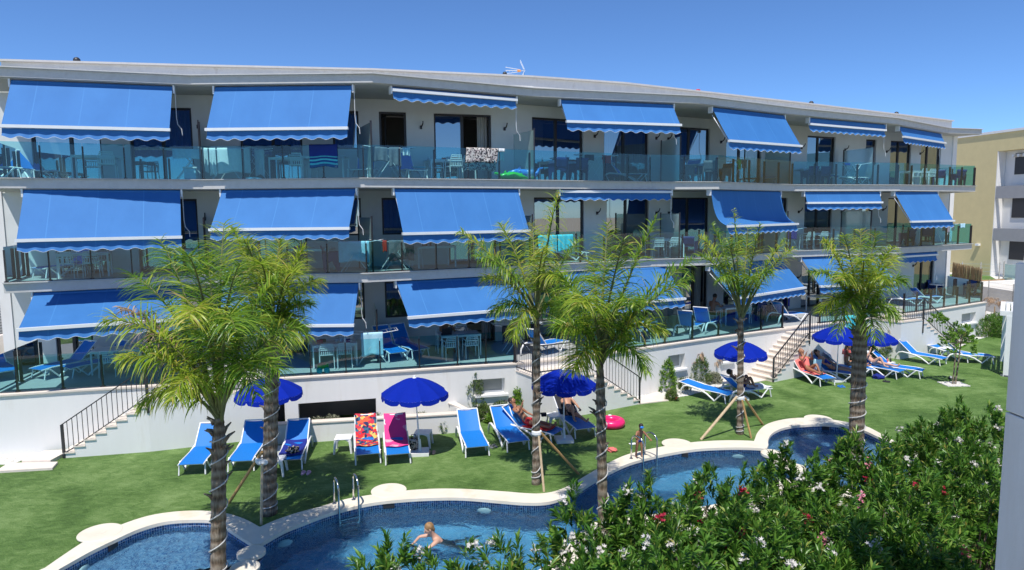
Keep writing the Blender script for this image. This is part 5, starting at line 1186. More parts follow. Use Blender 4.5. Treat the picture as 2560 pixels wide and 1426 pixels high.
stable(2216, 930, .6, 'white side table with things on it left of the bikini woman'); stable(2362, 893, .6, 'white side table beside the flat lounger at the young tree'); stable(690, 1185, .1, 'white side table behind the second palm trunk')
# parasols
def parasol(base, rr, hh, label, tilt=(0, 0)):
    t = thing('parasol', base, label=label, cat='parasol', group='royal blue parasols on the lawn'); b = Vector(base); top = b+Vector((tilt[0], tilt[1], hh))
    obj('pole', MB().tube([b, b+(top-b)*.5], [.022, .022], 8).tube([b+(top-b)*.45, top+Vector((0, 0, -.03))], [.016, .016], 8), M['whitem'], t, True)
    n = 10; mb = MB(); z0 = hh-.42; segs = 6
    def rib(a, q):                                # q 0 centre .. 1 rim
        return Vector((math.cos(a)*rr*q, math.sin(a)*rr*q, -.42*q**1.7))
    for i in range(n):
        a0, a1 = 2*PI*i/n, 2*PI*(i+1)/n; pan = MB()
        def fn(u, v, a0=a0, a1=a1):
            p = rib(a0, v)*(1-u)+rib(a1, v)*u; return top+p+Vector((0, 0, -.035*math.sin(PI*u)*v))
        pan.grid(fn, 6, 8); o = obj('canopy_panel', pan, M['umb'], t, True, smooth=True)
        vl = MB(); vl.grid(lambda u, v: top+(rib(a0, 1)*(1-u)+rib(a1, 1)*u)*1.0+Vector((0, 0, -.035*math.sin(PI*u)))+Vector((math.cos((a0+a1)/2)*.02*v, math.sin((a0+a1)/2)*.02*v, -(.13-.02*abs(2*u-1))*v+.0)) if .02 < u < .98 else top+(rib(a0, 1)*(1-u)+rib(a1, 1)*u)+Vector((0, 0, -.06*v)), 12, 3); obj('valance', vl, M['umb'], t, True, smooth=True)
        obj('rib', MB().tube([top+rib(a0, q/6)-Vector((0, 0, .012)) for q in range(7)], .006, 4), M['whitem'], t, True)
        obj('strut', MB().tube([b+(top-b)*.8, top+rib(a0, .5)-Vector((0, 0, .015))], .005, 4), M['whitem'], t, True)
    obj('finial', MB().lathe([(.05, -.02), (.055, .0), (.04, .02), (.03, .06), (.022, .065)], top, 12), M['white'], t, True)
    obj('base', MB().box((b.x, b.y, .05), (.5, .5, .09), .1).lathe([(.06, 0.09), (.05, .12), (.03, .4), (.028, .42)], (b.x, b.y, 0), 10), M['white'], t, True)
    return t
parasol(P(690,1130), .93, 2.13, 'royal blue parasol behind the second palm trunk', (-.12, 0)); parasol(P(1050,1135), .92, 2.15, 'royal blue parasol beside the pink flowered towel', (-.1, 0))
parasol(P(1410,1103), .93, 2.12, 'royal blue parasol above the reclining man', (0, 0)); q = PD(1852, 853, 23.4); parasol((q.x, q.y, 0), .92, q.z, 'royal blue parasol crossed by the fifth palm trunk')
parasol(P(2091,953), .96, 2.15, 'left one of the overlapping blue parasols at the right', (.02, 0)); q = PD(2172, 821, 28.2); parasol((q.x, q.y, 0), 1.12, q.z, 'right one of the overlapping blue parasols, behind the rightmost palm')
# small things on the grass
def slippers(px, py, mat, label, rz=0, dx=.14, s=1):
    t = thing('slippers', P(px, py, .0), rz, label=label, cat='slippers')
    for k in (-1, 1):
        so_ = MB(); so_.lathe([(.0, 0), (.13*s, 0), (.135*s, .02), (.12*s, .028)], (k*dx/2, 0, 0), 14, sx=.38); so_.v = [(x, y, z) for x, y, z in so_.v]; obj('sole', so_, M[mat], t)
        obj('strap', MB().tube([(k*dx/2-.05*s, .03, .02), (k*dx/2-.03*s, .04, .055), (k*dx/2+.03*s, .04, .055), (k*dx/2+.05*s, .03, .02)], .014*s, 6), M[mat], t)
    return t
slippers(765, 1184, 'pinks', 'pink slippers on the grass right of the third lounger'); slippers(1232, 1118, 'gcloth', 'grey sandals between the two empty loungers', .6); slippers(1078, 1133, 'skinp', 'beige sandals in the shade right of the second parasol foot')
slippers(2103, 968, 'bluev', 'blue slippers at the foot of the salmon towel lounger', .2); slippers(2216, 955, 'black', 'black slippers below the side table at the right', 1.0)
ball(None, P(2196, 943, .06), 'navyc', 'navy towel dropped on the grass beside black slippers', r=.22); ball(None, P(1530, 1125, .05), 'salmon', 'crumpled peach towel at the pool edge right of the fourth palm', r=.13)
t = thing('beach_bag', P(1035, 1130, 0), label='black and cream zebra striped beach bag by the parasol foot', cat='bag'); obj('bag_body', MB().lathe([(.12, 0), (.15, .1), (.16, .3), (.13, .38)], (0, 0, 0), 16, sx=.8), M['zebra'], t, smooth=True); obj('handle', MB().tube([(-.08, 0, .37), (-.05, 0, .5), (.05, 0, .5), (.08, 0, .37)], .012, 6), M['black'], t)
# pink inflatable ring
c = P(1528, 1066, 0); t = thing('swim_ring', c, label='pink inflatable flamingo ring lying right of the fourth palm trunk', cat='swim ring')
obj('ring', MB().tube([(math.cos(a)*.30, math.sin(a)*.30, .13) for a in [2*PI*k/28 for k in range(29)]], .13, 14), M['pink'], t, smooth=True); obj('valve_patch', MB().ell((.0, .3, .26), (.06, .05, .02), 12, 6), M['white'], t)
# folded paper towel at the ladder
p = P(1582, 1110, .01); obj('paper_sheet', MB().box((p.x, p.y, .012), (.2, .14, .006), .3), M['white'], label='white sheet on the grass left of the pool ladder child', cat='sheet')
# pool ladders
def ladder(pa, pb, label):
    A, B = Vector(P(*pa, CZ)), Vector(P(*pb, CZ)); t = thing('pool_ladder', A, label=label, cat='ladder', group='steel ladders at the pool edge')
    u = (B-A).normalized(); n = Vector((u.y, -u.x, 0))
    if n.y > 0: n = -n
    for q in (A, B):
        h = .62; pts = [q+Vector((0, 0, z)) for z in (0, .3, h-.12)]+[q+n*(.22-.22*math.cos(a))+Vector((0, 0, h-.12+.17*math.sin(a))) for a in [k*PI/8 for k in range(1, 8)]]+[q+n*.44+Vector((0, 0, z)) for z in (h-.12, .2, -.3, -1.1)]
        obj('handrail', MB().tube(pts, .022, 8), M['steel'], t, True, smooth=True); obj('flange', MB().lathe([(.05, 0), (.05, .012), (.03, .02)], q, 14), M['steel'], t, True)
    for z in (-.25, -.5, -.75, -1.0):
        obj('tread', MB().seg(A+n*.44+Vector((0, 0, z)), B+n*.44+Vector((0, 0, z)), .08, .025), M['steel'], t, True)
    return t
ladder((836,1260), (884,1250), 'steel pool ladder in the left part of the main pool'); ladder((1578,1147), (1612,1137), 'steel pool ladder with the child holding its rails')
# spotlights on the wall foot
for i, (px, py, lab) in enumerate([(415,1120,'small black spotlight on turf at the left podium wall'),(66,1130,'small black spotlight beside the grey shrub at the left'),(1540,1018,'small black spotlight at the wall behind the swim ring'),(1978,937,'small black spotlight left of the salmon towel lounger'),(2374,955,'black ground spotlight beside the young tree'),(1233,1053,'spotlight with silver face beside the yellow flowering plant'),(1672,993,'small black spotlight in front of the red flowering plant')]):
    p = P(px, py, 0); t = thing('garden_spotlight', p, label=lab, cat='spotlight', group='small garden spotlights')
    obj('spike', MB().tube([(0, 0, 0), (0, 0, .12)], .012, 6), M['black'], t); obj('lamp_head', MB().tube([(0, .03, .13), (.0, -.05, .20)], [.05, .06], 8), M['black'], t); obj('lens', MB().tube([(0, -.05, .20), (.0, -.056, .205)], [.05, .05], 8), M['screen'], t)
# ================================================================== balcony things
CG, TG, AG, RG, BG = 'white slatted garden chairs', 'white garden tables on balconies and terrace', 'dark blue resin armchairs', 'drying racks on balconies and terrace', 'sun loungers on balconies and terrace'
def bchair(lv, px, d, r, lab, dx=0, dy=0): p, a = bal(lv, px, d); return place(CH, p, a+r, label=lab, cat='chair', group=CG)
def barm(lv, px, d, r, lab): p, a = bal(lv, px, d); return place(AC, p, a+r, label=lab, cat='armchair', group=AG)
def btab(lv, px, d, r, lab): p, a = bal(lv, px, d); return place(TB, p, a+r, label=lab, cat='table', group=TG)
def blng(lv, px, d, r, lab, ang=42, sl='sling'): p, a = bal(lv, px, d); return lounger(p, a+r, lab, BG, sl, ang)
blng(2, 72, .9, 1.35, 'top floor lounger at the far left end, foot in the sun', 60); blng(2, 118, 1.6, .5, 'second lounger from the left on the top floor, in shade', 60)
btab(2, 250, 1.1, 0, 'white table on the top floor behind the leftmost balustrade posts'); bchair(2, 232, 1.7, .1, 'white chair behind the leftmost top floor table'); bchair(2, 272, .5, PI, 'white chair in front of the leftmost top floor table')
btab(2, 735, 1.3, 0, 'white table left of the striped towel on the top floor'); bchair(2, 745, .6, PI+.1, 'white chair with its slatted back to the railing, left of the striped towel')
btab(2, 815, .9, 0, 'white table behind the striped towel'); blng(2, 893, .6, 0, 'top floor lounger with upright back right of the striped towel', 70); blng(2, 1047, .5, .05, 'top floor lounger with a turquoise cloth, left of the white chairs', 60)
btab(2, 1115, 1.7, 0, 'white table in front of the open top floor glass door'); bchair(2, 1135, .55, PI, 'white chair with clothes on its back, before the open top floor door'); bchair(2, 1092, 1.5, 1.4, 'white chair left of the table before the open top floor door'); bchair(2, 1172, .8, PI-.3, 'white chair behind the patterned sarong')
btab(2, 1400, 1.1, 0, 'white table with two blue armchairs right of the inflatables'); barm(2, 1395, .5, PI, 'left blue armchair at the table right of the inflatables'); barm(2, 1444, .5, PI, 'right blue armchair at the table right of the inflatables')
blng(2, 1625, .7, 1.0, 'blue lounger on the top floor right of the drying clothes', 55); blng(2, 1690, 1.1, -.9, 'lounger leaning back at the glass partition on the top floor', 60)
btab(2, 1752, 1.2, 0, 'white table among grey chairs on the top floor')
GC = mk_armchair('gcloth'); usedp.discard(GC.name)
for i, (px, d, r, lab) in enumerate([(1712,1.0,2.0,'grey chair at the left end of the top floor table'),(1765,.6,2.6,'pale grey chair with its back to the railing on the top floor'),(1805,1.0,-1.8,'grey chair at the right end of the top floor table')]):
    p, a = bal(2, px, d); place(GC, p, a+r, label=lab, cat='chair', group='grey shell chairs on the top floor')
blng(2, 1925, .7, -.95, 'blue lounger under the steep top floor awning', 50); btab(2, 2025, .9, 0, 'white table with blue armchairs before the sixth top floor balcony'); barm(2, 2022, .45, PI, 'left blue armchair on the sixth top floor balcony'); barm(2, 2052, .45, PI, 'right blue armchair on the sixth top floor balcony')
blng(2, 2165, .6, 1.45, 'blue lounger under the open drying rack on the top floor', 10); btab(2, 2285, 1.1, 0, 'white table at the seventh top floor balcony'); bchair(2, 2298, .5, PI, 'left white chair at the seventh top floor balcony'); bchair(2, 2320, .55, PI-.2, 'right white chair at the seventh top floor balcony')
barm(2, 2347, .9, 2.2, 'shaded dark blue armchair on the seventh top floor balcony'); barm(2, 2393, .5, PI-.4, 'dark blue armchair alone at the right end of the top floor')
# middle floor
blng(1, 92, 1.0, -.85, 'blue lounger in the left corner of the middle floor, foot in sunlight', 58); btab(1, 215, 1.3, 0, 'white table with four chairs at the left of the middle floor')
for px, d, r, lab in [(168,.7,PI,'front left chair of the four at the left middle floor table'),(232,.7,PI,'front right chair of the four at the left middle floor table'),(195,2.0,0,'rear left chair of the four at the left middle floor table'),(252,2.0,0,'rear right chair of the four at the left middle floor table')]: bchair(1, px, d, r, lab)
btab(1, 480, 1.8, .2, 'white table left of the first middle floor partition'); btab(1, 780, 1.1, 0, 'white table behind the yellowed palm frond on the middle floor'); barm(1, 830, .9, 1.9, 'dark armchair beside the table on the middle floor'); barm(1, 730, 1.0, -1.9, 'dark armchair half hidden behind the second palm crown')
btab(1, 1085, 1.2, 0, 'white table right of the green drying rack'); bchair(1, 1035, 1.2, 1.7, 'white chair right beside the green drying rack'); blng(1, 1470, .8, 1.1, 'blue lounger behind the third palm on the middle floor', 55)
btab(1, 1660, 1.1, 0, 'white table above the fourth palm crown on the middle floor'); bchair(1, 1640, .55, PI+.1, 'left white chair above the fourth palm crown'); bchair(1, 1683, .5, PI-.1, 'right white chair above the fourth palm crown'); barm(1, 1722, .8, 2.5, 'blue armchair left of the fifth palm crown')
btab(1, 2045, 1.0, 0, 'white table with slatted chairs above the rightmost palm'); bchair(1, 2015, .5, PI, 'left slatted chair above the rightmost palm'); bchair(1, 2048, .45, PI, 'middle slatted chair above the rightmost palm'); bchair(1, 2075, .6, PI-.2, 'right slatted chair above the rightmost palm')
btab(1, 2290, 1.2, 0, 'table under the steep awning on the middle floor'); barm(1, 2262, .8, PI, 'dark armchair under the steep middle floor awning'); barm(1, 2312, .7, 2.2, 'dark armchair left of the hanging laundry')
# ground terrace: feet measured on the tiles
def g(px, py): return P(px, py, ZT)
def gl_(f, h, lab, ang=45): return lpx(f, h, lab, BG, z=ZT, ang=ang)
gl_((90,950), (135,868), 'left lounger of the pair at the terrace left end, in the sun'); gl_((165,945), (205,866), 'right lounger of the pair at the terrace left end, half in shade')
def gput(pr, px, py, r, lab, cat, grp): return place(pr, g(px, py), r, label=lab, cat=cat, group=grp)
WA = math.atan2(.3, 1)
gput(TB, 300, 928, WA, 'white table beside the pair of loungers at the terrace left', 'table', TG); gput(CH, 275, 940, WA+PI, 'white chair in front of the left terrace table', 'chair', CG)
gput(TB, 838, 912, WA, 'white table with things on it under the second terrace awning', 'table', TG); gput(CH, 818, 920, WA+PI, 'left chair at the cluttered white terrace table', 'chair', CG); gput(CH, 862, 917, WA+PI, 'right chair at the cluttered white terrace table', 'chair', CG); gput(CH, 868, 893, WA, 'rear chair at the cluttered white terrace table', 'chair', CG)
gl_((998,905), (986,826), 'left lounger of two side by side against the wall on the terrace', 60); gl_((1055,897), (1040,820), 'right lounger of two side by side against the wall on the terrace', 60)
gput(TB, 1148, 886, WA, 'white table of the person with a laptop', 'table', TG); gput(CH, 1128, 899, WA+PI, 'left empty chair before the laptop table', 'chair', CG); gput(CH, 1177, 894, WA+PI, 'right empty chair before the laptop table', 'chair', CG); gput(CH, 1158, 868, WA, 'far chair behind the laptop table', 'chair', CG)
gl_((1405,872), (1352,818), 'terrace lounger behind the third palm trunk', 50); gput(TB, 1590, 848, .4, 'white table behind the fourth palm crown on the terrace', 'table', TG); gput(CH, 1560, 862, .4+PI, 'left chair of the table behind the fourth palm', 'chair', CG); gput(CH, 1605, 855, .4+PI, 'right chair of the table behind the fourth palm', 'chair', CG)
gl_((1745,826), (1708,778), 'left lounger of two between glass screens left of the seated man', 60); gl_((1785,817), (1740,772), 'right lounger of two between glass screens left of the seated man', 60)
gput(TB, 1828, 808, .45, 'white table in front of the bare backed man', 'table', TG); gput(CH, 1783, 814, .45-1.2, 'white chair of the bare backed man', 'chair', CG); gput(CH, 1858, 808, .45+PI, 'white chair right of the fifth palm trunk', 'chair', CG)
barmg = [(1890,800,'dark armchair right of the fifth palm trunk on the terrace'),(1925,795,'dark armchair left of the laundry beside the glass screen'),(2075,778,'blue armchair left of the rightmost palm crown')]
for px, py, lab in barmg: gput(AC, px, py, .5+PI, lab, 'armchair', AG)
gl_((2008,800), (1960,752), 'terrace lounger beside the glass screen left of the rightmost palm', 50); gput(TB, 2055, 778, .5, 'white table left of the rightmost palm crown', 'table', TG)
gl_((2312,764), (2262,722), 'left lounger of the pair near the reed screen', 40); gl_((2350,756), (2290,718), 'right lounger of the pair near the reed screen', 40)
# round bistro table
p = g(2340, 745); t = thing('bistro_table', p, label='small round white bistro table before the reed screen', cat='table'); obj('tabletop', MB().lathe([(.34, .71), (.35, .72), (.35, .735)], (0, 0, 0), 24), M['white'], t); obj('column', MB().tube([(0, 0, .03), (0, 0, .71)], .03, 8), M['white'], t)
for k in range(4): obj('foot', MB().tube([(0, 0, .06), (math.cos(k*PI/2)*.28, math.sin(k*PI/2)*.28, .01)], .018, 6), M['white'], t)
gput(AC, 2338, 738, .6, 'dark blue armchair behind the small round table', 'armchair', AG)
# racks with washing
def rack(p, a, lab, items=(), hh=.95, grp=RG):
    t = mk_rack([], hh); t.location = p; t.rotation_euler = (0, 0, a); tag(t, label=lab, cat='drying rack', group=grp)
    for (x0, x1, mat, drop, l2) in items:
        Ra = Matrix.Rotation(a, 3, 'Z'); A = Vector(p)+Ra@Vector((x0, -.27, hh+.04)); B = Vector(p)+Ra@Vector((x1, -.27, hh+.04)); hung('towel' if 'towel' in l2 else 'clothes', mat, A, B, drop, drop*.5, l2, 'towel' if 'towel' in l2 else 'clothes', waves=2)
def brack(lv, px, d, lab, items, r=0): p, a = bal(lv, px, d); rack(p, a+r, lab, items)
brack(2, 478, 1.0, 'drying rack with a few bright clothes left of the first top floor partition', [(-.5,.3,'lblue',.3,'pale clothes on the rack above the white laundry bin')])
brack(2, 575, .55, 'drying rack full of white washing on the top floor', [(-.8,-.55,'wcloth',.75,'narrow white cloth at the left end of the white washing'),(-.5,-.3,'wcloth',.85,'long narrow white cloth in the white washing'),(-.25,.8,'wcloth',.78,'wide white towel of the white washing')])
brack(2, 640, 1.0, 'drying rack behind the white washing on the top floor', [(-.3,.0,'gcloth',.6,'grey cloth behind the white washing'),(.1,.4,'wcloth',.85,'second narrow white cloth near the dark shorts')])
brack(2, 972, .6, 'drying rack hung with dark clothes between partition and lounger', [(-.6,-.1,'gcloth',.45,'dark clothes at the left of the small rack'),(-.05,.35,'gcloth',.6,'dark shirt on the small rack'),(.4,.65,'wcloth',.25,'light cloth lying over the small rack')])
brack(2, 1490, .9, 'drying rack with crimson and dark clothes', [(-.7,-.3,'black',.2,'black small clothes at the rack end'),(.1,.5,'red',.3,'crimson clothes on the drying rack')])
brack(2, 1832, .8, 'drying rack with a lime green cloth under the steep awning', [(-.1,.15,'green',.4,'lime green cloth on the drying rack'),(.2,.6,'gcloth',.35,'grey cloth next to the lime green one')]); brack(2, 2130, .5, 'white drying rack standing open on the sixth top floor balcony', [(-.7,-.4,'bluev',.1,'blue peg bag on the open drying rack')])
brack(1, 892, .5, 'drying rack with a pale blue sheet left of the middle floor partition', [(-.5,.5,'lblue',.65,'pale blue sheet on the middle floor drying rack')]); brack(1, 990, .5, 'green edged drying rack with a dark towel at the slab corner', [(-.3,.55,'gcloth',.65,'large dark towel on the green edged drying rack'),(-.5,-.36,'red',.35,'small red and pink clothes on the corner of the drying rack')])
brack(1, 1965, .6, 'drying rack with dark clothes beside the sagging awning', [(-.4,.3,'navyc',.5,'dark blue clothes by the sagging awning')]); brack(1, 2352, .6, 'drying rack with many small clothes at the right end of the middle floor', [(-.6,-.3,'black',.3,'black small clothes at the right end of the middle floor'),(-.2,.1,'pinks',.4,'pink clothes at the right end of the middle floor'),(.2,.5,'gcloth',.3,'grey clothes at the right end of the middle floor')])
rack(g(930, 905), WA, 'small dark drying rack with a turquoise towel on the terrace', [(-.35,.35,'lblue',.75,'turquoise towel hanging on the small terrace rack')], .98); rack(g(1292, 880), WA, 'drying rack with dark clothes behind the third palm trunk', [(-.6,-.2,'black',.6,'black clothes left on the rack behind the third palm'),(.2,.6,'black',.55,'black clothes right on the rack behind the third palm')]); rack(g(1945, 792), .5, 'drying rack beside the glass screen on the terrace', [(0,.4,'navyc',.5,'dark washing beside the terrace glass screen')])
# towels over the balustrades
def over(lv, x0, x1, mat, drop, back, lab, name='towel', cat='towel', **k):
    z = {2: ZU, 1: ZM}[lv]; p, _ = bal(lv, x0, 0); q, _ = bal(lv, x1, 0); return hung(name, mat, (p.x, p.y, z+1.035), (q.x, q.y, z+1.035), drop, back, lab, cat, **k)
over(2, 776, 846, 'stripe', .70, .35, 'dark blue beach towel with turquoise stripes on the top floor glass'); over(2, 1167, 1246, 'paisley', .48, .75, 'black and cream patterned sarong over the top floor glass', sk=.12); over(2, 1247, 1262, 'wcloth', .1, .4, 'small white and blue cloth right beside the patterned sarong')
over(1, 1345, 1392, 'turq', .62, .3, 'turquoise towel left over the middle floor glass behind the third palm'); over(1, 1394, 1432, 'turq', .58, .3, 'turquoise towel right over the middle floor glass behind the third palm'); over(1, 2393, 2405, 'lblue', .2, .2, 'small white and blue cloth over the right middle floor glass')
p, a = bal(2, 708, .25); A = p+Vector((-.28*math.cos(a), -.28*math.sin(a), 1.05)); hung('shorts', 'black', A, A+Vector((.56*math.cos(a), .56*math.sin(a), 0)), .26, .02, 'black swimming shorts hanging left of the striped towel', 'shorts')
q = g(2115, 800); mb = MB(); mb.grid(lambda u, v: (q.x-.35+.9*u*(1-.5*v)+.35*v*.4, q.y-.3+.05*math.sin(u*25)-.15*(1-v), q.z-.75+1.0*v), 40, 8); o = obj('towel', mb, M['turq'], smooth=True, label='turquoise pleated cloth hanging beside the pair of parasols', cat='towel'); o.modifiers.new('t', 'SOLIDIFY').thickness = .01
p, a = bal(2, 1047, .75); mb = MB(); mb.ell((0, 0, 0), (.26, .2, .035), 16, 8); o = obj('towel', mb, M['turq'], smooth=True, label='turquoise cloth on the lounger left of the white chairs', cat='towel'); o.location = p+Vector((0, 0, .41))
# laundry bin, green and blue inflatables, toy, ironing board, screens
p, a = bal(2, 476, .45); t = thing('laundry_bin', p, a, label='pale bin with white lid at the end of the first top floor balcony', cat='bin'); obj('bin_body', MB().prism([(-.17, -.13), (.17, -.13), (.17, .13), (-.17, .13)], 0, .36), M['lblue'], t, bev=.02); obj('lid', MB().box((0, 0, .385), (.4, .32, .05)), M['white'], t, bev=.01)
p, a = bal(2, 1282, .45); t = thing('inflatable_crocodile', p, a, label='green inflatable crocodile lying behind the top floor glass', cat='inflatable'); obj('body', MB().tube([(-.55, 0, .10), (-.35, 0, .14), (0, 0, .16), (.3, .02, .13), (.6, .05, .08)], [.06, .11, .15, .11, .04], 12), M['green'], t, smooth=True); obj('jaw', MB().tube([(-.5, 0, .2), (-.7, 0, .24)], [.05, .04], 8), M['green'], t)
for k in range(5): obj('back_spike', MB().tube([(-.3+.16*k, 0, .26-.01*k), (-.28+.16*k, 0, .34-.02*k)], [.05, .01], 6), M['green'], t)
p, a = bal(2, 1306, .8); t = thing('inflatable_dolphin', p, a, label='blue inflatable dolphin with raised tail behind the green crocodile', cat='inflatable'); obj('body', MB().tube([(-.6, 0, .26), (-.3, 0, .3), (.1, 0, .27), (.45, 0, .16), (.62, 0, .30), (.7, 0, .44)], [.07, .14, .15, .09, .06, .04], 12), M['bluev'], t, smooth=True); obj('fin', MB().tube([(-.15, 0, .38), (-.1, 0, .52)], [.1, .02], 6), M['bluev'], t); obj('tail', MB().box((.72, 0, .46), (.08, .42, .03), 0, 0, -.6), M['bluev'], t); obj('belly', MB().ell((-.15, 0, .2), (.36, .11, .09), 14, 8), M['white'], t)
p = g(808, 932); t = thing('toy_truck', p, WA, label='green and blue toy truck on the terrace edge above the dark opening', cat='toy'); obj('truck_bed', MB().box((0, 0, .2), (.34, .2, .12)), M['green'], t, bev=.02); obj('load', MB().ell((-.02, 0, .27), (.12, .08, .06), 10, 6), M['salmon'], t)
for a_ in (-1, 1):
    for b_ in (-1, 1): obj('wheel', MB().tube([(a_*.11, b_*.1, .09), (a_*.11, b_*.14, .09)], [.09, .09], 12), M['turq'], t)
p = g(1150, 888); t = thing('laptop', (p.x-.45, p.y-.1, ZT+.745), WA, label='black laptop open on the terrace table', cat='laptop'); obj('keyboard', MB().box((0, 0, .01), (.34, .24, .02)), M['black'], t); obj('screen', MB().box((0, -.13, .12), (.34, .015, .23), 0, .25), M['black'], t)
# things on tables
def bits(lv, px, py, label, mats, n=5, base=None):
    pr = random.Random(label)
    c = base if base is not None else P(px, py, {0: ZT}[lv]+.745)
    seen = set()
    for i in range(n):
        x, y = pr.uniform(-.5, .5), pr.uniform(-.2, .2); k = mats[i % len(mats)]; kind = pr.choice(['bottle', 'bowl', 'box'])
        if (kind, k) in seen: kind = [q for q in ('bottle', 'bowl', 'box', 'cup') if (q, k) not in seen][0]
        seen.add((kind, k))
        if kind in ('bottle', 'cup'): mb = MB().lathe([(.035, 0), (.035, .16), (.014, .2), (.014, .25)], (0, 0, 0), 10)
        elif kind == 'bowl': mb = MB().lathe([(.05, 0), (.09, .05), (.095, .07), (.085, .07)], (0, 0, 0), 14)
        else: mb = MB().box((0, 0, .05), (.18, .12, .1), pr.uniform(0, 1))
        o = obj(kind, mb, M[k], label='%s %s %s' % ({'white': 'white', 'wcloth': 'pale', 'salmon': 'reddish', 'straw': 'brown', 'black': 'black', 'navyc': 'dark blue', 'turq': 'turquoise', 'red': 'red', 'lblue': 'light blue'}[k], kind, label), cat=kind, group='small things on the tables'); o.location = Vector(c)+Vector((x, y, 0))
c = g(838, 912); bits(0, 0, 0, 'on the cluttered table under the second terrace awning', ['white', 'straw', 'salmon', 'lblue', 'wcloth', 'navyc'], 7, c+Vector((0, 0, .745)))
c = P(1388, 1070, 0); bits(0, 0, 0, 'on the side table beside the reclining man', ['black'], 1, c+Vector((0, 0, .42))); c = P(2216, 930, 0)
for i, (dx, dy, k) in enumerate([(-.12, .05, 'black'), (.05, .1, 'navyc'), (.12, -.05, 'black'), (-.02, -.08, 'salmon')]):
    o = obj('bottle', MB().lathe([(.035, 0), (.035, .1), (.02, .13), (.02, .15)], (0, 0, 0), 10), M[k], label='%s bottle on the side table left of the bikini woman' % ['short black', 'dark blue', 'rear black', 'reddish'][i], cat='bottle'); o.location = c+Vector((dx, dy, .42))
p, a = bal(2, 1115, 1.7); bits(2, 0, 0, 'on the table before the open top floor door', ['red', 'wcloth', 'turq'], 4, p+Vector((0, 0, .745))); p, a = bal(2, 1400, 1.1); bits(2, 0, 0, 'on the table right of the inflatables', ['wcloth', 'lblue'], 3, p+Vector((0, 0, .745)))
p, a = bal(1, 1085, 1.2); bits(1, 0, 0, 'on the table right of the green drying rack', ['black', 'black'], 2, p+Vector((0, 0, .745)))
# glass partitions between the flats
def partition(lv, px, lab, d0=.15, dl=1.9, h=1.75, slope=.35):
    ln = offs(F, .08); z = {2: ZU, 1: ZM, 0: ZT}[lv]
    if lv: p, a = bal(lv, px, d0); 
    else: p = g(px, 0) if 0 else None
    n = Vector((-math.sin(a), math.cos(a), 0)); q = p+n*dl; t = thing('glass_partition', p, label=lab, cat='glass partition', group='glass partitions between the balconies')
    for s_, hh in ((p, h), (q, h)): obj('post', MB().seg(s_, s_+Vector((0, 0, hh+.05)), .05, .05), M['dark'], t, True)
    mb = MB(); mb.v = [tuple(p+Vector((0, 0, .05))), tuple(q+Vector((0, 0, .05))), tuple(q+Vector((0, 0, h))), tuple(p+Vector((0, 0, h)))]; mb.f = [(0, 1, 2, 3)]; obj('glass_panel', mb, M['frost'], t, True)
for lv, px, w_ in [(2,504,'first from the left on the top floor'),(2,931,'second from the left on the top floor, right of a blue lounger'),(2,1336,'third from the left on the top floor, right of the inflatables'),(2,1700,'fourth from the left on the top floor'),(2,1974,'fifth from the left on the top floor'),(2,2182,'sixth from the left on the top floor'),
 (1,517,'first from the left on the middle floor'),(1,933,'second from the left on the middle floor, left of the green rack'),(1,1332,'third from the left on the middle floor'),(1,1697,'fourth from the left on the middle floor'),(1,1965,'fifth from the left on the middle floor'),(1,2172,'sixth from the left on the middle floor')]:
    partition(lv, px, 'glass partition, '+w_)
for (x0, y0, x1, y1, lab) in [(945,905,938,862,'tall glass screen left of the two side by side terrace loungers'),(1693,833,1660,800,'tall glass screen left of the two loungers by the seated man'),(1967,800,1958,775,'tall glass screen beside the terrace lounger left of the rightmost palm'),(1345,885,1330,845,'tall glass screen behind the third palm trunk')]:
    p, q = g(x0, y0), g(x1, y1); t = thing('glass_partition', p, label=lab, cat='glass partition', group='glass partitions between the balconies')
    for s_ in (p, q): obj('post', MB().seg(s_, s_+Vector((0, 0, 1.75)), .05, .05), M['dark'], t, True)
    mb = MB(); mb.v = [tuple(p+Vector((0, 0, .05))), tuple(q+Vector((0, 0, .05))), tuple(q+Vector((0, 0, 1.7))), tuple(p+Vector((0, 0, 1.7)))]; mb.f = [(0, 1, 2, 3)]; obj('glass_panel', mb, M['frost'], t, True)
# ================================================================== people
def skinmesh(name, pts, edges, radii, mat, parent, root=0, sub=2):
    me = bpy.data.meshes.new(name); me.from_pydata([tuple(p) for p in pts], edges, []); me.materials.append(mat)
    o = bpy.data.objects.new(name, me); C.objects.link(o); o.parent = parent
    md = o.modifiers.new('skin', 'SKIN')
    sv = me.skin_vertices[0].data
    for i, r in enumerate(radii): sv[i].radius = (r, r) if not hasattr(r, '__len__') else r; sv[i].use_root = (i == root)
    md.use_smooth_shade = True; md.branch_smoothing = .6
    s = o.modifiers.new('sub', 'SUBSURF'); s.levels = sub; s.render_levels = sub
    return o
BONES = [('pelvis','belly'),('belly','chest'),('chest','neck'),('neck','head'),('head','crown'),('chest','shL'),('shL','elL'),('elL','wrL'),('wrL','haL'),('chest','shR'),('shR','elR'),('elR','wrR'),('wrR','haR'),('pelvis','hiL'),('hiL','thL'),('thL','knL'),('knL','caL'),('caL','anL'),('anL','toL'),('pelvis','hiR'),('hiR','thR'),('thR','knR'),('knR','caR'),('caR','anR'),('anR','toR')]
RAD = dict(pelvis=.115, belly=.105, chest=.125, neck=.052, head=.082, crown=.078, sh=.055, el=.038, wr=.026, ha=.030, hi=.092, th=.078, kn=.055, ca=.052, an=.034, to=.032)
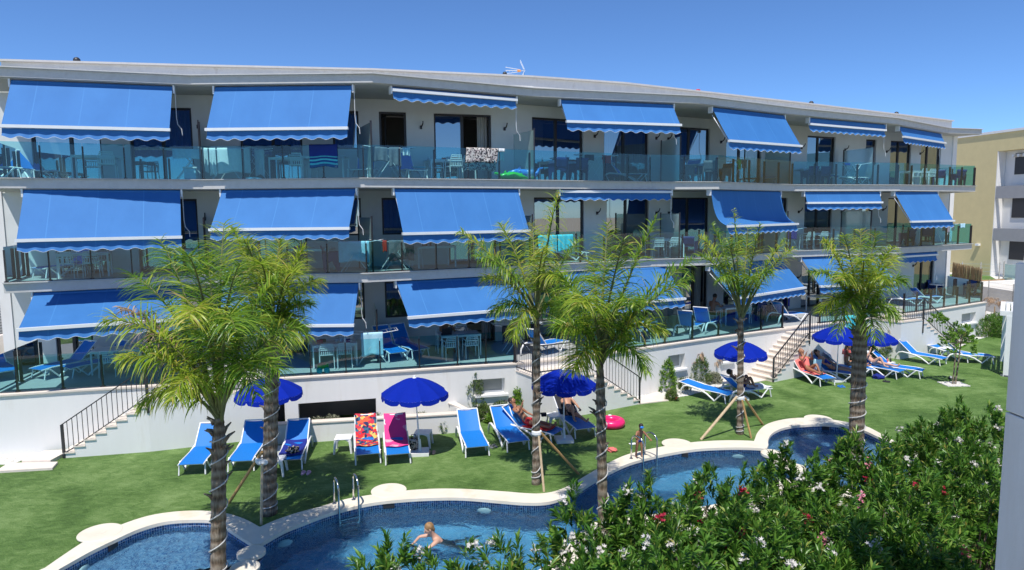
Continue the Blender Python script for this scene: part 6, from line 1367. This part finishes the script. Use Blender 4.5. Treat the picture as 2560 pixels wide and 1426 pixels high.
def human(loc, rz, J, label, skin='skin', hair='hair', hairlen=0, sc_=1.0, wear=(), extra=None, cat='person', face=(0, -1, 0)):
    t = thing('person', loc, rz, label=label, cat=cat); J = {k: Vector(v) for k, v in J.items()}
    for s in 'LR':
        J['th'+s] = J['hi'+s].lerp(J['kn'+s], .45); J['ca'+s] = J['kn'+s].lerp(J['an'+s], .3)
    J['crown'] = J['head']+(J['head']-J['neck']).normalized()*.075*sc_
    names = list(J); idx = {k: i for i, k in enumerate(names)}; rad = []
    for k in names: rad.append(RAD.get(k, RAD.get(k[:2], .05))*sc_)
    skinmesh('body', [J[k] for k in names], [(idx[a], idx[b]) for a, b in BONES], rad, M[skin], t, idx['pelvis'])
    f = Vector(face).normalized(); h = (J['head']+J['crown'])/2; up = (J['crown']-J['neck']).normalized(); f = (f-up*f.dot(up)).normalized(); s_ = up.cross(f)
    R3 = Matrix((s_, f, up)).transposed(); q = sc_
    hb = MB(); hb.ell(h-f*.022*q+up*.022*q, (.094*q, .100*q, .100*q), 14, 10, R3); 
    if hairlen: hb.ell(h-f*.06*q-up*hairlen*.5*q, (.075*q, .05*q, (.08+hairlen*.6)*q), 12, 8, R3)
    obj('hair', hb, M[hair], t, smooth=True)
    fm = MB(); fm.ell(h+f*.030*q-up*.015*q, (.072*q, .075*q, .09*q), 14, 10, R3).ell(h+f*.108*q-up*.02*q, (.014*q, .018*q, .026*q), 8, 6, R3); obj('face', fm, M[skin], t, smooth=True)
    ey = MB().ell(h+f*.096*q+s_*.03*q+up*.005*q, (.014*q, .008*q, .008*q), 8, 6, R3).ell(h+f*.096*q-s_*.03*q+up*.005*q, (.014*q, .008*q, .008*q), 8, 6, R3); obj('eyes', ey, M['black'], t)
    obj('mouth', MB().ell(h+f*.098*q-up*.055*q, (.022*q, .008*q, .006*q), 8, 6, R3), M['pinks'], t)
    for s in (-1, 1): obj('ear', MB().ell(h+s_*.086*q*s-f*.0*q-up*.01*q, (.012*q, .02*q, .03*q), 8, 6, R3), M[skin], t)
    for s in 'LR':                                     # hand: palm, four fingers, thumb
        w_, e = J['wr'+s], J['ha'+s]; d = (e-w_).normalized(); sd = d.orthogonal().normalized(); nb = d.cross(sd); hm = MB(); c = w_+d*.045*q
        Rm = Matrix((sd, d, nb)).transposed(); hm.ell(c, (.038*q, .05*q, .016*q), 10, 8, Rm)
        for k in range(4):
            o = c+sd*(-.027+.018*k)*q+d*.035*q; L = [.055, .065, .062, .048][k]*q; hm.tube([o, o+d*L*.5-nb*.006*q, o+d*L-nb*.022*q], [.0095*q, .0085*q, .006*q], 6)
        o = c+sd*.034*q-d*.015*q; hm.tube([o, o+sd*.025*q+d*.022*q, o+sd*.030*q+d*.05*q-nb*.01*q], [.011*q, .0095*q, .007*q], 6)
        obj('hand', hm, M[skin], t, smooth=True)
    for (nm, mt, ks, es, rr_) in wear:                 # clothing as slightly wider sleeves over the same joints
        pts = []; 
        for k in ks:
            if isinstance(k, str): pts.append(J[k])
            else: pts.append(J[k[0]].lerp(J[k[1]], k[2]))
        skinmesh(nm, pts, es, [r*sc_ for r in rr_], M[mt], t, 0)
    return t
TRUNK = lambda mt, L=.5: ('swim_shorts', mt, ['pelvis', ('pelvis', 'belly', .75), 'hiL', ('hiL', 'knL', L), 'hiR', ('hiR', 'knR', L)], [(0, 1), (0, 2), (2, 3), (0, 4), (4, 5)], [.128, .118, .106, .090, .106, .090])
BOT = lambda mt: ('swim_briefs', mt, ['pelvis', ('pelvis', 'belly', .3), ('hiL', 'knL', .06), ('hiR', 'knR', .06)], [(0, 1), (0, 2), (0, 3)], [.122, .108, .100, .100])
TOP = lambda mt: ('bikini_top', mt, ['chest', ('chest', 'shL', .45), ('chest', 'shR', .45)], [(0, 1), (0, 2)], [.134, .09, .09])
SUIT = lambda mt: ('swimsuit', mt, ['pelvis', 'belly', 'chest', ('hiL', 'knL', .05), ('hiR', 'knR', .05)], [(0, 1), (1, 2), (0, 3), (0, 4)], [.122, .112, .132, .1, .1])
def recline(ang=42, kneeL=0, kneeR=0, armL='side', armR='side', sit=0):
    s, c = math.sin(math.radians(ang)), math.cos(math.radians(ang)); hy, hz = 1.14, .47
    B = lambda q, o=.03, x=0: (x, hy+q*c-o*s, hz+q*s+o*c)
    J = dict(pelvis=(0, hy, hz), belly=B(.18), chest=B(.38), neck=B(.56, .04), head=B(.67, .07), shL=B(.46, .03, .165), shR=B(.46, .03, -.165), hiL=(.085, hy-.05, hz), hiR=(-.085, hy-.05, hz))
    for S, sx, kn, arm in (('L', 1, kneeL, armL), ('R', -1, kneeR, armR)):
        x = .10*sx
        if kn: J['kn'+S] = (x, hy-.33, hz+.32*kn); J['an'+S] = (x*1.1, hy-.52, .42); J['to'+S] = (x*1.2, hy-.68, .41)
        else: J['kn'+S] = (x*1.1, hy-.47, hz+.0); J['an'+S] = (x*1.3, hy-.90, .44); J['to'+S] = (x*1.5, hy-.97, .56)
        sh = Vector(J['sh'+S])
        if arm == 'side': J['el'+S] = (.27*sx, sh.y-.22, sh.z-.17); J['wr'+S] = (.25*sx, sh.y-.44, sh.z-.22); J['ha'+S] = (.24*sx, sh.y-.52, sh.z-.24)
        elif arm == 'chin': J['el'+S] = (.20*sx, sh.y-.2, sh.z-.08); hd = Vector(J['head']); J['wr'+S] = (.06*sx, hd.y-.14, hd.z-.14); J['ha'+S] = (.04*sx, hd.y-.12, hd.z-.08)
        elif arm == 'phone': J['el'+S] = (.24*sx, sh.y-.24, sh.z-.05); J['wr'+S] = (.14*sx, sh.y-.3, sh.z+.18); J['ha'+S] = (.12*sx, sh.y-.3, sh.z+.25)
    return J
human(L9[0], L9[1], recline(45, kneeR=1, armL='side', armR='chin'), 'dark haired man in black shorts reclining with one knee up, hand at his chin', 'skin', 'hair', wear=[TRUNK('black')], face=(0, -1, .4))
human(L8[0], L8[1], recline(42, armR='phone'), 'sunbather with stretched legs behind the third palm trunk', 'skint', 'hair', wear=[TRUNK('red')], face=(0, -1, .4))
human(L11[0], L11[1], recline(42, kneeL=1, kneeR=.9), 'person with both knees drawn up right of the fifth palm trunk', 'skint', 'hair', wear=[TRUNK('navyc', .3)], face=(0, -1, .3))
human(L12[0], L12[1], recline(50, kneeL=.7, armL='phone', armR='phone'), 'bald tanned person wrapped in a salmon towel', 'skint', 'skint', wear=[('towel_wrap', 'salmon', ['chest', 'shL', 'shR', 'belly', 'pelvis'], [(0, 1), (0, 2), (0, 3), (3, 4)], [.15, .085, .085, .14, .13])], face=(.3, -1, -.2))
on = hung('towel', 'lblue', loc2w(L12, (.12, .95, .85)), loc2w(L12, (.42, .9, .82)), .42, .2, 'pale blue towel held by the person in the salmon towel', sk=.1)
human(L13[0], L13[1], recline(40), 'woman with dark hair lying in parasol shade left of the rightmost palm', 'skin', 'hair', .12, wear=[SUIT('navyc'), ('sarong', 'gcloth', ['pelvis', ('hiL', 'knL', .9), ('hiR', 'knR', .9)], [(0, 1), (0, 2)], [.13, .09, .09])], face=(0, -1, .5))
human(L15[0], L15[1], recline(38, kneeR=.85, armR='phone'), 'woman in a white bikini sunbathing with one knee bent', 'skinp', 'hair', .1, wear=[BOT('wcloth'), TOP('wcloth')], face=(-.4, -1, .4))
J = dict(pelvis=(0, 1.0, .47), belly=(0, 1.0, .66), chest=(.02, .98, .86), neck=(.03, .96, 1.04), head=(.03, .93, 1.14), shL=(.18, .97, .94), shR=(-.14, .97, .94), elL=(.24, .80, .74), elR=(-.22, .80, .72), wrL=(.16, .62, .62), wrR=(-.14, .62, .60), haL=(.14, .55, .58), haR=(-.12, .55, .56), hiL=(.09, .96, .46), hiR=(-.09, .96, .46), knL=(.14, .55, .56), knR=(-.12, .55, .54), anL=(.14, .2, .42), anR=(-.12, .2, .42), toL=(.16, .08, .48), toR=(-.14, .08, .48))
human(L14[0], L14[1]+.0, J, 'person sitting up in a salmon bikini top behind the rightmost palm trunk', 'skint', 'hair', .18, wear=[TOP('salmon'), BOT('gcloth')])
# seated on chairs (local: facing -Y)
def seated(lean=0, arms='table'):
    J = dict(pelvis=(0, .06, .53), belly=(0, .08, .71), chest=(0, .06-lean, .92), neck=(0, .02-lean, 1.09), head=(0, -.02-lean*1.3, 1.20), shL=(.18, .05-lean, 1.0), shR=(-.18, .05-lean, 1.0), hiL=(.09, .02, .52), hiR=(-.09, .02, .52), knL=(.13, -.40, .54), knR=(-.13, -.40, .54), anL=(.13, -.42, .10), anR=(-.13, -.38, .10), toL=(.14, -.56, .04), toR=(-.14, -.52, .04))
    J.update(elL=(.26, -.10-lean, .80), elR=(-.26, -.10-lean, .80), wrL=(.16, -.36-lean, .80), wrR=(-.16, -.36-lean, .80), haL=(.13, -.44-lean, .81), haR=(-.13, -.44-lean, .81)); return J
human(g(1783, 814), .45+1.9, seated(.05), 'bare backed man sitting in a white chair on the terrace', 'skint', 'hair', wear=[TRUNK('black')])
human(g(1112, 880), WA+.9-.6, seated(.12), 'tanned person bent over a laptop at the terrace table', 'skint', 'hair', .05, wear=[TRUNK('black')])
place(CH, g(1112, 880), WA+.9-.6, label='white chair under the person with the laptop', cat='chair', group=CG)
# child at the ladder
cp = P(1598, 1143, CZ); k = .56
Jc = dict(pelvis=(0, 0, .86), belly=(0, -.02, 1.02), chest=(0, -.08, 1.22), neck=(0, -.14, 1.38), head=(0, -.20, 1.52), shL=(.15, -.09, 1.29), shR=(-.15, -.09, 1.29), elL=(.30, -.18, 1.10), elR=(-.25, -.22, 1.06), wrL=(.40, -.34, .98), wrR=(-.27, -.44, .96), haL=(.42, -.40, .96), haR=(-.27, -.51, .95), hiL=(.08, 0, .84), hiR=(-.08, 0, .84), knL=(.12, -.05, .47), knR=(-.12, .02, .46), anL=(.13, .0, .09), anR=(-.14, .08, .09), toL=(.14, -.14, .03), toR=(-.15, -.07, .03))
Jc = {a: tuple(np.array(b)*k*1.0) for a, b in Jc.items()}; Jc['head'] = (0, -.115, .86); Jc['neck'] = (0, -.08, .78)
tch = human((cp.x, cp.y, CZ), .15, Jc, 'small child in dark swim shorts with a blue diving mask, bending over the ladder', 'skint', 'hair', sc_=.66, wear=[TRUNK('navyc', .35)], face=(0, -.6, -1))
obj('diving_mask', MB().ell((0, -.185, .875), (.055, .03, .035), 12, 8), M['bluev'], tch, smooth=True)
# swimmer
sw = P(1082, 1352, -.13)
Js = dict(pelvis=(0, .36, -.26), belly=(0, .24, -.14), chest=(0, .10, .04), neck=(0, .0, .20), head=(0, -.06, .31), shL=(.17, .04, .11), shR=(-.17, .04, .11), elL=(.27, -.20, .02), elR=(-.26, -.22, .06), wrL=(.10, -.36, .02), wrR=(-.06, -.38, .06), haL=(.04, -.42, .02), haR=(.0, -.44, .05), hiL=(.09, .42, -.30), hiR=(-.09, .42, -.30), knL=(.22, .74, -.42), knR=(-.22, .70, -.46), anL=(.20, 1.08, -.34), anR=(-.2, 1.04, -.40), toL=(.24, 1.2, -.36), toR=(-.24, 1.16, -.42))
human((sw.x, sw.y, -.19), math.radians(-68), Js, 'blond swimmer in a dark patterned swimsuit gliding left in the main pool', 'skinp', 'hairb', .04, wear=[BOT('navyc'), ('swimsuit', 'navyc', ['belly', ('belly', 'chest', .7)], [(0, 1)], [.112, .118])])
# phone and glasses
# ================================================================== roof details
def vent(px, py, r, lab, dep):
    p = PD(px, py, dep); t = thing('roof_vent', (p.x, p.y, p.z-.5), label=lab, cat='roof vent', group='dark domed roof vents'); obj('pipe', MB().tube([(0, 0, -.3), (0, 0, .4)], r*.6, 10), M['blackm'], t); obj('dome', MB().lathe([(r*.6, .5-r), (r*.95, .5-r*.5), (r, .5), (r*.87, .5+r*.5), (r*.5, .5+r*.86), (.01, .5+r)], (0, 0, 0), 16), M['blackm'], t, smooth=True)
vent(192, 152, .12, 'leftmost dark roof vent', 24.5); vent(1262, 185, .09, 'roof vent left of the aerial', 28); vent(2028, 259, .13, 'roof vent above the sixth top floor awning', 37); vent(2241, 285, .13, 'dark roof vent nearest the yellow building', 40.5)
p = PD(1310, 190, 28.5); t = thing('tv_aerial', p, label='small television aerial with orange centre on the roof edge', cat='aerial')
obj('mast', MB().tube([(0, 0, -.6), (0, 0, .25)], .018, 6), M['steel'], t); obj('boom', MB().tube([(.05, 0, .2), (-.75, 0, .22)], .014, 5), M['whitem'], t)
for dz in (-.13, 0, .13): obj('director', MB().tube([(-.15, 0, .2+dz*.3), (-.75, 0, .22+dz)], .013, 5), M['whitem'], t)
for k in range(5): obj('director', MB().tube([(-.2-.13*k, -.12, .2), (-.2-.13*k, .12, .2)], .010, 4), M['whitem'], t)
obj('dipole', MB().box((-.2, 0, .2), (.14, .05, .08)), mk('orange_plastic', (.8, .28, .03), .4, .05), t)
for s in (-1, 1): obj('reflector', MB().tube([(.02, -.15, .2+.02*s), (-.15, -.15, .2+.40*s)], .012, 4).tube([(.02, .15, .2+.02*s), (-.15, .15, .2+.40*s)], .012, 4), M['whitem'], t)
p = PD(1748, 233, 28.8); t = thing('red_cloth', p, label='small red cloth caught on the roof edge', cat='cloth'); obj('cloth', MB().ell((0, 0, 0), (.09, .05, .13), 10, 8).ell((-.05, 0, .12), (.1, .04, .04), 8, 6), M['red'], t, smooth=True)
p = PD(1790, 236, 29.2); obj('roof_lamp', MB().box((p.x, p.y, p.z), (.16, .1, .08)), M['white'], label='small white fitting on the roof edge right of the red cloth', cat='lamp')
# ================================================================== right side: yellow building, yard, fences
def quad(mb, a, b, c, d): mb.add([a, b, c, d], [(0, 1, 2, 3)]); return mb
YA = PD(2330, 352, 56).xy; YB = PD(2500, 335, 50).xy; uY = (YB-YA).normalized(); YC = YB+uY*9; nY = Vector((-uY.y, uY.x)); angY = math.atan2(uY.y, uY.x)
zY = PD(2500, 333, 50).z; Y0 = 1.9
yb = thing('yellow_building', (YB.x, YB.y, 0), label='tall yellow rendered building with a deep window recess at the right', cat='building')
xr0 = YB-uY*.1; xr1 = YB+uY*4.6
def yp(name, mb, mat): return obj(name, mb, M[mat], yb, True)
yp('wall', MB().prism([tuple(YA-uY*6), tuple(xr0), tuple(xr0+nY*6), tuple(YA-uY*6+nY*6)], 0, zY), 'beige')
yp('wall', MB().prism([tuple(xr1), tuple(YC+uY*10), tuple(YC+uY*10+nY*6), tuple(xr1+nY*6)], 0, zY), 'beige'); zr = PV(2500, 378, YA, YB).z
yp('lintel', MB().prism([tuple(xr0+uY*.002), tuple(xr1-uY*.002), tuple(xr1-uY*.002+nY*.95), tuple(xr0+uY*.002+nY*.95)], zr, zY-.01), 'beige')
yp('roof_edge', MB().prism([tuple(YA-uY*6.1-nY*.08), tuple(YC+uY*10-nY*.08), tuple(YC+uY*10+nY*6), tuple(YA-uY*6.1+nY*6)], zY+.002, zY+.18), 'render')
yp('recess_wall', MB().prism([tuple(xr0+nY*.7+uY*.003), tuple(xr1+nY*.7-uY*.003), tuple(xr1+nY*.9-uY*.003), tuple(xr0+nY*.9+uY*.003)], 0, zr-.002), 'render'); yp('recess_side', MB().prism([tuple(xr0+uY*.003+nY*.01), tuple(xr0+uY*.06+nY*.01), tuple(xr0+uY*.06+nY*.69), tuple(xr0+uY*.003+nY*.69)], 0, zr-.002), 'render')
for z in (PV(2495, 497, xr0, xr1).z, PV(2490, 602, xr0, xr1).z): yp('balcony_front', MB().prism([tuple(xr0+uY*.1-nY*.02), tuple(xr1-uY*.2-nY*.02), tuple(xr1-uY*.2+nY*.12), tuple(xr0+uY*.1+nY*.12)], z, z+.9), 'grey')
zs = [PV(2515, y, xr0, xr1).z for y in (437, 545, 650)]
for i, z in enumerate(zs):
    a = xr0+uY*.85+nY*.64; b = a+uY*1.15; yp('window', MB().prism([tuple(a), tuple(b), tuple(b+nY*.05), tuple(a+nY*.05)], z, z+(1.5 if i < 2 else 2.2)), 'dark')
for k in range(4): q = xr0+uY*(1.0+.42*k)+nY*.15; yp('pergola_beam', MB().prism([tuple(q), tuple(q+uY*.14), tuple(q+uY*.14+nY*.5), tuple(q+nY*.5)], zr-.5, zr-.3), 'render')
q = PV(2447, 612, YA, YB); yp('wall_lamp', MB().box((q.x-nY.x*.1, q.y-nY.y*.1, q.z), (.3, .2, .16), angY), 'white')
# raised yard with paving, turf, stones
zy = 1.55
a, b, c_, d = P(2350, 700, zy), P(2640, 745, zy), P(2640, 668, zy), P(2345, 655, zy)
obj('yard', MB().prism([tuple(p.xy) for p in (a, b, c_+Vector((14, 22, 0)), d+Vector((2, 12, 0)))], 0, zy), M['paving'], kind='structure')
obj('turf_patch', MB().prism([tuple(P(*q, zy).xy) for q in ((2360,700),(2420,708),(2490,700),(2470,688),(2400,684),(2350,690))], zy, zy+.03), M['lawn'], kind='structure')
for i in range(14):
    p = P(2400+i*9.5, 706-(i-6)**2*.12+2, zy); obj('edge_stone', MB().ell((p.x, p.y, zy+.08), (.2, .17, .14), 9, 6), M['soil'], label='pale brown edging stone of the turf patch row', cat='stone', group='edging stones of the turf patch')
# white boundary wall and road behind the podium corner
w0, w1 = P(2462, 765, .9), P(2600, 735, .9)
rw = thing('boundary_wall', (w0.x, w0.y, 0), label='long pale boundary wall behind the podium corner at the right', cat='wall'); e = (w1-w0).xy.normalized(); ne = Vector((-e.y, e.x)); s0 = PD(2440, 706, 44).xy; s1 = PD(2620, 690, 46).xy
obj('wall', MB().prism([tuple(s0), tuple(s1), tuple(s1+Vector((.3, .4))), tuple(s0+Vector((.3, .4)))], -.1, PD(2480, 704, 44.5).z), M['render'], rw, True)
obj('terrace_paving', MB().prism([tuple(P(*q, .02).xy) for q in ((2466,800),(2600,830),(2640,740),(2464,742))], -.02, .02), M['paving'], kind='structure')
def mesh_fence(pts, h, lab, n):
    t = thing('wire_fence', pts[0], label=lab, cat='fence')
    for i in range(len(pts)-1):
        a, b = Vector(pts[i]), Vector(pts[i+1])
        for k in range(n+1):
            q = a+(b-a)*k/n; obj('post', MB().tube([q, q+Vector((0, 0, h))], .035, 6), M['steel'], t, True)
        for z in (.1, .3, .5, .7, .9): obj('wire', MB().tube([a+Vector((0, 0, h*z)), b+Vector((0, 0, h*z))], .007, 4), M['steel'], t, True)
mesh_fence([P(2358, 700, zy), P(2545, 705, zy)], 1.3, 'wire fence with steel posts in front of the yellow building', 4); mesh_fence([P(2470, 745, .9), P(2600, 768, .9)], 1.1, 'lower wire fence above the dried bush at the right', 2)
t = thing('glass_screen', P(2508, 700, zy), label='pale green glass screen between steel posts beside the yellow building', cat='glass screen'); a, b = P(2508, 704, zy), P(2540, 707, zy); mb = MB(); quad(mb, a+Vector((0, 0, .1)), b+Vector((0, 0, .1)), b+Vector((0, 0, 1.2)), a+Vector((0, 0, 1.2))); obj('glass_panel', mb, M['frost'], t, True)
for q in (a, b): obj('post', MB().tube([q, q+Vector((0, 0, 1.4))], .05, 6), M['steel'], t, True)
# reed screen
ra, rb = P(2378, 722, ZT), P(2452, 738, ZT); rs_ = thing('reed_screen', ra, label='brown reed screen tied behind the glass at the right terrace corner', cat='reed screen'); pr = random.Random(4)
nn_ = 150; L = (rb-ra).length
for k in range(nn_):
    q = ra+(rb-ra)*(k/nn_)+Vector((0, pr.uniform(-.02, .02), 0)); h = 1.55+pr.uniform(-.05, .09)-.12*k/nn_
    obj('reed', MB().tube([q, q+Vector((pr.uniform(-.03, .03), pr.uniform(-.02, .02), h))], pr.uniform(.010, .016), 4), M['straw'], rs_, True)
for z in (.3, .8, 1.3): obj('tie_wire', MB().tube([ra+Vector((0, -.03, z)), rb+Vector((0, -.03, z))], .008, 4), M['straw'], rs_, True)
# white canopy with louvred roof, post on the lawn
pb = P(2513, 941, 0); zt_ = PD(2513, 790, pb.y).z; t = thing('canopy', pb, label='white canopy on a square post at the right, beside the foreground pillar', cat='canopy')
obj('post', MB().box((pb.x+.05, pb.y, zt_/2), (.24, .24, zt_), -.63), M['white'], t, True); obj('post_foot', MB().box((pb.x+.05, pb.y, .03), (.3, .3, .06), .45), M['gcloth'], t, True)
R4 = Matrix.Rotation(-.63, 3, 'Z'); 
for dy in (0, 3.2): c = Vector((pb.x, pb.y, zt_+.09))+R4@Vector((1.8, dy, 0)); obj('roof_beam', MB().box(c, (4.2, .16, .18), -.63), M['white'], t, True)
for dx in (-.22, 3.9): c = Vector((pb.x, pb.y, zt_+.09))+R4@Vector((dx, 1.6, 0)); obj('roof_beam', MB().box(c, (.16, 3.03, .18), -.63), M['white'], t, True)
for k in range(24): c = Vector((pb.x, pb.y, zt_+.12))+R4@Vector((-.05+.165*k, 1.6, 0)); obj('louvre', MB().box(c, (.13, 3.0, .02), -.63, 0, .35), M['white'], t, True)
for dx, dy in ((3.8, 0), (3.8, 3.2), (-.1, 3.2)): c = Vector((pb.x, pb.y, zt_/2))+R4@Vector((dx, dy, 0)); obj('post', MB().box(c, (.2, .2, zt_), -.63), M['white'], t, True)
# foreground pillar of the near building and an unseen slab added above to shade it
pl = thing('white_pillar', (2.9, 3.6, 0), label='smooth white wall pillar at the right frame edge, very near', cat='pillar'); e0 = PD(2505, 1150, 5.0); ptop = PD(2545, 655, 5.0).z; gz = PD(2529, 1028, 5.0).z
obj('pillar_block', MB().box((e0.x+.6, 3.5, gz/2), (1.2, 3.0, gz-.012)), M['render'], pl, True, bev=.006); obj('pillar_block', MB().box((e0.x+.6, 3.5, (gz+ptop)/2), (1.2, 3.0, ptop-gz-.012)), M['render'], pl, True, bev=.006)
ov = thing('shade_slab', (e0.x+3.6, .9, 8.5), label='unseen white slab added above the near pillar to cast shade', cat='slab'); obj('slab_block', MB().box((e0.x+3.3, 1.2, 8.5), (7.6, 7.4, .25)), M['render'], ov, True); obj('slab_wall', MB().box((e0.x+5.2, -1.5, 5.5), (3.6, .3, 5.9)), M['render'], ov, True)
# ================================================================== left side: neighbour, fences, ramp
def wallbox(name, a, b, th, z0, z1, mat, par): u = (b-a).normalized(); n = Vector((-u.y, u.x)); return obj(name, MB().prism([tuple(a), tuple(b), tuple(b+n*th), tuple(a+n*th)], z0, z1), M[mat], par, True)
nb = thing('neighbour_building', (-24, 30, 0), label='pale panelled neighbour building with brown lower wall at the far left', cat='building')
a, b = PD(-90, 600, 33).xy, PD(46, 600, 31.5).xy; u = (b-a).normalized(); zb = PD(20, 577, 32).z
wallbox('brown_wall', a-u*6, b, 5, 0, zb, 'brown', nb)
L = (b-a+u*6).length; k = 5
for i in range(k):
    for j in range(2):
        p0 = a-u*6+u*(L*i/k+.01); p1 = a-u*6+u*(L*(i+1)/k-.01); wallbox('cladding_panel', p0, p1, .2, zb+.01+j*1.35, zb+1.34+j*1.35, 'wallin', nb)
wallbox('wall_core', a-u*6, b-u*.02, 5, zb+.002, zb+2.69, 'grey', nb) if 0 else None
a, b = PD(-60, 700, 26).xy, PD(40, 700, 24.6).xy; m_ = thing('meter_wall', (a.x, a.y, 0), label='white low wall with two meter cabinet doors at the left', cat='wall'); zt2 = PD(10, 655, 25).z
wallbox('wall', a, b, .4, 0, zt2, 'render', m_); 
for x0, x1, y0, y1 in ((1, 17, 665, 688), (2, 22, 692, 714)): p, q = PV(x0, y1, a, b), PV(x1, y0, a, b); obj('cabinet_door', MB().box(((p.x+q.x)/2, (p.y+q.y)/2-.03, (p.z+q.z)/2), ((q.xy-p.xy).length, .03, q.z-p.z), math.atan2((b-a).y, (b-a).x)), M['white'], m_, True)
a, b = PD(-60, 780, 24.5).xy, PD(66, 780, 23.2).xy; f_ = thing('louvre_fence', (a.x, a.y, 0), label='black horizontal louvre fence below the left balcony end', cat='fence'); z0, z1 = PD(10, 838, 24).z, PD(10, 737, 24).z; u = (b-a).normalized()
n = 26
for i in range(n): z = z0+(z1-z0)*(i+.5)/n; obj('slat', MB().seg((a.x, a.y, z), (b.x, b.y, z), .03, (z1-z0)/n*.55), M['blackm'], f_, True)
for s in (0, .28, .56, .78, 1): q = a+(b-a)*s; obj('post', MB().seg((q.x, q.y, z0-.1), (q.x, q.y, z1+.03), .09, .07), M['blackm'], f_, True)
a, b = PD(-80, 860, 21.5).xy, PD(82, 818, 22.8).xy; r_ = thing('ramp_wall', (a.x, a.y, 0), label='low beige wall rising to the right behind the left terrace glass', cat='wall'); 
mb = MB(); n_ = Vector((-.2, .25)); za, zb2 = PD(-80, 862, 21.5).z, PD(82, 818, 22.8).z; mb.add([(a.x, a.y, 1.6), (b.x, b.y, 1.6), (b.x, b.y, zb2), (a.x, a.y, za), (a.x+n_.x, a.y+n_.y, 1.6), (b.x+n_.x, b.y+n_.y, 1.6), (b.x+n_.x, b.y+n_.y, zb2), (a.x+n_.x, a.y+n_.y, za)], [(0, 1, 2, 3), (3, 2, 6, 7), (4, 7, 6, 5), (1, 5, 6, 2), (0, 3, 7, 4)]); obj('wall', mb, M['stone'], r_, True)
obj('side_turf', MB().prism([(-22, 20.6), (-15.3, 21.6), (-15.4, 22.3), (-24, 24)], 1.5, 1.78), M['lawn'], kind='structure')
p = PD(14, 640, 27.5); shrub('garden_tree', (p.x-.3, p.y, 3.4), .8, 2.0, 400, .14, .05, 8, 'bush', 'dark green bush at the far left edge beside the neighbour building', 'bush', None, seed=900)
